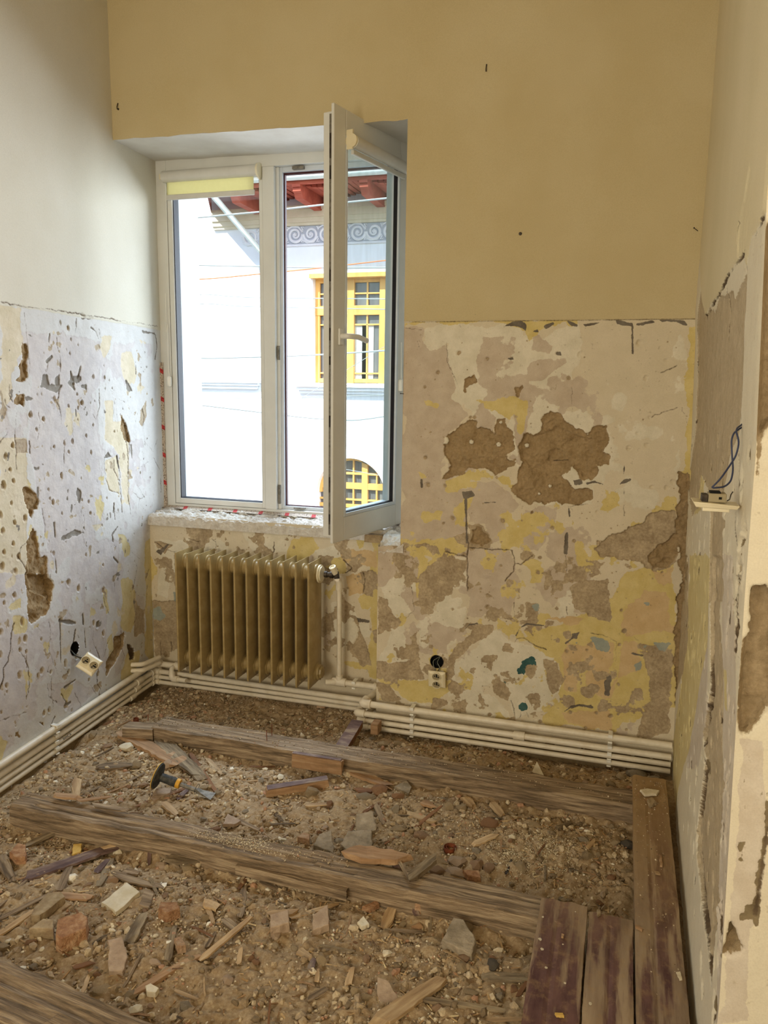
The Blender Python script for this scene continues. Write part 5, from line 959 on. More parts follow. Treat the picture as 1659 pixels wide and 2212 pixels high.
# side window on the receding wall
b = MB(); z1_, z0_ = P(410, 612)[1], P(410, 822)[1]
for t0, t1, a_, c_ in ((.12, .24, z0_, z1_), (.62, .72, z0_, z1_), (1.15, 1.25, z0_, z1_), (.12, 1.25, z1_-.12, z1_), (.12, 1.25, z0_, z0_+.12), (.12, 1.25, z0_+1.25, z0_+1.37), (.4, .44, z0_, z1_), (.9, .94, z0_, z1_), (.12, 1.25, z1_-.42, z1_-.38), (.12, 1.25, z0_+.4, z0_+.44)):
    v = [SP(t, z, off) for t in (t0, t1) for z in (a_, c_) for off in (0.005, 0.06)]; b.add(v, [(0, 1, 3, 2), (4, 6, 7, 5), (0, 4, 5, 1), (2, 3, 7, 6), (0, 2, 6, 4), (1, 5, 7, 3)])
hp(b, 'window_joinery', M['ochre_wood'])
b = MB(); b.add([SP(.12, z0_, .004), SP(1.25, z0_, .004), SP(1.25, z1_, .004), SP(.12, z1_, .004)], [(0, 1, 2, 3)]); hp(b, 'window_glazing', M['curtain'])
b = MB()
for zz_, h_, o_ in ((P(417, 522)[1], .22, .18), (P(417, 590)[1], .07, .14), (P(417, 600)[1], .04, .10), (P(417, 834)[1], .14, .12)):
    v = [SP(t, z, off) for t in (0.0, 3.4) for z in (zz_-h_/2, zz_+h_/2) for off in (0.0, o_)]; b.add(v, [(0, 1, 3, 2), (4, 6, 7, 5), (0, 4, 5, 1), (2, 3, 7, 6), (0, 2, 6, 4), (1, 5, 7, 3)])
hp(b, 'side_moulding', M['cornice'])
b = MB(); pp = [P(x, y) for x, y in ((397, 903), (410, 912), (422, 940), (431, 985), (433, 1030), (431, 1062), (421, 1015), (407, 980), (397, 962))]
b.add([(x, FY-o_, z) for o_ in (0.0, .03) for x, z in pp], [tuple(range(9, 18))]+[(i, (i+1) % 9, 9+(i+1) % 9, 9+i) for i in range(9)]); M['arch_shade'] = pm('grey_green_arch_shade', rgb(118, 120, 104), rgb(132, 134, 118), 4, .9, .1); hp(b, 'side_arch_shade', M['arch_shade'])  # shade of the arch reveal put in as a grey-green relief shape
# ledges and window head
b = MB(); z = P(480, 831)[1]; x1_ = P(565, 831)[0]
for i, (dz, dp) in enumerate(((.08, .16), (.02, .12), (-.05, .08))): b.box((xc, FY-dp, z+dz-.035), (x1_-.04*i, FY, z+dz+.03))
hp(b, 'belt_moulding', M['white_house'])
b = MB(); x0_, z = P(642, 838)
for i, (dz, dp) in enumerate(((.06, .24), (-.01, .18), (-.08, .10))): b.box((x0_+.05*i, FY-dp, z+dz-.035), (wx1+.5, FY, z+dz+.03))
hp(b, 'window_ledge', M['white_house'])
b = MB(); x0_, z = P(673, 598); b.box((x0_-.02, FY-.10, z-.04), (wx1+.1, FY+.2, z+.05)); hp(b, 'window_head', M['ochre_wood'])
# stepped cornice and scroll frieze under the eaves
b = MB()
zc1, zc2 = P(700, 452)[1], P(700, 486)[1]
for z0, z1, dp in ((zc1-.02, zc1+.07, .16), (zc1-.16, zc1-.02, .12), ((zc1+zc2)/2-.10, zc1-.16, .09), (zc2, (zc1+zc2)/2-.10, .06)): b.box((P(462, 450)[0], FY-dp, z0), (9, FY, z1))
hp(b, 'cornice', M['cornice'])
zf1, zf0 = P(650, 487)[1], P(650, 528)[1]; zf = (zf1+zf0)/2; R = (zf1-zf0)/2*0.86
b = MB(); b.box((P(562, 500)[0], FY-.012, zf0), (9, FY, zf1)); hp(b, 'frieze_ground', M['stucco_back'])
b = MB(); xf = P(606, 510)[0]; k = 0; xs_ = xf-2*R*2.12; step = R*2.12
for k in range(16):
    cx0 = xs_+k*step; s_ = 1 if k % 2 == 0 else -1
    pts = []
    for i in range(40):
        t = i/39; r_ = R*(0.92*(1-t)+0.10); a = s_*(t*3.6*PI)+ (PI if s_ > 0 else 0); pts.append((cx0+r_*math.cos(a), FY-.025, zf+r_*math.sin(a)))
    b.tube(pts, .02, 6, rs=[.034*(1-i/39*.55) for i in range(40)])
    b.tube([(cx0-R*1.1, FY-.02, zf-s_*R*.7), (cx0-R*.5, FY-.02, zf-s_*R*1.02), (cx0+R*.4, FY-.02, zf-s_*R*.95), (cx0+R*1.0, FY-.02, zf-s_*R*.3)], .02, 6)
    for j in range(5): a = j*2*PI/5+k; b.tube([(cx0, FY-.02, zf), (cx0+R*.26*math.cos(a), FY-.03, zf+R*.26*math.sin(a))], .018, 6)
    for q in (1, -1): b.tube([(cx0+R*1.05, FY-.02, zf+q*R*.5), (cx0+R*.85, FY-.03, zf+q*R*.95), (cx0+R*1.2, FY-.02, zf+q*R*.9)], .016, 6)
hp(b, 'scroll_frieze', M['stucco'], smooth=True)
b = MB(); b.box((P(562, 500)[0], FY-.04, zf1), (9, FY, zf1+.035)); b.box((P(562, 500)[0], FY-.04, zf0-.04), (9, FY, zf0)); hp(b, 'frieze_border', M['stucco'])
# eaves
EO = 1.25; EY = FY-EO
xe0 = P(444, 420, EY)[0]; ze = P(640, 398, EY)[1]
b = MB(); b.box((xe0, EY, ze), (9, EY+.07, ze+.20)); hp(b, 'fascia', M['eave_red'])
b = MB(); xw = P(457, 445)[0]; b.add([(xe0, EY+.05, ze+.08), (9, EY+.05, ze+.08), (9, FY+.2, ze+.42), (xw, FY+.2, ze+.42), (xe0, EY+.05, ze+.15), (9, EY+.05, ze+.15), (9, FY+.2, ze+.52), (xw, FY+.2, ze+.52)], [(0, 1, 2, 3), (4, 5, 6, 7), (0, 3, 7, 4), (0, 1, 5, 4), (1, 2, 6, 5), (2, 3, 7, 6)]); b.add([(xe0, EY+.05, ze-.06), (xw, FY, ze-.20), (xw, FY, ze+.5), (xe0, EY+.05, ze+.15)], [(0, 1, 2, 3)]); hp(b, 'soffit', M['eave_red'])
b = MB(); b.add([(xe0-.05, EY-.05, ze+.24), (9, EY-.05, ze+.24), (9, FY+4, ze+2.6), (xe0+2.0, FY+4, ze+2.6)], [(0, 1, 2, 3)]); hp(b, 'roof', M['roof_tile'])
rx = P(640, 418, EY)[0]; dxr = P(785, 405, EY)[0]-rx
for k in (-1, 0, 1, 2, 3):
    x0 = rx+k*dxr
    b = MB(); pr_ = [(EY-.02, ze+.0), (EY-.02, ze-.05), (EY+.02, ze-.05), (EY+.02, ze-.12), (EY+.08, ze-.15), (EY+.15, ze-.24), (FY, ze-.26), (FY, ze+.14), (EY+.05, ze+.08)]
    b.add([(x0+s_, y_, z_) for s_ in (-.085, .085) for y_, z_ in pr_], [tuple(range(9)), tuple(range(17, 8, -1))]+[(i, 9+i, 9+(i+1) % 9, (i+1) % 9) for i in range(9)]); hp(b, 'rafter_tail', M['eave_red'])
    b = MB()
    for i in range(10):                      # scalloped boards between the rafters
        t = (i+.5)/10; xx = x0+.085+t*(dxr-.17); b.box((xx-.05, EY+.25, ze+.02-.08*math.sin(t*2*PI)*0.5), (xx+.05, FY, ze+.11))
    hp(b, 'eave_board', M['eave_red'])
zg = P(640, 381, EY-.08)[1]
b = MB(); n = 10; prof = [(EY-.08+.09*math.cos(PI+PI*i/n), zg+.02+.09*math.sin(PI+PI*i/n)) for i in range(n+1)]
b.add([(x, y_, z_) for x in (xe0-.06, 9) for y_, z_ in prof], [(i, i+1, n+2+i, n+1+i) for i in range(n)])
hp(b, 'gutter', M['gutter'], smooth=True)
xg0 = xe0+.06
b = MB(); a = P(458, 420, EY-.02); c = P(572, 553, FY-.12); b.tube([(a[0], EY-.05, zg), (a[0], EY-.02, a[1]), (c[0], FY-.12, c[1]), (c[0]+.05, FY-.10, c[1]-.15), (c[0]+.05, FY-.10, GZ)], .062, 14); hp(b, 'downpipe', M['gutter'], smooth=True)
b = MB(); b.box((-40, 6.5, GZ-.05), (30, 30, GZ)); o = b.build('street', M['street']); tag(o, 'grey street below the window', 'street', kind='structure')
# second house volume closing the view at the far left
b = MB(); b.box((-30, 21.5, GZ), (-13.5, 26, 7.5)); o = b.build('neighbour_house', M['white_house']); tag(o, 'pale house far left beyond the corner house', 'house')
# overhead cables crossing the street view
def cable(name, pts, r, m, label, Ys=9.0):
    Q = []
    for i in range(len(pts)-1):
        Q.append(hY(pts[i][0], pts[i][1], Ys))
    Q.append(hY(pts[-1][0], pts[-1][1], Ys)); Q = [tuple(q) for q in Q]
    d0 = np.array(Q[0])-np.array(Q[1]); d1 = np.array(Q[-1])-np.array(Q[-2]); Q = [tuple(np.array(Q[0])+d0/np.linalg.norm(d0)*2.0)]+Q+[tuple(np.array(Q[-1])+d1/np.linalg.norm(d1)*3)]
    o = MB().tube(arc(Q, .15, 3), r, 6).build(name, m, smooth=True); tag(o, label, 'cable'); return o
cable('overhead_cable', [(385, 474), (470, 466), (570, 457), (690, 443), (838, 428)], .012, M['cable'], 'grey cable rising to the right just below the eaves', 10)
cable('overhead_cable', [(385, 572), (480, 574), (580, 576), (700, 578), (838, 578)], .009, M['cable'], 'straight grey cable level with the shade line of the white wall', 9)
cable('overhead_cable', [(385, 606), (470, 601), (570, 591), (700, 578), (838, 562)], .007, M['orange_cable'], 'thin orange cable rising to the right', 9)
cable('overhead_cable', [(385, 770), (440, 774), (570, 771), (700, 766), (838, 757)], .010, M['cable'], 'dark cable crossing the upstairs window of the house', 8.5)
cable('overhead_cable', [(610, 896), (660, 902), (720, 906), (770, 908), (838, 898)], .010, M['cable'], 'slack cable sagging below the window ledge', 8)
cable('overhead_cable', [(385, 650), (430, 634), (520, 642), (620, 644), (838, 646)], .006, M['cable'], 'thin cable kinked near the left end above the middle of the wall', 9)
cable('overhead_cable', [(385, 668), (436, 654), (520, 662), (570, 663)], .006, M['cable'], 'thin cable kinked near the left end, lower of the two', 9)
cable('overhead_cable', [(385, 860), (480, 861), (570, 859), (700, 857), (838, 853)], .005, M['cable'], 'very thin level cable under the ledges', 9)
cable('overhead_cable', [(442, 885), (500, 940), (565, 993)], .0035, M['cable'], 'thin wire slanting down to the right over the white wall', 9)
cable('overhead_cable', [(425, 950), (500, 965), (570, 983), (690, 1004)], .0035, M['cable'], 'thin wire sloping gently down past the arch', 9)
cable('overhead_cable', [(432, 980), (500, 955), (548, 925)], .0035, M['cable'], 'thin wire rising to the right in the lower left light', 9)
# ================================================================ FLOOR of rubble between the joists
def GH(x, y):
    x = np.asarray(x, float); y = np.asarray(y, float)
    z = -0.066 + fbm(x, y, 0.45, 1, 3)*0.030 + fbm(x, y, 0.09, 3, 4)*0.016
    z = z - 0.045*np.clip((y-3.10)/0.2, 0, 1) - 0.040*np.clip(1-(x-XL(y))/0.16, 0, 1)   # the bed drops away along the walls under the pipes
    z = z - 0.018*np.exp(-((y-2.03)/0.06)**2)*(x < -0.1) - 0.014*np.exp(-((y-2.74)/0.05)**2)
    z = z + 0.016*np.exp(-(((x+0.35)/0.35)**2+((y-2.45)/0.16)**2)) - 0.020*np.exp(-(((x+1.35)/0.3)**2+((y-1.5)/0.08)**2))
    return z
def gh(x, y): return float(GH(x, y))
gx = np.array(join(lin(-2.5, -2.0, 0.02), lin(-2.0, 0.30, 0.0062))); gy = np.array(join(lin(-5.1, 1.0, 0.06), lin(1.0, 3.56, 0.0062)))
GX, GY = np.meshgrid(gx, gy, indexing='ij')
GZ_ = GH(GX, GY)+fbm(GX, GY, 0.022, 5, 3)*0.012+np.abs(fbm(GX, GY, 0.035, 6, 3))*0.014-.002
V = np.stack([GX, GY, GZ_], -1).reshape(-1, 3); I = np.arange(V.shape[0]).reshape(GX.shape)
F = np.stack([I[:-1, :-1], I[1:, :-1], I[1:, 1:], I[:-1, 1:]], -1).reshape(-1, 4)
def soilmat():
    m, nt, b = newmat('dusty_soil'); L = nt.links.new; tc = N(nt, 'ShaderNodeTexCoord')
    def no(s, d=6, r=.65): n = N(nt, 'ShaderNodeTexNoise'); n.inputs['Scale'].default_value = s; n.inputs['Detail'].default_value = d; n.inputs['Roughness'].default_value = r; L(tc.outputs['Object'], n.inputs['Vector']); return n.outputs['Fac']
    def ra(f, st): 
        r = N(nt, 'ShaderNodeValToRGB'); e = r.color_ramp.elements; e[0].position, e[0].color = st[0]; e[1].position, e[1].color = st[-1]
        for p, c in st[1:-1]: x = e.new(p); x.color = c
        L(f, r.inputs[0]); return r.outputs[0]
    a = ra(no(2.6, 5), [(.32, rgb(128, 106, 76)), (.48, rgb(162, 138, 106)), (.60, rgb(184, 162, 128)), (.74, rgb(208, 188, 154))])
    c = ra(no(60, 8, .75), [(.30, rgb(98, 78, 54)), (.48, rgb(156, 132, 100)), (.66, rgb(208, 188, 156))])
    mx = N(nt, 'ShaderNodeMix', data_type='RGBA'); mx.inputs[0].default_value = .55; L(a, mx.inputs[6]); L(c, mx.inputs[7])
    vo = N(nt, 'ShaderNodeTexVoronoi'); vo.inputs['Scale'].default_value = 170; L(tc.outputs['Object'], vo.inputs['Vector'])
    cr = ra(vo.outputs['Color'], [(.0, rgb(150, 118, 84)), (.5, rgb(182, 152, 114)), (.92, rgb(206, 184, 148)), (1.0, rgb(226, 212, 186))])
    m2 = N(nt, 'ShaderNodeMix', data_type='RGBA'); m2.inputs[0].default_value = .30; L(mx.outputs[2], m2.inputs[6]); L(cr, m2.inputs[7])
    L(m2.outputs[2], b.inputs['Base Color']); b.inputs['Roughness'].default_value = .95; b.inputs['Specular IOR Level'].default_value = .1
    bu = N(nt, 'ShaderNodeBump'); bu.inputs['Strength'].default_value = .7; bu.inputs['Distance'].default_value = .006; L(no(110, 6, .7), bu.inputs['Height']); L(bu.outputs[0], b.inputs['Normal'])
    return m
M['soil'] = soilmat()
tag(npmesh('floor', V, F, M['soil'], None, True), 'dusty brown soil and rubble bed between the floor joists', 'floor', kind='structure')
def stuffmat(name, stops):
    m, nt, b = newmat(name); L = nt.links.new
    a = N(nt, 'ShaderNodeAttribute', attribute_name='tone'); r = N(nt, 'ShaderNodeValToRGB'); r.color_ramp.interpolation = 'CONSTANT'; e = r.color_ramp.elements
    e[0].position, e[0].color = stops[0]; e[1].position, e[1].color = stops[-1]
    for p, c in stops[1:-1]: x = e.new(p); x.color = c
    L(a.outputs['Fac'], r.inputs[0])
    tc = N(nt, 'ShaderNodeTexCoord'); n = N(nt, 'ShaderNodeTexNoise'); n.inputs['Scale'].default_value = 130; n.inputs['Detail'].default_value = 4; L(tc.outputs['Object'], n.inputs['Vector'])
    mx = N(nt, 'ShaderNodeMix', data_type='RGBA', blend_type='OVERLAY'); mx.inputs[0].default_value = .55; L(r.outputs[0], mx.inputs[6]); L(n.outputs['Fac'], mx.inputs[7])
    L(mx.outputs[2], b.inputs['Base Color']); b.inputs['Roughness'].default_value = .95; b.inputs['Specular IOR Level'].default_value = .1; return m
def blocked(x, y):
    """under a joist or a board"""
    j1 = (y > 2.79) & (y < 2.93) & (x > -1.99); j2 = (y > 2.07) & (y < 2.19) & (x > -2.04) & (x < -0.12); bd = (x > 0.10) & (y < 2.98); bd2 = (x > -0.16) & (y < 2.18); j3 = (y > 1.26) & (y < 1.44+0.06*np.clip(-1.1-x, -1, 1)) & (x < -0.90)
    lw = x < XL(y)+0.03
    return j1 | j2 | bd | bd2 | j3 | lw
def scatter(n, x0, x1, y0, y1, dens=None):
    x = NR.uniform(x0, x1, n); y = NR.uniform(y0, y1, n); k = ~blocked(x, y) & (x < 0.24)
    if dens is not None: k &= NR.rand(n) < dens(x, y)
    return x[k], y[k]
def rock_proto(seed, sub=1, flat=1.0, cuts=9):
    r = random.Random(seed); bm = bmesh.new(); bmesh.ops.create_icosphere(bm, subdivisions=sub, radius=1.0)
    for v in bm.verts: v.co *= r.uniform(.9, 1.08)
    for i in range(cuts):
        n = Vector((r.gauss(0, 1), r.gauss(0, 1), r.gauss(0, 1))).normalized(); d = r.uniform(.45, .8)
        for v in bm.verts:
            k = v.co.dot(n)
            if k > d: v.co -= n*(k-d)
    for v in bm.verts: v.co.x *= r.uniform(.98, 1.02); v.co.z *= flat
    bm.verts.ensure_lookup_table(); V = np.array([v.co[:] for v in bm.verts]); F = np.array([[l.index for l in f.verts] for f in bm.faces]); bm.free(); return V, F
RP = [rock_proto(100+i, 1, 1.0, 7) for i in range(8)]
def rot3(n):
    a, b, c = NR.rand(3, n)*2*PI; ca, sa, cb, sb = np.cos(a), np.sin(a), np.cos(b), np.sin(b)
    Rz = np.zeros((n, 3, 3)); Rz[:, 0, 0] = ca; Rz[:, 0, 1] = -sa; Rz[:, 1, 0] = sa; Rz[:, 1, 1] = ca; Rz[:, 2, 2] = 1
    return Rz, b
def pebbles(name, x, y, size, m, zf, flat=(0.45, 0.9), lift=0.25, label=None, tilt=0.5):
    n = len(x); V_, F_, T_2 = [], [], []; base = 0
    Rz, _ = rot3(n); tl = NR.uniform(-tilt, tilt, n); tw = NR.uniform(-tilt, tilt, n)
    sx_ = size*NR.uniform(.7, 1.35, n); sy_ = size*NR.uniform(.7, 1.0, n); sz = size*NR.uniform(flat[0], flat[1], n); tone = NR.rand(n)
    z = zf(x, y)+sz*lift; pick = NR.randint(0, len(RP), n)
    for k, (PV, PF) in enumerate(RP):
        i = np.where(pick == k)[0]
        if not len(i): continue
        Q = PV[None]*np.stack([sx_[i], sy_[i], sz[i]], -1)[:, None, :]
        ct, st = np.cos(tl[i])[:, None], np.sin(tl[i])[:, None]; Q = np.stack([Q[..., 0]*ct-Q[..., 2]*st, Q[..., 1], Q[..., 0]*st+Q[..., 2]*ct], -1)
        ct, st = np.cos(tw[i])[:, None], np.sin(tw[i])[:, None]; Q = np.stack([Q[..., 0], Q[..., 1]*ct-Q[..., 2]*st, Q[..., 1]*st+Q[..., 2]*ct], -1)
        Q = np.einsum('nij,nkj->nki', Rz[i], Q)+np.stack([x[i], y[i], z[i]], -1)[:, None, :]
        V_.append(Q.reshape(-1, 3)); m_ = len(i); F_.append((PF[None]+np.arange(m_)[:, None, None]*len(PV)).reshape(-1, PF.shape[1])+base); base += m_*len(PV); T_2.append(np.repeat(tone[i], len(PV)))
    o = npmesh(name, np.concatenate(V_), np.concatenate(F_), m); at = o.data.attributes.new('tone', 'FLOAT', 'POINT'); at.data.foreach_set('value', np.concatenate(T_2).astype(np.float32))
    tag(o, label, 'rubble', kind='stuff'); return o
M['pebble'] = stuffmat('mixed_pebbles', [(0.0, rgb(150, 128, 98)), (.2, rgb(176, 154, 122)), (.42, rgb(196, 176, 144)), (.62, rgb(164, 144, 118)), (.78, rgb(124, 106, 82)), (.88, rgb(176, 136, 106)), (.93, rgb(216, 200, 170)), (.98, rgb(236, 226, 204))])
M['chips'] = stuffmat('wood_chips', [(0.0, rgb(168, 132, 90)), (.3, rgb(196, 164, 118)), (.6, rgb(132, 102, 70)), (.85, rgb(214, 188, 142)), (.95, rgb(110, 84, 64))])
grav = lambda x, y: np.clip(0.55+1.6*fbm(x, y, 0.35, 7, 3), .12, 1)
x, y = scatter(70000, -2.35, 0.25, 1.0, 3.48, grav); pebbles('fine_gravel', x, y, NR.uniform(.0024, .0068, len(x)), M['pebble'], GH, label='fine gravel and mortar crumbs strewn over the soil')
grav2 = lambda x, y: np.clip(0.45+2.0*fbm(x+3, y, 0.30, 2, 3)+0.2*(y > 2.2)+.3*np.exp(-((y-2.0)/.1)**2), .10, 1)
x, y = scatter(20000, -2.35, 0.25, 1.0, 3.46, grav2); pebbles('coarse_gravel', x, y, np.minimum(.0052+NR.exponential(.0040, len(x)), .018), M['pebble'], GH, label='coarse gravel and broken mortar among the joists')
def slivers(name, x, y, L0, W0, m, label, zf=GH, flatz=0.15):
    n = len(x); a = NR.rand(n)*2*PI; L = L0*NR.uniform(.5, 1.5, n); W = W0*NR.uniform(.5, 1.4, n); t = NR.uniform(-.16, .16, n); z = zf(x, y)+.004
    u = np.stack([np.cos(a)*np.cos(t), np.sin(a)*np.cos(t), np.sin(t)], -1); v = np.stack([-np.sin(a), np.cos(a), NR.uniform(-.3, .3, n)], -1); up = np.cross(u, v); c = np.stack([x, y, z], -1)
    V_ = []
    for s1, s2, s3, tp_ in ((-1, -1, -1, 1), (1, -1, -1, .5), (1, 1, -1, .5), (-1, 1, -1, 1), (-1, -1, 1, 1), (1, -1, 1, .5), (1, 1, 1, .5), (-1, 1, 1, 1)): V_.append(c+u*(s1*L/2)[:, None]+v*(s2*W/2*tp_)[:, None]+up*(s3*W*flatz)[:, None])
    V = np.stack(V_, 1).reshape(-1, 3); q = np.array([(0, 3, 2, 1), (4, 5, 6, 7), (0, 1, 5, 4), (1, 2, 6, 5), (2, 3, 7, 6), (3, 0, 4, 7)]); F = (q[None]+np.arange(n)[:, None, None]*8).reshape(-1, 4)
    o = npmesh(name, V, F, m); at = o.data.attributes.new('tone', 'FLOAT', 'POINT'); at.data.foreach_set('value', np.repeat(NR.rand(n), 8).astype(np.float32)); tag(o, label, 'wood chips', kind='stuff'); return o
x, y = scatter(3600, -2.35, 0.2, 1.05, 2.75, lambda x, y: np.clip(.45+1.8*fbm(x, y+5, .3, 4, 3)+.25*(y < 2.1), .05, 1)); slivers('wood_chips', x, y, .022, .0042, M['chips'], 'small wood chips and slivers scattered over the rubble')
x, y = scatter(700, -2.1, 0.2, 2.95, 3.35); slivers('wood_chips', x, y, .020, .004, M['chips'], 'dusty slivers in the strip between back joist and wall')
# ---------------------------------------------------------------- joists and boards
def beam(name, p0, p1, w, h, m, label, cat, wob=0.004, ends=(0, 0), seg=90, split=None, top_noise=0.004, seed=0, edge_chip=0.006, across=8, droop=0.0):
    """long timber: local x along the length, z up, top face at the height of p0/p1; ends = jaggedness at each end"""
    p0 = Vector(p0); p1 = Vector(p1); L = (p1-p0).length; nu = seg; nv = across
    ring = [(-.5, 0)]+[(-.5+i/nv, 0) for i in range(nv+1)][1:]+[(.5, -1), (.25, -1), (-.25, -1), (-.5, -1)]
    ring = [(-.5+i/nv, 0.0) for i in range(nv+1)]+[(.5, -.33), (.5, -.66), (.5, -1), (0, -1), (-.5, -1), (-.5, -.66), (-.5, -.33)]
    k = len(ring); V = []
    for i in range(nu+1):
        t = i/nu
        for j, (a, b) in enumerate(ring):
            xx = t*L
            if i == 0: xx += ends[0]*(0.5+float(vn(a*w*1.0, b*h, .018, seed+1)))*1.0
            if i == nu: xx -= ends[1]*(0.5+float(vn(a*w*1.0, b*h, .018, seed+2)))
            yy = a*w + wob*float(vn(t*L, seed*3.1, .25, seed))*1.5; zz = b*h
            if abs(a) > .49 and b == 0: zz -= edge_chip*max(0, float(fbm(t*L, a+seed, .05, seed+3, 4))+.25); yy -= math.copysign(edge_chip*.7*max(0, float(fbm(t*L, a+seed+7, .04, seed+4, 4))+.2), a)
            elif b == 0: zz += top_noise*float(fbm(t*L*.35, a*w, .03, seed+5, 4))
            elif abs(a) > .49: yy += math.copysign(.003*float(fbm(t*L, b*h, .04, seed+6, 4)), a)
            if split and b == 0:
                for (sa, t0, t1, dp) in split:
                    if abs(a-sa) < .5/nv and t0 < t < t1: zz -= dp
            zz -= droop*math.sin(PI*t)
            V.append((xx, yy, zz))
    F = [(i*k+j, i*k+(j+1) % k, (i+1)*k+(j+1) % k, (i+1)*k+j) for i in range(nu) for j in range(k)]+[tuple(range(k))[::-1], tuple(nu*k+j for j in range(k))]
    b = MB().add(V, F); o = b.build(name, m); o.matrix_world = Matrix.Translation(p0) @ basis_from(p1-p0).to_4x4()
    if label: tag(o, label, cat)
    return o
bpy.context.view_layer.update()
j1 = beam('floor_joist', (-1.93, 2.858, 0.0), (0.12, 2.85, 0.0), .118, .085, M['wood_old'], 'long weathered floor joist nearest the back wall', 'joist', ends=(.05, 0), split=[(-.2, .02, .3, .006), (.3, .1, .26, .005), (0.1, .5, .8, .003)], seed=1, wob=.012, seg=160)
j1b = beam('joist_offcut', (-2.06, 2.80, -0.012), (-1.90, 2.825, -0.006), .075, .055, M['wood_old'], 'broken off joist end wedged against the left tip of the back joist', 'timber', ends=(.04, .03), seed=9, seg=16)
j2 = beam('floor_joist', (-2.035, 2.130, 0.0), (-0.14, 2.118, 0.0), .102, .080, M['wood_old'], 'long cracked floor joist across the middle of the room', 'joist', ends=(.05, 0), split=[(-.12, .05, .62, .009), (.25, .0, .3, .006), (-.3, .45, .7, .006)], seed=2, wob=.014, seg=160, top_noise=.006, edge_chip=.010)
j2b = beam('joist_splinter', (-1.12, 2.066, -0.030), (-0.72, 2.056, -0.032), .03, .03, M['wood_old'], 'long lath split off the front face of the middle joist', 'timber', ends=(.05, .02), seed=5, seg=40)
j3 = beam('floor_joist', (-1.75, 1.415, 0.0), (-0.86, 1.318, 0.0), .15, .085, M['wood_old'], 'wide floor joist cutting the bottom left corner of the view', 'joist', split=[(.12, .0, .9, .010), (-.12, .2, .6, .006)], seed=3, wob=.012, seg=90, top_noise=.006, edge_chip=.009)
def board(name, x0, x1, y0, y1, zt_, label, seed, skew=0.0, taper=0.0):
    return beam(name, ((x0+x1)/2, y0, zt_), ((x0+x1)/2+skew, y1, zt_), abs(x1-x0), .028, M['board'], label, 'floorboard', wob=.003, seed=seed, seg=120, top_noise=.0016, edge_chip=.004, across=12, ends=(0, .012), split=[(.08, .3, .9, .003)] if seed % 2 else [(-.04, .45, .95, .003)])
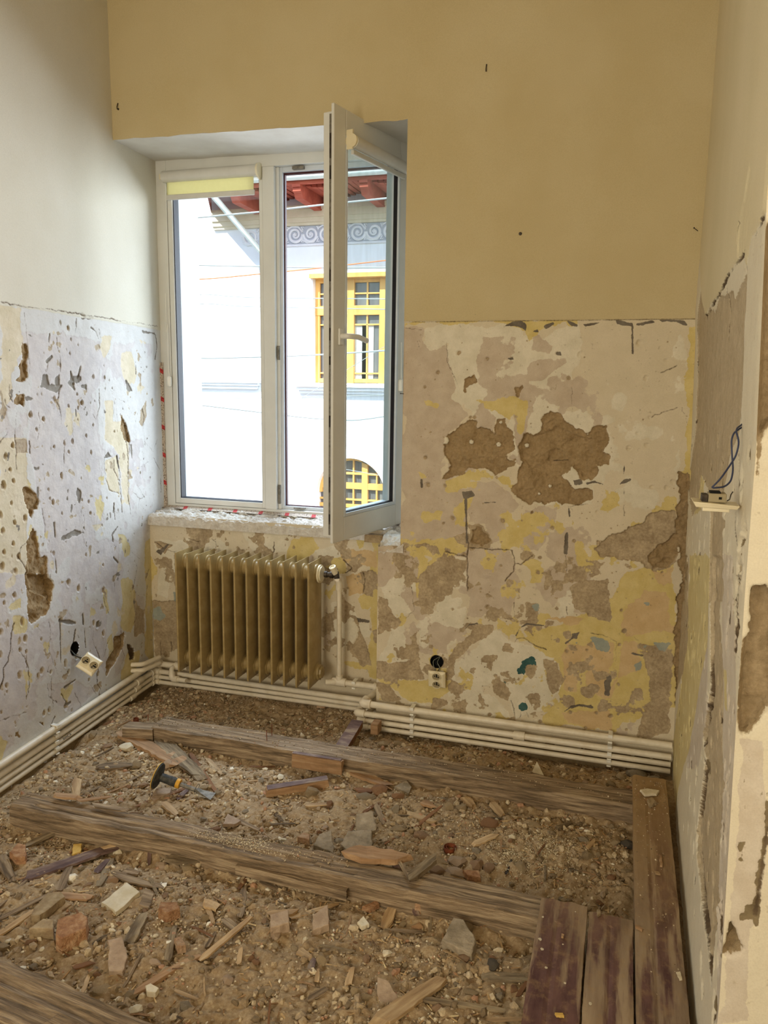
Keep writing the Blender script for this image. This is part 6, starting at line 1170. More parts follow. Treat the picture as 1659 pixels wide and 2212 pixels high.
def boardmat():
    m, nt, b = newmat('worn_maroon_floor_paint'); L = nt.links.new; tc = N(nt, 'ShaderNodeTexCoord')
    def no(s, st=(1, 1, 1), d=6, r=.6, off=0):
        mp = N(nt, 'ShaderNodeMapping'); mp.inputs['Scale'].default_value = st; mp.inputs['Location'].default_value = (off, off, 0); L(tc.outputs['Object'], mp.inputs[0]); oi = N(nt, 'ShaderNodeObjectInfo'); ad = N(nt, 'ShaderNodeVectorMath', operation='ADD'); L(mp.outputs[0], ad.inputs[0]); cx = N(nt, 'ShaderNodeCombineXYZ'); mu = N(nt, 'ShaderNodeMath', operation='MULTIPLY'); mu.inputs[1].default_value = 23; L(oi.outputs['Random'], mu.inputs[0]); L(mu.outputs[0], cx.inputs[1]); L(cx.outputs[0], ad.inputs[1])
        n = N(nt, 'ShaderNodeTexNoise'); n.inputs['Scale'].default_value = s; n.inputs['Detail'].default_value = d; n.inputs['Roughness'].default_value = r; L(ad.outputs[0], n.inputs['Vector']); return n.outputs['Fac']
    def ra(f, st, inter='LINEAR'):
        r = N(nt, 'ShaderNodeValToRGB'); r.color_ramp.interpolation = inter; e = r.color_ramp.elements; e[0].position, e[0].color = st[0]; e[1].position, e[1].color = st[-1]
        for p, c in st[1:-1]: x = e.new(p); x.color = c
        L(f, r.inputs[0]); return r.outputs[0]
    def mix(f, a, c):
        x = N(nt, 'ShaderNodeMix', data_type='RGBA'); L(f, x.inputs[0]) if not isinstance(f, float) else setattr(x.inputs[0], 'default_value', f); L(a, x.inputs[6]); L(c, x.inputs[7]); return x.outputs[2]
    worn = ra(no(14, (.2, 1, 1)), [(.35, rgb(122, 102, 82)), (.5, rgb(146, 124, 100)), (.66, rgb(168, 146, 118))])
    maroon = ra(no(20, (.4, 1, 1)), [(.35, rgb(82, 56, 54)), (.6, rgb(112, 82, 74))])
    dust = ra(no(8, (1, 1, 1)), [(.3, rgb(150, 120, 80)), (.7, rgb(176, 146, 104))])
    # maroon paint survives in lengthwise bands, towards the near end of the boards
    sx = N(nt, 'ShaderNodeSeparateXYZ'); L(tc.outputs['Object'], sx.inputs[0])
    band = N(nt, 'ShaderNodeMath', operation='ADD'); k = N(nt, 'ShaderNodeMath', operation='MULTIPLY'); k.inputs[1].default_value = -0.10; L(sx.outputs[0], k.inputs[0]); L(no(4.2, (.30, 2.4, 1), 5, .62), band.inputs[0]); L(k.outputs[0], band.inputs[1])
    mk = N(nt, 'ShaderNodeMapRange'); mk.inputs['From Min'].default_value = .39; mk.inputs['From Max'].default_value = .45; L(band.outputs[0], mk.inputs[0])
    c = mix(mk.outputs[0], worn, maroon)
    dm = N(nt, 'ShaderNodeMapRange'); dm.inputs['From Min'].default_value = .75; dm.inputs['From Max'].default_value = 1.9; L(sx.outputs[0], dm.inputs[0])
    c = mix(dm.outputs[0], c, dust)
    d2 = N(nt, 'ShaderNodeMapRange'); d2.inputs['From Min'].default_value = .50; d2.inputs['From Max'].default_value = .75; d2.inputs['To Max'].default_value = .6; L(no(26, (1, 1, 1), 6, .7), d2.inputs[0]); c = mix(d2.outputs[0], c, dust)
    vo = N(nt, 'ShaderNodeTexVoronoi'); vo.inputs['Scale'].default_value = 55; L(tc.outputs['Object'], vo.inputs['Vector'])
    sp = N(nt, 'ShaderNodeMapRange'); sp.inputs['From Min'].default_value = .085; sp.inputs['From Max'].default_value = .07; L(vo.outputs['Distance'], sp.inputs[0])
    vr = N(nt, 'ShaderNodeSeparateColor'); L(vo.outputs['Color'], vr.inputs[0]); gt = N(nt, 'ShaderNodeMath', operation='GREATER_THAN'); gt.inputs[1].default_value = .88; L(vr.outputs[0], gt.inputs[0])
    mu = N(nt, 'ShaderNodeMath', operation='MULTIPLY'); L(sp.outputs[0], mu.inputs[0]); L(gt.outputs[0], mu.inputs[1])
    wh = N(nt, 'ShaderNodeRGB'); wh.outputs[0].default_value = rgb(222, 208, 178); c = mix(mu.outputs[0], c, wh.outputs[0])
    L(c, b.inputs['Base Color']); b.inputs['Roughness'].default_value = .75; b.inputs['Specular IOR Level'].default_value = .2
    bu = N(nt, 'ShaderNodeBump'); bu.inputs['Strength'].default_value = .35; bu.inputs['Distance'].default_value = .003; L(no(50, (.12, 1, 1)), bu.inputs['Height']); L(bu.outputs[0], b.inputs['Normal']); return m
M['board'] = boardmat()
bx_ = lambda x, y, z=.026: hZ(x, y, z)
a1, a2 = bx_(1170, 1935), bx_(1272, 1957); a3, a4 = bx_(1130, 2212), bx_(1243, 2212)
board('floorboard', a1[0]+.001, a2[0]-.002, 1.15, a1[1], .026, 'short maroon floorboard, leftmost of three, paint spots on its left edge', 21)
b1 = bx_(1278, 1968); b2 = bx_(1360, 1985)
board('floorboard', a2[0]+.003, 0.108, 1.15, b2[1]+.01, .022, 'maroon floorboard in the middle of three, ending level with the rubble', 22)
c1 = bx_(1362, 1690); c2 = bx_(1442, 1692)
board('floorboard', 0.111, 0.233, 1.15, 2.985, .026, 'long dusty floorboard along the right wall', 23)
# ---------------------------------------------------------------- debris: shared shapes, each piece an object of its own
def rock_mesh(name, seed, m, flat=1.0, sub=2, cuts=11):
    V, F = rock_proto(seed, sub, flat, cuts); me = bpy.data.meshes.new(name); me.from_pydata(V.tolist(), [], F.tolist()); me.materials.append(m); me.update(); return me
def slab_mesh(name, poly, th, m, seed=0):
    """flat sherd with its own outline"""
    r = random.Random(seed); b = MB(); P = []
    for i, (x, y) in enumerate(poly):
        x2, y2 = poly[(i+1) % len(poly)]; P.append((x, y)); L = math.hypot(x2-x, y2-y)
        for k in range(1, 4): t = k/4; P.append((x+(x2-x)*t+r.uniform(-.04, .04)*L, y+(y2-y)*t+r.uniform(-.04, .04)*L))
    n = len(P); V = [(x, y, 0) for x, y in P]+[(x*.97, y*.97, th) for x, y in P]+[(x*.90, y*.90, th*1.06) for x, y in P]
    b.add(V, [tuple(range(n))[::-1]]+[(i, (i+1) % n, n+(i+1) % n, n+i) for i in range(n)]+[(n+i, n+(i+1) % n, 2*n+(i+1) % n, 2*n+i) for i in range(n)]+[tuple(range(2*n, 3*n))])
    me = bpy.data.meshes.new(name); me.from_pydata(b.v, [], b.f); bm = bmesh.new(); bm.from_mesh(me); bmesh.ops.recalc_face_normals(bm, faces=bm.faces); bm.to_mesh(me); bm.free(); me.materials.append(m); return me
def splint_mesh(name, L, W, H, m, seed, n=14, taper=.35, bend=.02, jag=.25):
    r = random.Random(seed); V = []
    for i in range(n+1):
        t = i/n; wl = W*(1-taper*t**2)*(1 if i else .8)*(1+r.uniform(-.08, .08)); x = (t-.5)*L; y = bend*L*math.sin(PI*t)+r.uniform(-.03, .03)*W
        j = [0]*4
        if i in (0, n): j = [r.uniform(-jag, jag)*W*(2.0) for _ in range(4)]; wl *= .75
        V += [(x+j[0], y-wl/2, 0), (x+j[1], y+wl/2, 0), (x+j[2], y+wl*.46, H*(1+r.uniform(-.1, .1))), (x+j[3], y-wl*.46, H*(1+r.uniform(-.1, .1)))]
    F = [(i*4+j, i*4+(j+1) % 4, (i+1)*4+(j+1) % 4, (i+1)*4+j) for i in range(n) for j in range(4)]+[(3, 2, 1, 0), tuple(n*4+j for j in range(4))]
    me = bpy.data.meshes.new(name); me.from_pydata(V, [], F); bm = bmesh.new(); bm.from_mesh(me); bmesh.ops.recalc_face_normals(bm, faces=bm.faces); bm.to_mesh(me); bm.free(); me.materials.append(m); return me
c4 = lambda x, y: (x/2.37, 1450+y/2.37)
c5 = lambda x, y: (x/2.765, 1700+y/2.765)
c6 = lambda x, y: (550+x/2.765, 1800+y/2.765)
c7 = lambda x, y: (600+x/1.931, 1500+y/1.931)
def onground(px, py, zoff=0.0):
    z = -0.05
    for _ in range(4): p = hZ(px, py, z+zoff); z = gh(p[0], p[1])
    return np.array([p[0], p[1], z])
occupied = []
def stick(name, cf, a, b, wpx, m, label, cat='splinter', H=None, z=None, seed=None, taper=.3, bend=.0, lift=0.006, jag=.25, lifta=0.0, liftb=0.0):
    (xa, ya), (xb, yb) = cf(*a), cf(*b)
    za = z if z is not None else None
    pa = onground(xa, ya) if z is None else hZ(xa, ya, z); pb = onground(xb, yb) if z is None else hZ(xb, yb, z)
    pa = pa+np.array([0, 0, lift+lifta]); pb = pb+np.array([0, 0, lift+liftb]); mid = (pa+pb)/2; dist = np.linalg.norm(mid-CAM); sc = {c4: 2.37, c5: 2.765, c6: 2.765, c7: 1.931}.get(cf, 1.0)
    d = pb-pa; L = np.linalg.norm(d); vd = (mid-CAM)/dist; hd = np.array([-d[1], d[0], 0]); hd = hd/(np.linalg.norm(hd)+1e-9)
    W = wpx/sc/CF*dist; H_ = H if H is not None else W*.35
    # apparent width of a lying strip: foreshortening of its cross direction
    perp = np.linalg.norm(hd-vd*np.dot(hd, vd)-0*d); pj = abs(np.dot(np.cross(vd, d/L), hd)); W = min(W/max(.45, pj), W*1.9)
    me = splint_mesh(name, L, W, H_, M[m], seed if seed is not None else rnd.randint(0, 9999), n=max(8, int(L/.02)), taper=taper, bend=bend, jag=jag)
    o = frame_obj(name, me, tuple(mid-np.array([0, 0, H_*.2])), d); tag(o, label, cat); occupied.append((mid[0], mid[1], L/2*.6)); return o
def slab(name, cf, poly, th, m, label, cat, z=None, tilt=(0, 0), lift=0.004, seed=0):
    Pp = [cf(*p) for p in poly]; W = [onground(*p) if z is None else hZ(p[0], p[1], z) for p in Pp]; c = np.mean(W, axis=0); c[2] = np.mean([w_[2] for w_ in W])
    me = slab_mesh(name, [(w_[0]-c[0], w_[1]-c[1]) for w_ in W], th, M[m], seed); o = bpy.data.objects.new(name, me); col.objects.link(o); o.location = (c[0], c[1], c[2]+lift); o.rotation_euler = (tilt[0], tilt[1], 0)
    tag(o, label, cat); occupied.append((c[0], c[1], .03)); return o
def stone(name, cf, c, wpx, hpx, m, label, cat='stone', flat=.8, seed=None, lift=.25, z=None, rz=None):
    x, y = cf(*c); sc = {c4: 2.37, c5: 2.765, c6: 2.765, c7: 1.931}.get(cf, 1.0); p = onground(x, y) if z is None else hZ(x, y, z); dist = np.linalg.norm(p-CAM); rx_ = wpx/2/sc/CF*dist*1.12; ry_ = hpx/2/sc/CF*dist*1.25
    me = rock_mesh(name, seed if seed is not None else rnd.randint(0, 99999), M[m], 1.0); o = bpy.data.objects.new(name, me); col.objects.link(o); rz_ = min(rx_, ry_)*flat
    o.location = (p[0], p[1]+.3*ry_, p[2]+rz_*lift); o.scale = (rx_, max(ry_, rx_*.6), rz_); o.rotation_euler = (0, 0, YAW+rnd.uniform(-.15, .15)); tag(o, label, cat); occupied.append((p[0], p[1], rx_)); return o
# named pieces, traced one by one
stick('plank_shard', c5, (135, 555), (730, 355), 44, 'paint_purple', 'long maroon painted plank shard left of centre with a pale broken tip', 'plank shard', H=.007)
stick('wood_splinter', c5, (480, 430), (730, 356), 20, 'wood_tan', 'pale split strip along the tip of the maroon plank shard', liftb=.006, lifta=.006)
stick('wood_splinter', c5, (-60, 770), (165, 565), 14, 'wood_old', 'thin dark splinter at the left edge crossing below the plank shard')
stick('wood_splinter', c5, (-20, 905), (235, 732), 22, 'wood_tan', 'round pale stick at the left edge beside the brown mortar slab')
stick('wood_splinter', c5, (0, 800), (300, 650), 16, 'wood_old', 'grey brown splinter pointing at the orange wood chip')
stick('wood_splinter', c5, (310, 660), (560, 678), 32, 'wood_orange', 'orange wood chip above the brown mortar slab', H=.006)
stick('wood_splinter', c5, (155, 358), (360, 268), 24, 'wood_grey', 'grey splinter in gravel below the left end of the middle joist')
stick('wood_splinter', c5, (350, 642), (415, 490), 26, 'wood_old', 'short flat lath standing across the maroon shard foot')
stick('wood_splinter', c5, (590, 602), (670, 440), 24, 'wood_grey', 'grey lath right of the maroon plank shard')
stick('wood_splinter', c5, (575, 520), (650, 440), 20, 'paint_purple', 'short maroon chip beside the grey lath')
stick('wood_splinter', c5, (895, 335), (892, 470), 16, 'paint_purple', 'slim maroon splinter in front of the middle joist')
stick('wood_splinter', c5, (690, 530), (965, 608), 26, 'wood_old', 'curved brown splinter above the pale tile', bend=-.04)
stick('wood_splinter', c5, (1010, 442), (1285, 455), 46, 'wood_grey', 'rough grey wood chunk below the middle joist', H=.014)
stick('wood_splinter', c5, (855, 338), (1070, 490), 14, 'wood_old', 'thin splinter leading to the rough grey wood chunk')
stick('wood_splinter', c5, (820, 1245), (1200, 1025), 30, 'wood_orange', 'long curved brown stem in the lower left rubble', bend=.04, H=.010)
stick('wood_splinter', c5, (1195, 1048), (1503, 825), 24, 'wood_tan', 'pale lath continuing the curved brown stem', liftb=.02)
stick('wood_splinter', c5, (1000, 1062), (1042, 850), 26, 'wood_grey', 'grey flat lath beside the small brick piece')
stick('wood_splinter', c5, (742, 1205), (845, 1010), 13, 'wood_old', 'thin grey splinter right of the reddish tile')
stick('wood_splinter', c5, (1232, 975), (1285, 885), 15, 'wood_old', 'short splinter above the pale lath')
stick('wood_splinter', c5, (1225, 705), (1315, 742), 40, 'wood_tan', 'short frayed tan chip')
stick('wood_splinter', c5, (1432, 800), (1458, 610), 24, 'wood_old', 'dusty lath under the crossed splinters')
stick('wood_splinter', c5, (1425, 620), (1510, 500), 14, 'wood_brown', 'thin red brown splinter crossing the dusty lath')
stick('wood_splinter', c5, (1240, 735), (1275, 825), 18, 'wood_tan', 'little tan chip under the frayed chip')
stick('wood_splinter', c5, (1345, 810), (1430, 880), 30, 'wood_old', 'brown chip beside the top of the pale lath')
stick('wood_splinter', c5, (735, 515), (820, 530), 26, 'wood_old', 'short stub of round wood above the curved splinter', H=.008)
stick('wood_splinter', c5, (780, 930), (860, 780), 36, 'wood_grey', 'grey weathered wood piece left of the reddish stone', H=.01)
stick('wood_splinter', c5, (0, 420), (70, 560), 30, 'wood_old', 'dusty wood piece at the left edge of the view')
stick('wood_splinter', c5, (495, 1235), (535, 1130), 14, 'wood_tan', 'thin pale splinter near the corner joist')
stick('wood_splinter', c5, (1050, 1230), (1180, 1280), 12, 'wood_tan', 'thin tan splinter lying flat at the bottom of the rubble')
stick('wood_splinter', c5, (1425, 1075), (1440, 975), 18, 'wood_tan', 'short upright tan splinter')
stick('wood_splinter', c5, (100, 180), (330, 270), 16, 'wood_old', 'dark root like splinter under the left end of the middle joist')
stick('wood_splinter', c5, (440, 1095), (560, 1060), 22, 'wood_brown', 'brown chip in the dark hollow')
stick('wood_splinter', c6, (215, 518), (488, 435), 18, 'wood_tan', 'narrow tan lath above the square brick pieces')
stick('wood_splinter', c6, (95, 502), (243, 484), 34, 'wood_tan', 'stubby light chip above the left square brick')
stick('wood_splinter', c6, (575, 130), (885, 170), 66, 'wood_orange', 'bright orange split board lying behind the middle joist', H=.018, cat='split board', z=.004, lift=.004)
stick('wood_splinter', c6, (805, 215), (965, 520), 36, 'paint_purple', 'maroon painted stick leaning over the middle joist', H=.012, z=None, lifta=.065, liftb=.008, cat='painted stick')
stick('wood_splinter', c6, (778, 560), (855, 385), 42, 'wood_tan', 'pale fresh chip left of the maroon stick', H=.005)
stick('wood_splinter', c6, (925, 282), (1085, 155), 36, 'wood_grey', 'weathered grey chip resting on the middle joist', z=.006, lift=.003, H=.014)
stick('wood_splinter', c6, (860, 170), (930, 302), 11, 'wood_old', 'thin dark splinter on the middle joist', z=.006)
stick('plank_shard', c6, (735, 1160), (1106, 905), 58, 'wood_tan', 'long bright tan plank shard at the bottom centre', 'plank shard', H=.008, lift=.012)
stick('wood_splinter', c6, (1010, 1010), (1492, 1078), 20, 'wood_grey', 'long grey stick at the bottom right of the rubble', H=.008)
stick('wood_splinter', c6, (1400, 1128), (1640, 1120), 18, 'wood_tan', 'pale stick at the bottom edge beside the boards')
stick('wood_splinter', c6, (1380, 870), (1622, 880), 40, 'wood_grey', 'grey green flat chip left of the maroon board', H=.006)
stick('wood_splinter', c6, (555, 925), (582, 825), 24, 'wood_tan', 'short tan lath in the bottom middle')
stick('wood_splinter', c6, (258, 712), (335, 758), 30, 'wood_tan', 'flat tan chip below the square bricks')
stick('wood_splinter', c6, (335, 825), (352, 765), 20, 'paint_purple', 'small pinkish chip below the tan chip')
stick('wood_splinter', c6, (1046, 600), (1050, 435), 14, 'wood_grey', 'thin upright lath right of the maroon stick')
stick('wood_splinter', c6, (828, 590), (1012, 602), 14, 'wood_old', 'thin flat twig below the pale flake')
stick('wood_splinter', c6, (330, 1000), (430, 945), 30, 'wood_old', 'dusty chip in the bottom left middle')
stick('wood_splinter', c6, (370, 905), (378, 835), 18, 'wood_tan', 'short tan peg near the bottom')
stick('wood_splinter', c6, (40, 305), (215, 375), 16, 'wood_old', 'splinters below the joist crack')
stick('wood_splinter', c6, (470, 310), (520, 360), 30, 'wood_tan', 'small light chip below the lath split off the joist')
stick('wood_splinter', c6, (1570, 990), (1640, 880), 18, 'wood_brown', 'brown splinter against the left board')
stick('wood_splinter', c6, (1500, 260), (1535, 165), 10, 'dark_steel', 'thin dark twig behind the middle joist')
stick('wood_splinter', c7, (275, 318), (470, 392), 24, 'wood_orange', 'orange splinter pointing from the block to the red stone', H=.010)
stick('wood_splinter', c7, (330, 408), (400, 412), 20, 'wood_brown', 'short brown chip left of the red stone')
stick('wood_splinter', c7, (895, 460), (938, 516), 20, 'wood_tan', 'tan lath in the right half of the rubble')
stick('wood_splinter', c7, (820, 632), (908, 595), 18, 'wood_tan', 'light chip below the red brick lump')
stick('wood_splinter', c7, (1165, 562), (1228, 540), 12, 'wood_grey', 'thin grey chip in the right rubble')
stick('wood_splinter', c7, (552, 508), (642, 538), 22, 'wood_tan', 'tan chip crossed by a thin splinter')
stick('wood_splinter', c7, (598, 458), (652, 472), 22, 'wood_orange', 'small orange wood bit')
stick('wood_splinter', c7, (575, 560), (685, 470), 9, 'wood_brown', 'thin splinter crossing the tan chip')
stick('wood_splinter', c7, (410, 470), (440, 545), 14, 'wood_old', 'dusty splinter left of the mortar lumps')
stick('wood_splinter', c7, (355, 500), (420, 460), 8, 'wood_brown', 'thin dark splinter by the greyish stone')
stick('wood_splinter', c7, (1210, 445), (1260, 432), 14, 'wood_tan', 'pale chip in front of the back joist')
stick('wood_splinter', c7, (1280, 455), (1320, 490), 22, 'wood_orange', 'brownish chip near the long board')
stick('wood_splinter', c7, (780, 440), (815, 475), 24, 'wood_tan', 'tan chip near the back joist')
stick('wood_splinter', c7, (120, 470), (210, 465), 12, 'wood_tan', 'pale splinter under the angular stone')
stick('wood_splinter', c7, (1290, 650), (1320, 615), 10, 'wood_tan', 'short light splinter in the right rubble')
stick('plank_shard', c4, (620, 335), (930, 492), 36, 'wood_orange', 'long orange brown plank shard above the chisel', 'plank shard', H=.012, taper=-.4, lift=.014)
stick('wood_splinter', c4, (820, 355), (1020, 545), 44, 'wood_grey', 'grey brown lath passing under the plank shard', H=.008)
stick('wood_splinter', c4, (975, 430), (1105, 625), 14, 'wood_brown', 'thin brown splinter right of the chisel')
stick('wood_splinter', c4, (1060, 455), (1135, 535), 14, 'wood_tan', 'thin tan splinter right of the brown one')
stick('wood_splinter', c4, (520, 500), (655, 490), 38, 'wood_old', 'flat dusty board piece left of the chisel', H=.008)
stick('wood_splinter', c4, (700, 702), (965, 605), 14, 'wood_brown', 'dark splinter running under the chisel shank', H=.006)
stick('wood_splinter', c4, (905, 665), (960, 615), 16, 'paint_purple', 'small maroon splinter beside the chisel shank')
stick('wood_splinter', c4, (650, 575), (740, 530), 9, 'wood_old', 'thin splinter left of the chisel disc')
stick('wood_splinter', c4, (840, 685), (900, 740), 22, 'wood_tan', 'tan chip below the chisel')
stick('wood_splinter', c4, (1210, 770), (1330, 825), 16, 'wood_old', 'splinter above the middle joist right of centre')
stick('wood_splinter', c4, (1360, 792), (1505, 788), 9, 'wood_old', 'thin long splinter above the middle joist')
stick('wood_splinter', c4, (395, 560), (388, 668), 22, 'wood_tan', 'upright torn splinter on the left end of the middle joist', z=.004, lift=.004)
stick('wood_splinter', c4, (285, 645), (405, 658), 20, 'wood_orange', 'torn orange splinter on the left end of the middle joist', z=.008, H=.008)
stick('wood_splinter', c4, (395, 672), (562, 652), 12, 'wood_orange', 'thin torn splinter on the middle joist', z=.006)
stick('wood_splinter', c4, (430, 632), (520, 598), 9, 'wood_old', 'thin dark splinter behind the middle joist')
stick('wood_splinter', c4, (480, 695), (640, 720), 20, 'wood_old', 'lifted splinter on top of the middle joist', z=.006)
stick('wood_splinter', c4, (1060, 425), (1150, 395), 12, 'wood_old', 'brown splinter in front of the back joist')
stick('wood_splinter', c4, (730, 880), (820, 945), 12, 'wood_tan', 'splinter tip below the middle joist', )
# blocks
def block(name, cf, a, b, w, h, m, label, z=None, lift=0.0, top='paint_purple', rx=0.0):
    (xa, ya), (xb, yb) = cf(*a), cf(*b); pa = onground(xa, ya, h) if z is None else hZ(xa, ya, z+h); pb = onground(xb, yb, h) if z is None else hZ(xb, yb, z+h)
    pa = np.array(pa); pb = np.array(pb)
    if z is not None: pa[2] = pb[2] = z
    d = pb-pa; L = np.linalg.norm(d)
    o = empty(name, tuple((pa+pb)/2+np.array([0, 0, lift])), label=label, cat='wood block'); o.matrix_world = Matrix.Translation(Vector((pa+pb)/2)+Vector((0, 0, lift))) @ basis_from(d).to_4x4() @ Matrix.Rotation(rx, 4, 'X')
    n = 14; r = random.Random(int(L*1e4)); V = []
    for i in range(n+1):
        x = (i/n-.5)*L
        for (yy, zz) in ((-w/2, 0), (w/2, 0), (w/2, h-.004), (-w/2, h-.004)): V.append((x+r.uniform(-.002, .002)+(r.uniform(-.006, .006) if i in (0, n) else 0), yy+r.uniform(-.0015, .0015), zz+r.uniform(-.0008, .0008)))
    MB().add(V, [(i*4+j, i*4+(j+1) % 4, (i+1)*4+(j+1) % 4, (i+1)*4+j) for i in range(n) for j in range(4)]+[(3, 2, 1, 0), tuple(n*4+j for j in range(4))]).build('block_wood', M[m], o)
    f = MB(); f.box((-L/2+.002, -w/2+.001, h-.0045), (L/2-.003, w/2-.001, h)); f.build('paint_layer', M[top], o, bevel=.001); occupied.append((o.location[0], o.location[1], L/2)); return o
block('wood_block', c7, (-45, 388), (212, 345), .036, .034, 'wood_orange', 'maroon topped wood block lying in the middle of the rubble')
block('wood_block', c7, (62, 240), (268, 272), .020, .062, 'wood_orange', 'orange wood block standing on edge against the back joist', z=-.045, top='paint_purple')
# painted board ends pushed under the pipes by the step
pw = empty('wood_block', (-1.075, 3.02, -.055), label='maroon painted board end leaning under the pipes at the step', cat='wood block'); 
f = MB(); f.add([(-.026, -.08, -.0), (.026, -.08, .002), (.026, .13, .030), (-.026, .13, .030), (-.026, -.08, .028), (.026, -.08, .028), (.026, .13, .056), (-.026, .13, .056)], [(0, 3, 2, 1), (4, 5, 6, 7), (0, 1, 5, 4), (1, 2, 6, 5), (2, 3, 7, 6), (3, 0, 4, 7)]); f.build('block_wood', M['wood_brown'], pw)
f = MB(); f.add([(-.027, -.079, .028), (.027, -.079, .028), (.027, .131, .056), (-.027, .131, .056), (-.027, -.079, .031), (.027, -.079, .031), (.027, .131, .059), (-.027, .131, .059)], [(0, 3, 2, 1), (4, 5, 6, 7), (0, 1, 5, 4), (1, 2, 6, 5), (2, 3, 7, 6), (3, 0, 4, 7)]); f.build('paint_layer', M['paint_purple'], pw)
tag(MB().box((-1.01, 3.14, -.05), (-.975, 3.20, .0)).build('wood_wedge', M['wood_orange'], bevel=.003), 'small orange brown wedge beside the leaning board end', 'wood wedge')
# slabs and sherds
slab('tile_fragment', c5, [(605, 722), (760, 607), (838, 656), (692, 776)], .014, 'plaster_chip', 'pale whitish tile fragment, largest flat piece at the lower left', 'tile')
slab('wood_plate', c5, [(828, 728), (870, 622), (922, 650), (888, 742)], .008, 'wood_old', 'square dusty wood plate touching the pale tile', 'wood plate')
slab('brick_fragment', c5, [(645, 962), (735, 945), (765, 1045), (735, 1130), (655, 1142)], .018, 'clay_pink', 'pinkish flat brick fragment left of the long brown stem', 'brick', tilt=(.15, .05))
slab('brick_fragment', c5, [(335, 985), (350, 895), (490, 838), (532, 880), (520, 935), (370, 1000)], .045, 'brick_red', 'big orange red broken brick at the lower left', 'brick', seed=3)
slab('mortar_slab', c5, [(290, 682), (370, 670), (392, 700), (240, 815), (188, 825), (200, 770)], .022, 'stone', 'long brown mortar slab above the big broken brick', 'mortar')
slab('mortar_slab', c5, [(175, 912), (262, 850), (325, 858), (322, 918)], .030, 'stone', 'greyish mortar block touching the big broken brick', 'mortar')
slab('brick_fragment', c5, [(945, 795), (960, 750), (1060, 752), (1078, 790), (1000, 812)], .03, 'brick_red', 'reddish brick lump right of the dusty wood plate', 'brick')
slab('brick_fragment', c5, [(1040, 948), (1082, 936), (1112, 1000), (1060, 1015)], .022, 'brick', 'small salmon brick piece near the grey lath', 'brick')
slab('brick_fragment', c5, [(58, 440), (110, 385), (158, 395), (155, 465), (100, 475)], .026, 'brick_red', 'brown red brick piece by the left edge above the maroon shard', 'brick')
slab('yellow_chip', c5, [(430, 428), (440, 375), (492, 380), (482, 425)], .018, 'yellow_block', 'yellow chip touching the top of the maroon plank shard', 'chip')
slab('yellow_chip', c5, [(1212, 415), (1216, 390), (1245, 392), (1240, 420)], .018, 'yellow_block', 'tiny yellow chip under the middle joist', 'chip')
slab('mortar_slab', c5, [(522, 345), (560, 278), (606, 290), (592, 342)], .008, 'clay_pink', 'pinkish brown disc like flake below the middle joist', 'mortar')
slab('mortar_slab', c5, [(868, 1222), (900, 1208), (952, 1240), (930, 1268), (880, 1262)], .014, 'plaster_chip', 'pale stone chip at the bottom near the brown stem', 'mortar')
slab('brick_fragment', c6, [(95, 545), (205, 515), (210, 600), (95, 625)], .030, 'clay_pink', 'square pinkish brick piece, left of the two', 'brick', tilt=(.1, 0))
slab('brick_fragment', c6, [(348, 525), (440, 488), (446, 590), (345, 612)], .022, 'clay_pink', 'square pinkish brick piece, right of the two', 'brick', tilt=(.15, 0))
slab('brick_fragment', c6, [(935, 425), (1000, 410), (1018, 500), (955, 515)], .032, 'brick', 'brown square brick under the maroon stick', 'brick')
slab('mortar_slab', c6, [(1118, 690), (1190, 590), (1250, 600), (1325, 700), (1300, 765), (1220, 735)], .032, 'stone_grey', 'big greyish mortar lump at the lower right', 'mortar', tilt=(.12, -.05))
slab('mortar_slab', c6, [(730, 1025), (735, 905), (800, 925), (865, 1000)], .010, 'clay_pink', 'triangular brown tile flake at the bottom centre', 'mortar', tilt=(.3, 0))
slab('mortar_slab', c6, [(1425, 530), (1470, 498), (1498, 540), (1455, 600)], .010, 'stone_grey', 'pointed grey flake left of the boards', 'mortar')
slab('mortar_slab', c6, [(612, 560), (650, 528), (685, 570), (640, 585)], .012, 'plaster_chip', 'pale flake left of the fresh chip', 'mortar')
slab('mortar_slab', c6, [(935, 578), (985, 545), (1006, 572), (985, 590)], .006, 'wood_orange', 'light orange flake below the maroon stick', 'chip')
slab('mortar_slab', c6, [(350, 110), (390, 45), (462, 20), (472, 125)], .018, 'stone_grey', 'flat grey mortar slab behind the middle joist, left one', 'mortar', tilt=(.2, 0))
slab('mortar_slab', c6, [(512, 90), (560, 30), (705, 28), (700, 110), (560, 120)], .018, 'stone_grey', 'flat grey mortar slab behind the middle joist, right one', 'mortar', tilt=(.2, 0))
slab('brick_fragment', c6, [(255, 60), (290, 28), (330, 45), (325, 85)], .02, 'brick', 'small brick piece left of the flat grey slabs', 'brick')
slab('brick_fragment', c6, [(650, 400), (690, 360), (732, 372), (725, 405), (670, 415)], .022, 'brick', 'orange brown brick bit below the middle joist', 'brick')
slab('brick_fragment', c6, [(640, 470), (730, 430), (745, 465), (690, 490)], .014, 'brick_red', 'flat red crumb field piece below the middle joist', 'brick')
slab('brick_fragment', c6, [(1240, 262), (1340, 255), (1350, 310), (1270, 295)], .02, 'brick_red', 'orange red tile edge among the heap right of centre', 'brick')
slab('tile_fragment', c4, [(770, 668), (800, 620), (880, 618), (870, 640), (790, 680)], .012, 'clay_pink', 'pinkish tile fragment just below the chisel', 'tile')
slab('tile_fragment', c4, [(1140, 800), (1165, 745), (1235, 790), (1200, 810)], .012, 'clay_pink', 'pinkish slab behind the middle joist', 'tile')
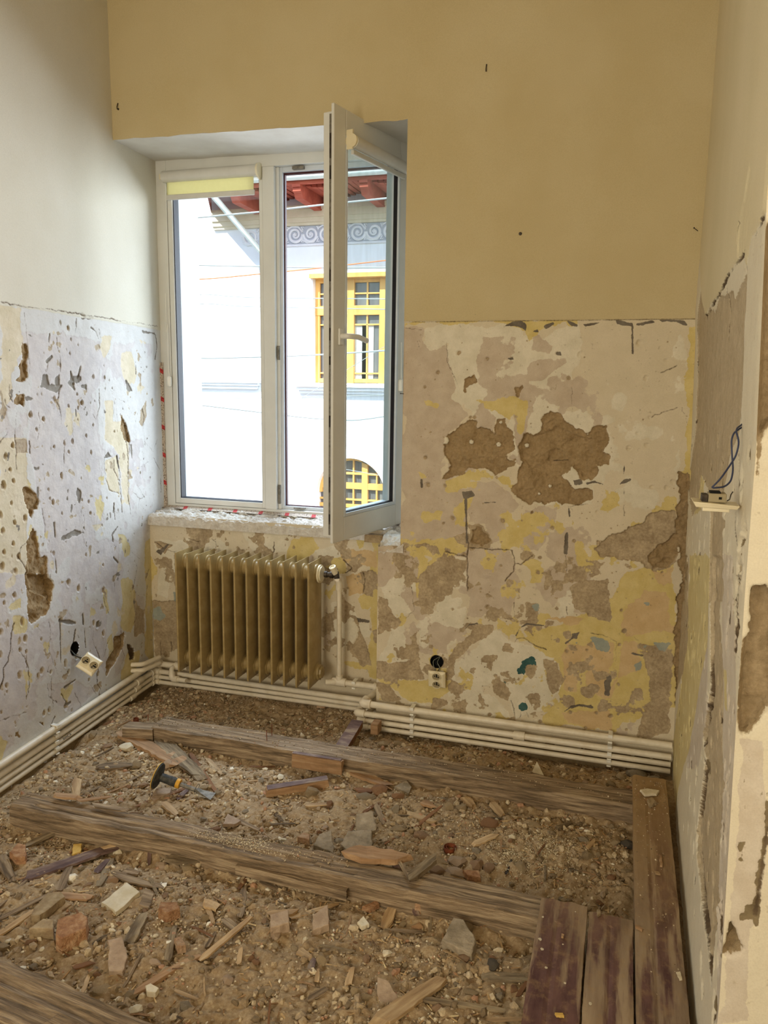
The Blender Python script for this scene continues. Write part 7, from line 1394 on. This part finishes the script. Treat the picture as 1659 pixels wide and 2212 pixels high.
slab('tile_fragment', c7, [(325, 590), (330, 525), (400, 520), (412, 580)], .016, 'stone_grey', 'flat grey tile in the middle of the rubble', 'tile', tilt=(.3, 0))
slab('tile_fragment', c7, [(485, 400), (535, 378), (558, 400), (545, 420)], .012, 'stone_grey', 'pale grey triangular sherd right of the brown brick', 'tile', tilt=(.2, .1))
slab('chip', c7, [(1510, 405), (1540, 400), (1592, 408), (1580, 424), (1530, 426)], .008, 'plaster_chip', 'yellowish oval plaster flake on the far end of the long board', 'chip', z=.03, lift=0)
slab('chip', c7, [(1540, 450), (1560, 440), (1580, 462), (1550, 475)], .012, 'stone', 'small stone on the far end of the long board', 'chip', z=.028, lift=0)
slab('chip', c7, [(1590, 672), (1600, 675), (1604, 722), (1594, 720)], .005, 'wood_orange', 'thin orange splinter on the long board', 'chip', z=.028, lift=0)
slab('chip', c7, [(1572, 742), (1590, 745), (1596, 755), (1575, 753)], .005, 'wood_tan', 'pale chip on the long board below the orange splinter', 'chip', z=.028, lift=0)
ck = lambda x, y: (1050+x/3.687, 1650+y/3.687)
slab('chip', ck, [(1185, 1295), (1215, 1300), (1250, 1330), (1240, 1340), (1190, 1312)], .006, 'wood_orange', 'bent orange chip on the long board further forward', 'chip', z=.028, lift=0)
slab('chip', ck, [(600, 1365), (622, 1372), (615, 1392), (598, 1388)], .006, 'wood_orange', 'small orange crumb on the leftmost board', 'chip', z=.028, lift=0)
slab('chip', ck, [(545, 1998), (610, 2000), (622, 2025), (560, 2020)], .006, 'yellow_block', 'yellow orange chip at the front of the leftmost board', 'chip', z=.028, lift=0)
slab('chip', ck, [(880, 1185), (905, 1182), (912, 1210), (885, 1225)], .01, 'stone', 'crumb on the far end of the middle board', 'chip', z=.024, lift=0)
slab('chip', ck, [(1512, 1665), (1545, 1660), (1562, 1725), (1540, 1728)], .003, 'plaster_chip', 'pale shell like flake on the right edge of the long board', 'chip', z=.028, lift=0)
for i, (x, y, r) in enumerate(((452, 1222, 10), (428, 1400, 16), (445, 1478, 14), (478, 1625, 12), (628, 1748, 10), (712, 1180, 6), (832, 1912, 14), (1332, 1157, 8), (1315, 1657, 7), (612, 1440, 7))):
    p = hZ(*ck(x, y), .0265 if i != 6 else .0225); me = rock_mesh('paint_drop', 900+i, M['plaster_chip'], .2, 1, 3); o = bpy.data.objects.new('paint_drop', me); col.objects.link(o); d_ = r/3.687/CF*2.4; o.scale = (d_, d_*1.2, d_*.5); o.location = tuple(p+np.array([0, 0, .001])); tag(o, 'cream dried paint drop on the '+['leftmost board, second from its far end', 'leftmost board edge, largest drop', 'leftmost board, just below the largest drop', 'leftmost board, middle ring shaped drop', 'leftmost board, nearest the camera', 'leftmost board, tiny one near the far end', 'middle board near the camera', 'long board at the right, far one', 'long board at the right, near one', 'leftmost board below the orange crumb'][i], 'paint drop', 'dried drops on the boards')
# stones
for cf, c, w_, h_, m_, lb in ((c4, (640, 405), 85, 85, 'plaster_chip', 'pale crystalline stone near the left wall pipes'), (c4, (690, 495), 55, 45, 'stone', 'mortar lump left of the chisel disc'), (c4, (1440, 468), 92, 55, 'stone', 'rounded mortar lump left of the orange block on edge'), (c4, (1590, 640), 82, 68, 'stone', 'angular stone in front of the maroon topped block'), (c4, (850, 495), 60, 55, 'clay_pink', 'pinkish stone right behind the chisel disc'),
    (c7, (425, 415), 74, 56, 'brick_red', 'smooth dark red stone right of the blocks'), (c7, (495, 434), 60, 38, 'brick_red', 'brown brick piece right of the dark red stone'), (c7, (360, 440), 82, 36, 'stone_grey', 'flat grey stone below the dark red stone'), (c7, (705, 478), 60, 44, 'stone', 'tan mortar lump in the middle right rubble'), (c7, (768, 487), 60, 42, 'stone', 'rough tan lump beside the mortar lump'), (c7, (490, 492), 50, 40, 'stone_grey', 'grey stone lump, left of the middle right rubble'),
    (c7, (878, 556), 72, 56, 'brick_red', 'rusty red lump of brick in the right rubble'), (c7, (1068, 552), 60, 34, 'stone', 'oval tan stone in the right rubble'), (c7, (595, 598), 62, 44, 'brick', 'brown clod below the middle right rubble'), (c7, (510, 566), 76, 26, 'stone', 'flat tan stone right of the grey tile'), (c7, (1500, 343), 88, 58, 'stone_grey', 'big grey stone in the far right corner under the pipes'), (c7, (1572, 362), 62, 34, 'stone_grey', 'smaller grey stone in the far right corner'),
    (c7, (1435, 352), 46, 40, 'stone', 'triangular stone beside the big corner stone'), (c7, (1290, 690), 66, 46, 'stone', 'brown pointed stone in the right rubble'), (c7, (1452, 632), 60, 36, 'stone_dark', 'dark slab chip touching the long board'), (c7, (1405, 628), 44, 34, 'stone', 'tan stone beside the dark slab chip'), (c7, (1388, 772), 44, 36, 'brick_red', 'round red brown lump right of the dusty patch'), (c7, (1448, 750), 50, 28, 'stone', 'pale block near the long board'),
    (c7, (130, 425), 30, 26, 'stone', 'small angular stone before the maroon topped block'), (c7, (390, 190), 46, 22, 'stone_grey', 'grey flake on the soil behind the back joist'), (c7, (1395, 385), 40, 32, 'stone', 'stone on the right end of the back joist'), (c7, (440, 215), 44, 34, 'stone', 'stone behind the back joist by the step'), (c7, (500, 212), 40, 34, 'stone', 'rounded stone behind the back joist right of the step'),
    (c6, (1210, 190), 150, 76, 'clay_pink', 'large brown pink stone of the heap behind the middle joist'), (c6, (1205, 255), 130, 82, 'clay_pink', 'lower large stone of the heap behind the middle joist'), (c6, (1322, 205), 84, 80, 'brick', 'brown angular stone at the right of the heap'), (c6, (1090, 190), 96, 66, 'stone', 'tan stone at the left of the heap'), (c6, (1085, 238), 110, 48, 'brick', 'flat brown stone at the front of the heap'), (c6, (1400, 232), 70, 60, 'brick', 'reddish stone right of the heap'),
    (c6, (310, 278), 88, 76, 'stone', 'square tan stone below the middle joist'), (c6, (800, 372), 70, 64, 'brick', 'brown stone left of the maroon stick top'), (c6, (725, 335), 80, 44, 'stone', 'oval stone below the middle joist'), (c6, (620, 345), 60, 46, 'stone', 'yellowish stone below the middle joist'), (c6, (360, 340), 120, 60, 'stone', 'low mortar lump below the square tan stone'), (c6, (1105, 510), 90, 56, 'stone', 'half buried clod right of the brown square brick'), (c6, (1180, 445), 150, 70, 'stone', 'long half buried clod under the joist'), (c6, (1265, 580), 76, 60, 'stone', 'stone on top of the big greyish lump'), (c6, (1420, 800), 78, 84, 'stone_dark', 'dark grey round stone left of the boards'), (c6, (1235, 815), 66, 70, 'stone', 'brown stone below the big greyish lump'), (c6, (1095, 830), 50, 50, 'stone', 'pale brown round stone below left of the big lump'), (c6, (235, 700), 40, 40, 'stone', 'small pale pebble left of the tan chip'), (c6, (660, 765), 44, 56, 'brick', 'orange pebble in the bottom middle'), (c6, (600, 970), 66, 60, 'stone', 'brown pebble left of the triangular flake'), (c6, (655, 1000), 76, 60, 'stone', 'rough pebble left of the triangular flake'), (c6, (395, 780), 56, 70, 'stone', 'upright pale stone in the bottom left middle'), (c6, (1550, 950), 70, 44, 'brick_red', 'orange red stone left of the boards'), (c6, (1290, 970), 84, 50, 'stone', 'buried stone above the long grey stick'), (c6, (1085, 1060), 70, 60, 'brick', 'brown stone below the long grey stick'), (c6, (500, 60), 60, 50, 'stone_grey', 'grey stone between the flat slabs'), (c6, (1000, 40), 80, 56, 'brick', 'brown stone behind the heap'), (c6, (120, 235), 50, 60, 'stone', 'tan stone under the joist crack'),
    (c5, (700, 398), 60, 40, 'plaster_chip', 'smooth oval pale pebble at the tip of the maroon shard'), (c5, (1120, 500), 76, 48, 'stone', 'tan stone below the rough grey chunk'), (c5, (965, 490), 90, 60, 'clay_pink', 'dusty pinkish stone above the pale splinters'), (c5, (175, 945), 70, 46, 'brick_red', 'small red brick left of the big broken brick'), (c5, (370, 868), 90, 40, 'clay_pink', 'pinkish stone behind the big broken brick'), (c5, (1640, 890), 60, 120, 'clay_pink', 'brownish block at the right of the lower left rubble'), (c5, (1225, 800), 60, 50, 'stone', 'brown clod by the frayed chip'), (c5, (485, 500), 50, 40, 'stone_grey', 'grey pebble under the maroon shard'), (c5, (520, 598), 48, 36, 'brick', 'small orange crumb above the pale tile'), (c5, (665, 570), 80, 44, 'brick', 'brown brick bit left of the curved splinter'), (c5, (1490, 705), 56, 40, 'stone', 'pebble in a light dusty patch'), (c5, (48, 930), 40, 34, 'plaster_chip', 'pale square chip at the left edge'), (c5, (600, 1235), 100, 60, 'stone', 'half buried stone above the corner joist'), (c5, (780, 1255), 100, 44, 'stone', 'pale brown stone at the end of the brown stem'), (c5, (1545, 1235), 56, 40, 'stone', 'small pale pebble at the lower middle'), (c5, (915, 1065), 80, 44, 'clay_pink', 'pinkish crumb right of the flat brick fragment'), (c5, (1550, 490), 90, 60, 'stone', 'tan stone just below the middle joist'), (c5, (1000, 865), 60, 36, 'stone', 'small stone under the reddish brick lump')):
    stone('rubble_stone', cf, c, w_, h_, m_, lb)
# rusty curled strip, pipe ring, pale brick leaning on the wall base, flake
x, y = c7(717, 655); p = onground(x, y); f = MB()
f.add([(.024*(1-.5*i/26)*math.cos(i*.42), .024*(1-.5*i/26)*math.sin(i*.42), z_) for i in range(27) for z_ in (0, .018)], [(2*i, 2*i+2, 2*i+3, 2*i+1) for i in range(26)]); o = f.build('rusty_curl', M['rust'], smooth=True, loc=tuple(p)); tag(o, 'curled rusty metal strip behind the heap of stones', 'scrap metal'); sm = o.modifiers.new('s', 'SOLIDIFY'); sm.thickness = .0015
p = onground(*c4(697, 272)); o = MB().lathe([(0, .013), (.03, .013), (.03, .010), (.004, .010)], tuple(p), (0, 0, 1), 18).build('pipe_ring', M['rust'], smooth=True); tag(o, 'cut rusty pipe stub in the soil near the left corner', 'pipe stub')
def leaner(name, px, py, w_, h_, th, Y, m, label, rz=0.1, cut=.0):
    p = hY(px, py, Y); z = p[2]; f = MB(); f.prism([(-w_/2, 0), (w_/2, 0), (w_/2*(1-cut), h_), (-w_/2*(.8-cut), h_*.95)], -th/2, th/2); o = f.build(name, M[m], bevel=.002); o.location = (p[0], Y, z); o.rotation_euler = (-.5, 0, rz); tag(o, label, 'brick'); return o
leaner('brick_fragment', 469, 1533, .055, .058, .016, 3.42, 'clay_pink', 'pale pink brick fragment leaning on the soil bank under the radiator')
leaner('brick_fragment', 693, 1530, .045, .03, .014, 3.46, 'brick', 'small orange brick bit under the pipes below the radiator')
o = MB().prism([(-.022, 0), (.028, 0), (-.010, .055)], -.003, .003).build('plaster_flake', M['plaster_chip']); o.location = tuple(hY(1160, 1672, 3.05)); o.rotation_euler = (-1.0, .1, 0); tag(o, 'pointed pale plaster flake behind the back joist at the right', 'plaster flake')
# nails in the back joist
for i, (x, y, hgt) in enumerate(((1367, 355, .045), (1392, 330, .05), (758, 255, .03))):
    p = hZ(*c4(x, y), 0.0); o = MB().tube([tuple(p), tuple(p+np.array([.002*(i-1), 0, hgt]))], .0016, 7).lathe([(0, .0032), (.001, .0032)], tuple(p+np.array([.002*(i-1), 0, hgt])), (0, 0, 1), 8).build('nail', M['rust']); tag(o, ['rusty nail standing in the back joist, left of the pair', 'rusty nail standing in the back joist, right of the pair', 'rusty nail at the broken left end of the back joist'][i], 'nail')
# ---------------------------------------------------------------- chisel with hand guard
cs = lambda x, y: (300+x/9.217, 1640+y/9.217)
q0 = hZ(*cs(400, 340), .012); q1 = hZ(*cs(1480, 745), -.046)
ax_ = Vector(q1-q0); Lc = ax_.length; ax_.normalize()
chs = empty('chisel', tuple(q0), label='flat chisel with round black hand guard and yellow grip lying on the rubble', cat='chisel'); chs.matrix_world = Matrix.Translation(Vector(q0)) @ basis_from(ax_).to_4x4()
k = Lc/0.30
f = MB(); f.lathe([(-.010*k, .044), (-.006*k, .050), (0, .048), (.008*k, .026), (.014*k, .019)], (0, 0, 0), (1, 0, 0), 32); hg_ = f.build('hand_guard', M['black_rubber'], chs, smooth=True)
f = MB(); f.lathe([(-.012*k, .045), (-.0115*k, .0512), (-.007*k, .0515), (-.006*k, .048)], (0, 0, 0), (1, 0, 0), 32); f.build('guard_rim', M['yellow_block'], hg_, smooth=True)
f = MB(); f.lathe([(.010*k, .016), (.020*k, .0165), (.060*k, .0165), (.062*k, .0175), (.115*k, .0170), (.118*k, .013)], (0, 0, 0), (1, 0, 0), 24); gp_ = f.build('grip', M['black_rubber'], chs, smooth=True)
f = MB(); f.lathe([(.098*k, .0176), (.099*k, .0184), (.117*k, .0180), (.119*k, .014)], (0, 0, 0), (1, 0, 0), 24); f.build('grip_band', M['yellow_plastic'], gp_, smooth=True)
f = MB(); f.lathe([(.115*k, .0085), (.215*k, .0085)], (0, 0, 0), (1, 0, 0), 8)
f.add([(.21*k, -.0085, -.0085), (.21*k, .0085, -.0085), (.21*k, .0085, .0085), (.21*k, -.0085, .0085), (.235*k, -.012, -.004), (.235*k, .012, -.004), (.235*k, .012, .004), (.235*k, -.012, .004), (.30*k, -.026, -.0008), (.30*k, .026, -.0008), (.30*k, .026, .0008), (.30*k, -.026, .0008)], [(3, 2, 1, 0)]+[(a+b_, a+(b_+1) % 4, a+4+(b_+1) % 4, a+4+b_) for a in (0, 4) for b_ in range(4)]+[(8, 9, 10, 11)]); f.build('shank', M['steel'], chs, bevel=.001)
f = MB(); f.tube([(.205*k+.001*math.cos(t), .018+.0195*math.cos(t)*1.0-.010, .0195*math.sin(t)) for t in np.linspace(0, 2*PI, 24)], .0009, 5); f.build('wire_loop', M['dark'], chs)
# ---------------------------------------------------------------- loose stones and splinters in counted groups
PR = [rock_mesh('loose_stone', 300+i, M[k_], 1.0, 1, 8) for i, k_ in enumerate(['stone', 'stone', 'stone_grey', 'stone', 'brick', 'clay_pink', 'stone_grey', 'brick_red', 'plaster_chip', 'stone'])]
PS = [splint_mesh('loose_splinter', 1.0, .09+.03*(i % 3), .035, M[k_], 400+i, n=8) for i, k_ in enumerate(['wood_tan', 'wood_old', 'wood_grey', 'wood_tan', 'wood_brown', 'wood_old', 'wood_orange'])]
REG = [('behind', (-1.95, 0.2, 2.96, 3.30), 34, 0), ('between', (-2.05, 0.08, 2.22, 2.76), 130, 26), ('front', (-2.0, -0.18, 1.30, 2.04), 120, 60), ('edge', (-2.3, -1.9, 2.15, 3.0), 14, 4)]
TX = {'behind': ('small dusty stone in the strip between the back joist and the back wall', 'loose stones behind the back joist'), 'between': ('small loose stone in the rubble between the middle and back joists', 'loose stones between the two joists'), 'front': ('small loose stone in the rubble in front of the middle joist', 'loose stones in front of the middle joist'), 'edge': ('small loose stone near the foot of the left wall', 'loose stones at the left wall')}
TW = {'between': ('thin loose splinter in the rubble between the middle and back joists', 'loose splinters between the two joists'), 'front': ('thin loose splinter in the rubble in front of the middle joist', 'loose splinters in front of the middle joist'), 'edge': ('thin loose splinter near the foot of the left wall', 'loose splinters at the left wall')}
OC = np.array(occupied)
bpy.context.view_layer.update()
CUTW = [' in the ', ' below ', ' beside ', ' above ', ' at the ', ' left of ', ' right of ', ' on ', ' near ', ' behind ', ' with ', ' under ', ' touching ', ' pointing ', ' crossing ', ' resting ', ' lying ', ' leaning ', ' standing ', ' of the ', ' along ', ' before ', ', ', ' nearest', ' across', ' running', ' leading', ' against', ' continuing', ' passing', ' over', ' by ', ' between', ' right behind', ' just', ' among', ' around', ' cutting', ' split off', ' wedged']
def short(l):
    k = min([l.find(c) for c in CUTW if l.find(c) > 8] or [len(l)]); return l[:k]
LMK = {}
for o in col.objects:
    if o.parent is None and o.get('category') in ('stone', 'brick', 'mortar', 'tile', 'plank shard', 'wood block', 'chisel', 'split board', 'painted stick', 'splinter', 'chip', 'scrap metal', 'wood plate', 'pipe stub') and not o.get('group') and o.matrix_world.translation.y < 3.3 and o.matrix_world.translation.z < .05: LMK.setdefault(short(o['label']), []).append(o.matrix_world.translation.copy())
LMK = [(k_, v[0]) for k_, v in LMK.items() if len(v) == 1]
loose = []
def name_loose():
    rows = {}
    for o, cname, size in loose:
        p = o.location; k_, q = min(LMK, key=lambda t: (t[1]-p).length); dd = p-q; a_ = math.degrees(math.atan2(dd.y, dd.x)) % 360 - math.degrees(YAW)
        dr = ['right of', 'behind', 'left of', 'in front of'][int(((a_+45) % 360)//90)]; rows.setdefault((size, cname, dr, k_), []).append((dd.length, o))
    for (size, cname, dr, k_), v in rows.items():
        v.sort(key=lambda t: t[0])
        for i, (dl, o) in enumerate(v):
            far = '' if len(v) == 1 else ['close ', 'next ', 'third ', 'fourth ', 'fifth '][min(i, 4)]
            tag(o, ('%s %s %s%s the %s' % (size, cname, far, dr, k_)))
for key, (x0, x1, y0, y1), ns, nw in REG:
    i = 0
    while i < ns+nw:
        x, y = rnd.uniform(x0, x1), rnd.uniform(y0, y1)
        if blocked(np.array([x-.02]), np.array([y-.02]))[0] or blocked(np.array([x+.02]), np.array([y+.02]))[0]: continue
        if np.any(np.hypot(OC[:, 0]-x, OC[:, 1]-y) < OC[:, 2]+.012): continue
        if i < ns:
            s_ = min(.024, .0085+rnd.expovariate(1/.0042)); o = bpy.data.objects.new('loose_stone', rnd.choice(PR)); o.scale = (s_*rnd.uniform(.9, 1.4), s_, s_*rnd.uniform(.5, .9)); o.location = (x, y, gh(x, y)+s_*.25); o.rotation_euler = (rnd.uniform(-.3, .3), rnd.uniform(-.3, .3), rnd.uniform(0, 6.28)); lb, gp = TX[key]; ct = 'stone'
        else:
            L_ = rnd.uniform(.035, .11); o = bpy.data.objects.new('loose_splinter', rnd.choice(PS)); o.scale = (L_, min(L_, .07)*rnd.uniform(.7, 1.3), L_*.8); o.location = (x, y, gh(x, y)+.006); o.rotation_euler = (rnd.uniform(-.2, .2), rnd.uniform(-.10, .10), rnd.uniform(0, 6.28)); lb, gp = TW[key]; ct = 'splinter'
        col.objects.link(o); tag(o, lb, ct, gp); i += 1
        cn = {'mortar_lump': 'tan', 'grey_mortar': 'grey', 'brick_fragment': 'brick brown', 'pinkish_tile': 'pinkish', 'red_brick_fragment': 'brick red', 'pale_plaster_chip': 'pale', 'split_tan_wood': 'tan', 'weathered_wood': 'weathered', 'grey_wood': 'grey', 'brown_wood': 'brown', 'fresh_orange_wood': 'orange brown'}[o.data.materials[0].name]
        if ct == 'stone': loose.append((o, cn+' loose stone', 'small' if s_ < .012 else 'middling' if s_ < .017 else 'larger'))
        else: loose.append((o, cn+' splinter', 'short' if L_ < .06 else 'longer'))
name_loose()
# crumbs lying on the joist and board tops
x = NR.uniform(-1.3, -.75, 260); y = NR.normal(2.13, .022, 260); pebbles('joist_crumbs', x, y, NR.uniform(.0015, .0045, 260), M['pebble'], lambda a, b: 0.001+0*a, label='pale crumbs heaped on the middle joist')
x = NR.uniform(-1.9, .08, 420); y = NR.uniform(2.80, 2.91, 420); pebbles('joist_crumbs', x, y, NR.uniform(.0012, .0042, 420), M['pebble'], lambda a, b: 0.001+0*a, label='crumbs strewn along the back joist')
n_ = 260; x = NR.uniform(.115, .228, n_); y = 2.95-NR.exponential(.45, n_); k_ = y > 1.3; pebbles('board_crumbs', x[k_], y[k_], NR.uniform(.001, .0038, n_)[k_], M['pebble'], lambda a, b: .0265+0*a, label='crumbs on the long board by the right wall')
M['dust'] = stuffmat('pale_sawdust', [(0.0, rgb(206, 188, 152)), (.4, rgb(222, 208, 176)), (.8, rgb(190, 170, 132)), (.95, rgb(236, 226, 204))])
q = onground(1150, 1850); n_ = 2600; x = q[0]+NR.normal(0, .085, n_); y = q[1]+NR.normal(0, .075, n_)+.3*(x-q[0]); k_ = ~blocked(x, y) & (x < .1); pebbles('pale_dust', x[k_], y[k_], NR.uniform(.0010, .0024, n_)[k_], M['dust'], lambda a, b: GH(a, b)+.004, label='pale sawdust and plaster dust in the right part of the rubble')
n_ = 900; x = NR.normal(-1.10, .10, n_); y = NR.normal(2.135, .02, n_); k_ = np.abs(y-2.13) < .045; pebbles('pale_dust', x[k_], y[k_], NR.uniform(.0010, .0026, n_)[k_], M['dust'], lambda a, b: .001+0*a, label='pale plaster dust heaped on the middle joist')
# flakes of brick and foam on the sill bed
SF = [slab_mesh('sill_flake', [(-.5, -.2), (.4, -.25), (.5, .2), (-.35, .25)], .12, M[['brick', 'wood_tan', 'clay_pink', 'plaster_chip'][i % 4]], i) for i in range(4)]
ORD = ['first', 'second', 'third', 'fourth', 'fifth', 'sixth', 'seventh', 'eighth']
for i in range(32):
    x = -2.30+1.2*(i+rnd.uniform(.1, .9))/32; y = rnd.uniform(3.555, 3.66); o = bpy.data.objects.new('sill_flake', SF[i % 4])
    s_ = rnd.uniform(.014, .038); o.scale = (s_, s_*.5, s_*.3); o.location = (x, y, .832); o.rotation_euler = (0, 0, rnd.uniform(-.5, .5)); col.objects.link(o); tag(o, '%s flake on the sill bed, %s of its colour from the left' % (['brick red', 'tan wood', 'pinkish', 'pale plaster'][i % 4], ORD[i//4]), 'flake', 'flakes on the sill bed')
me = slab_mesh('sill_lump', [(-.05, -.02), (.045, -.025), (.05, .015), (-.03, .03)], .035, M['stone'], 5); o = bpy.data.objects.new('sill_lump', me); col.objects.link(o); o.location = (-1.085, 3.42, .775); tag(o, 'loose mortar lump at the broken right end of the sill', 'mortar')
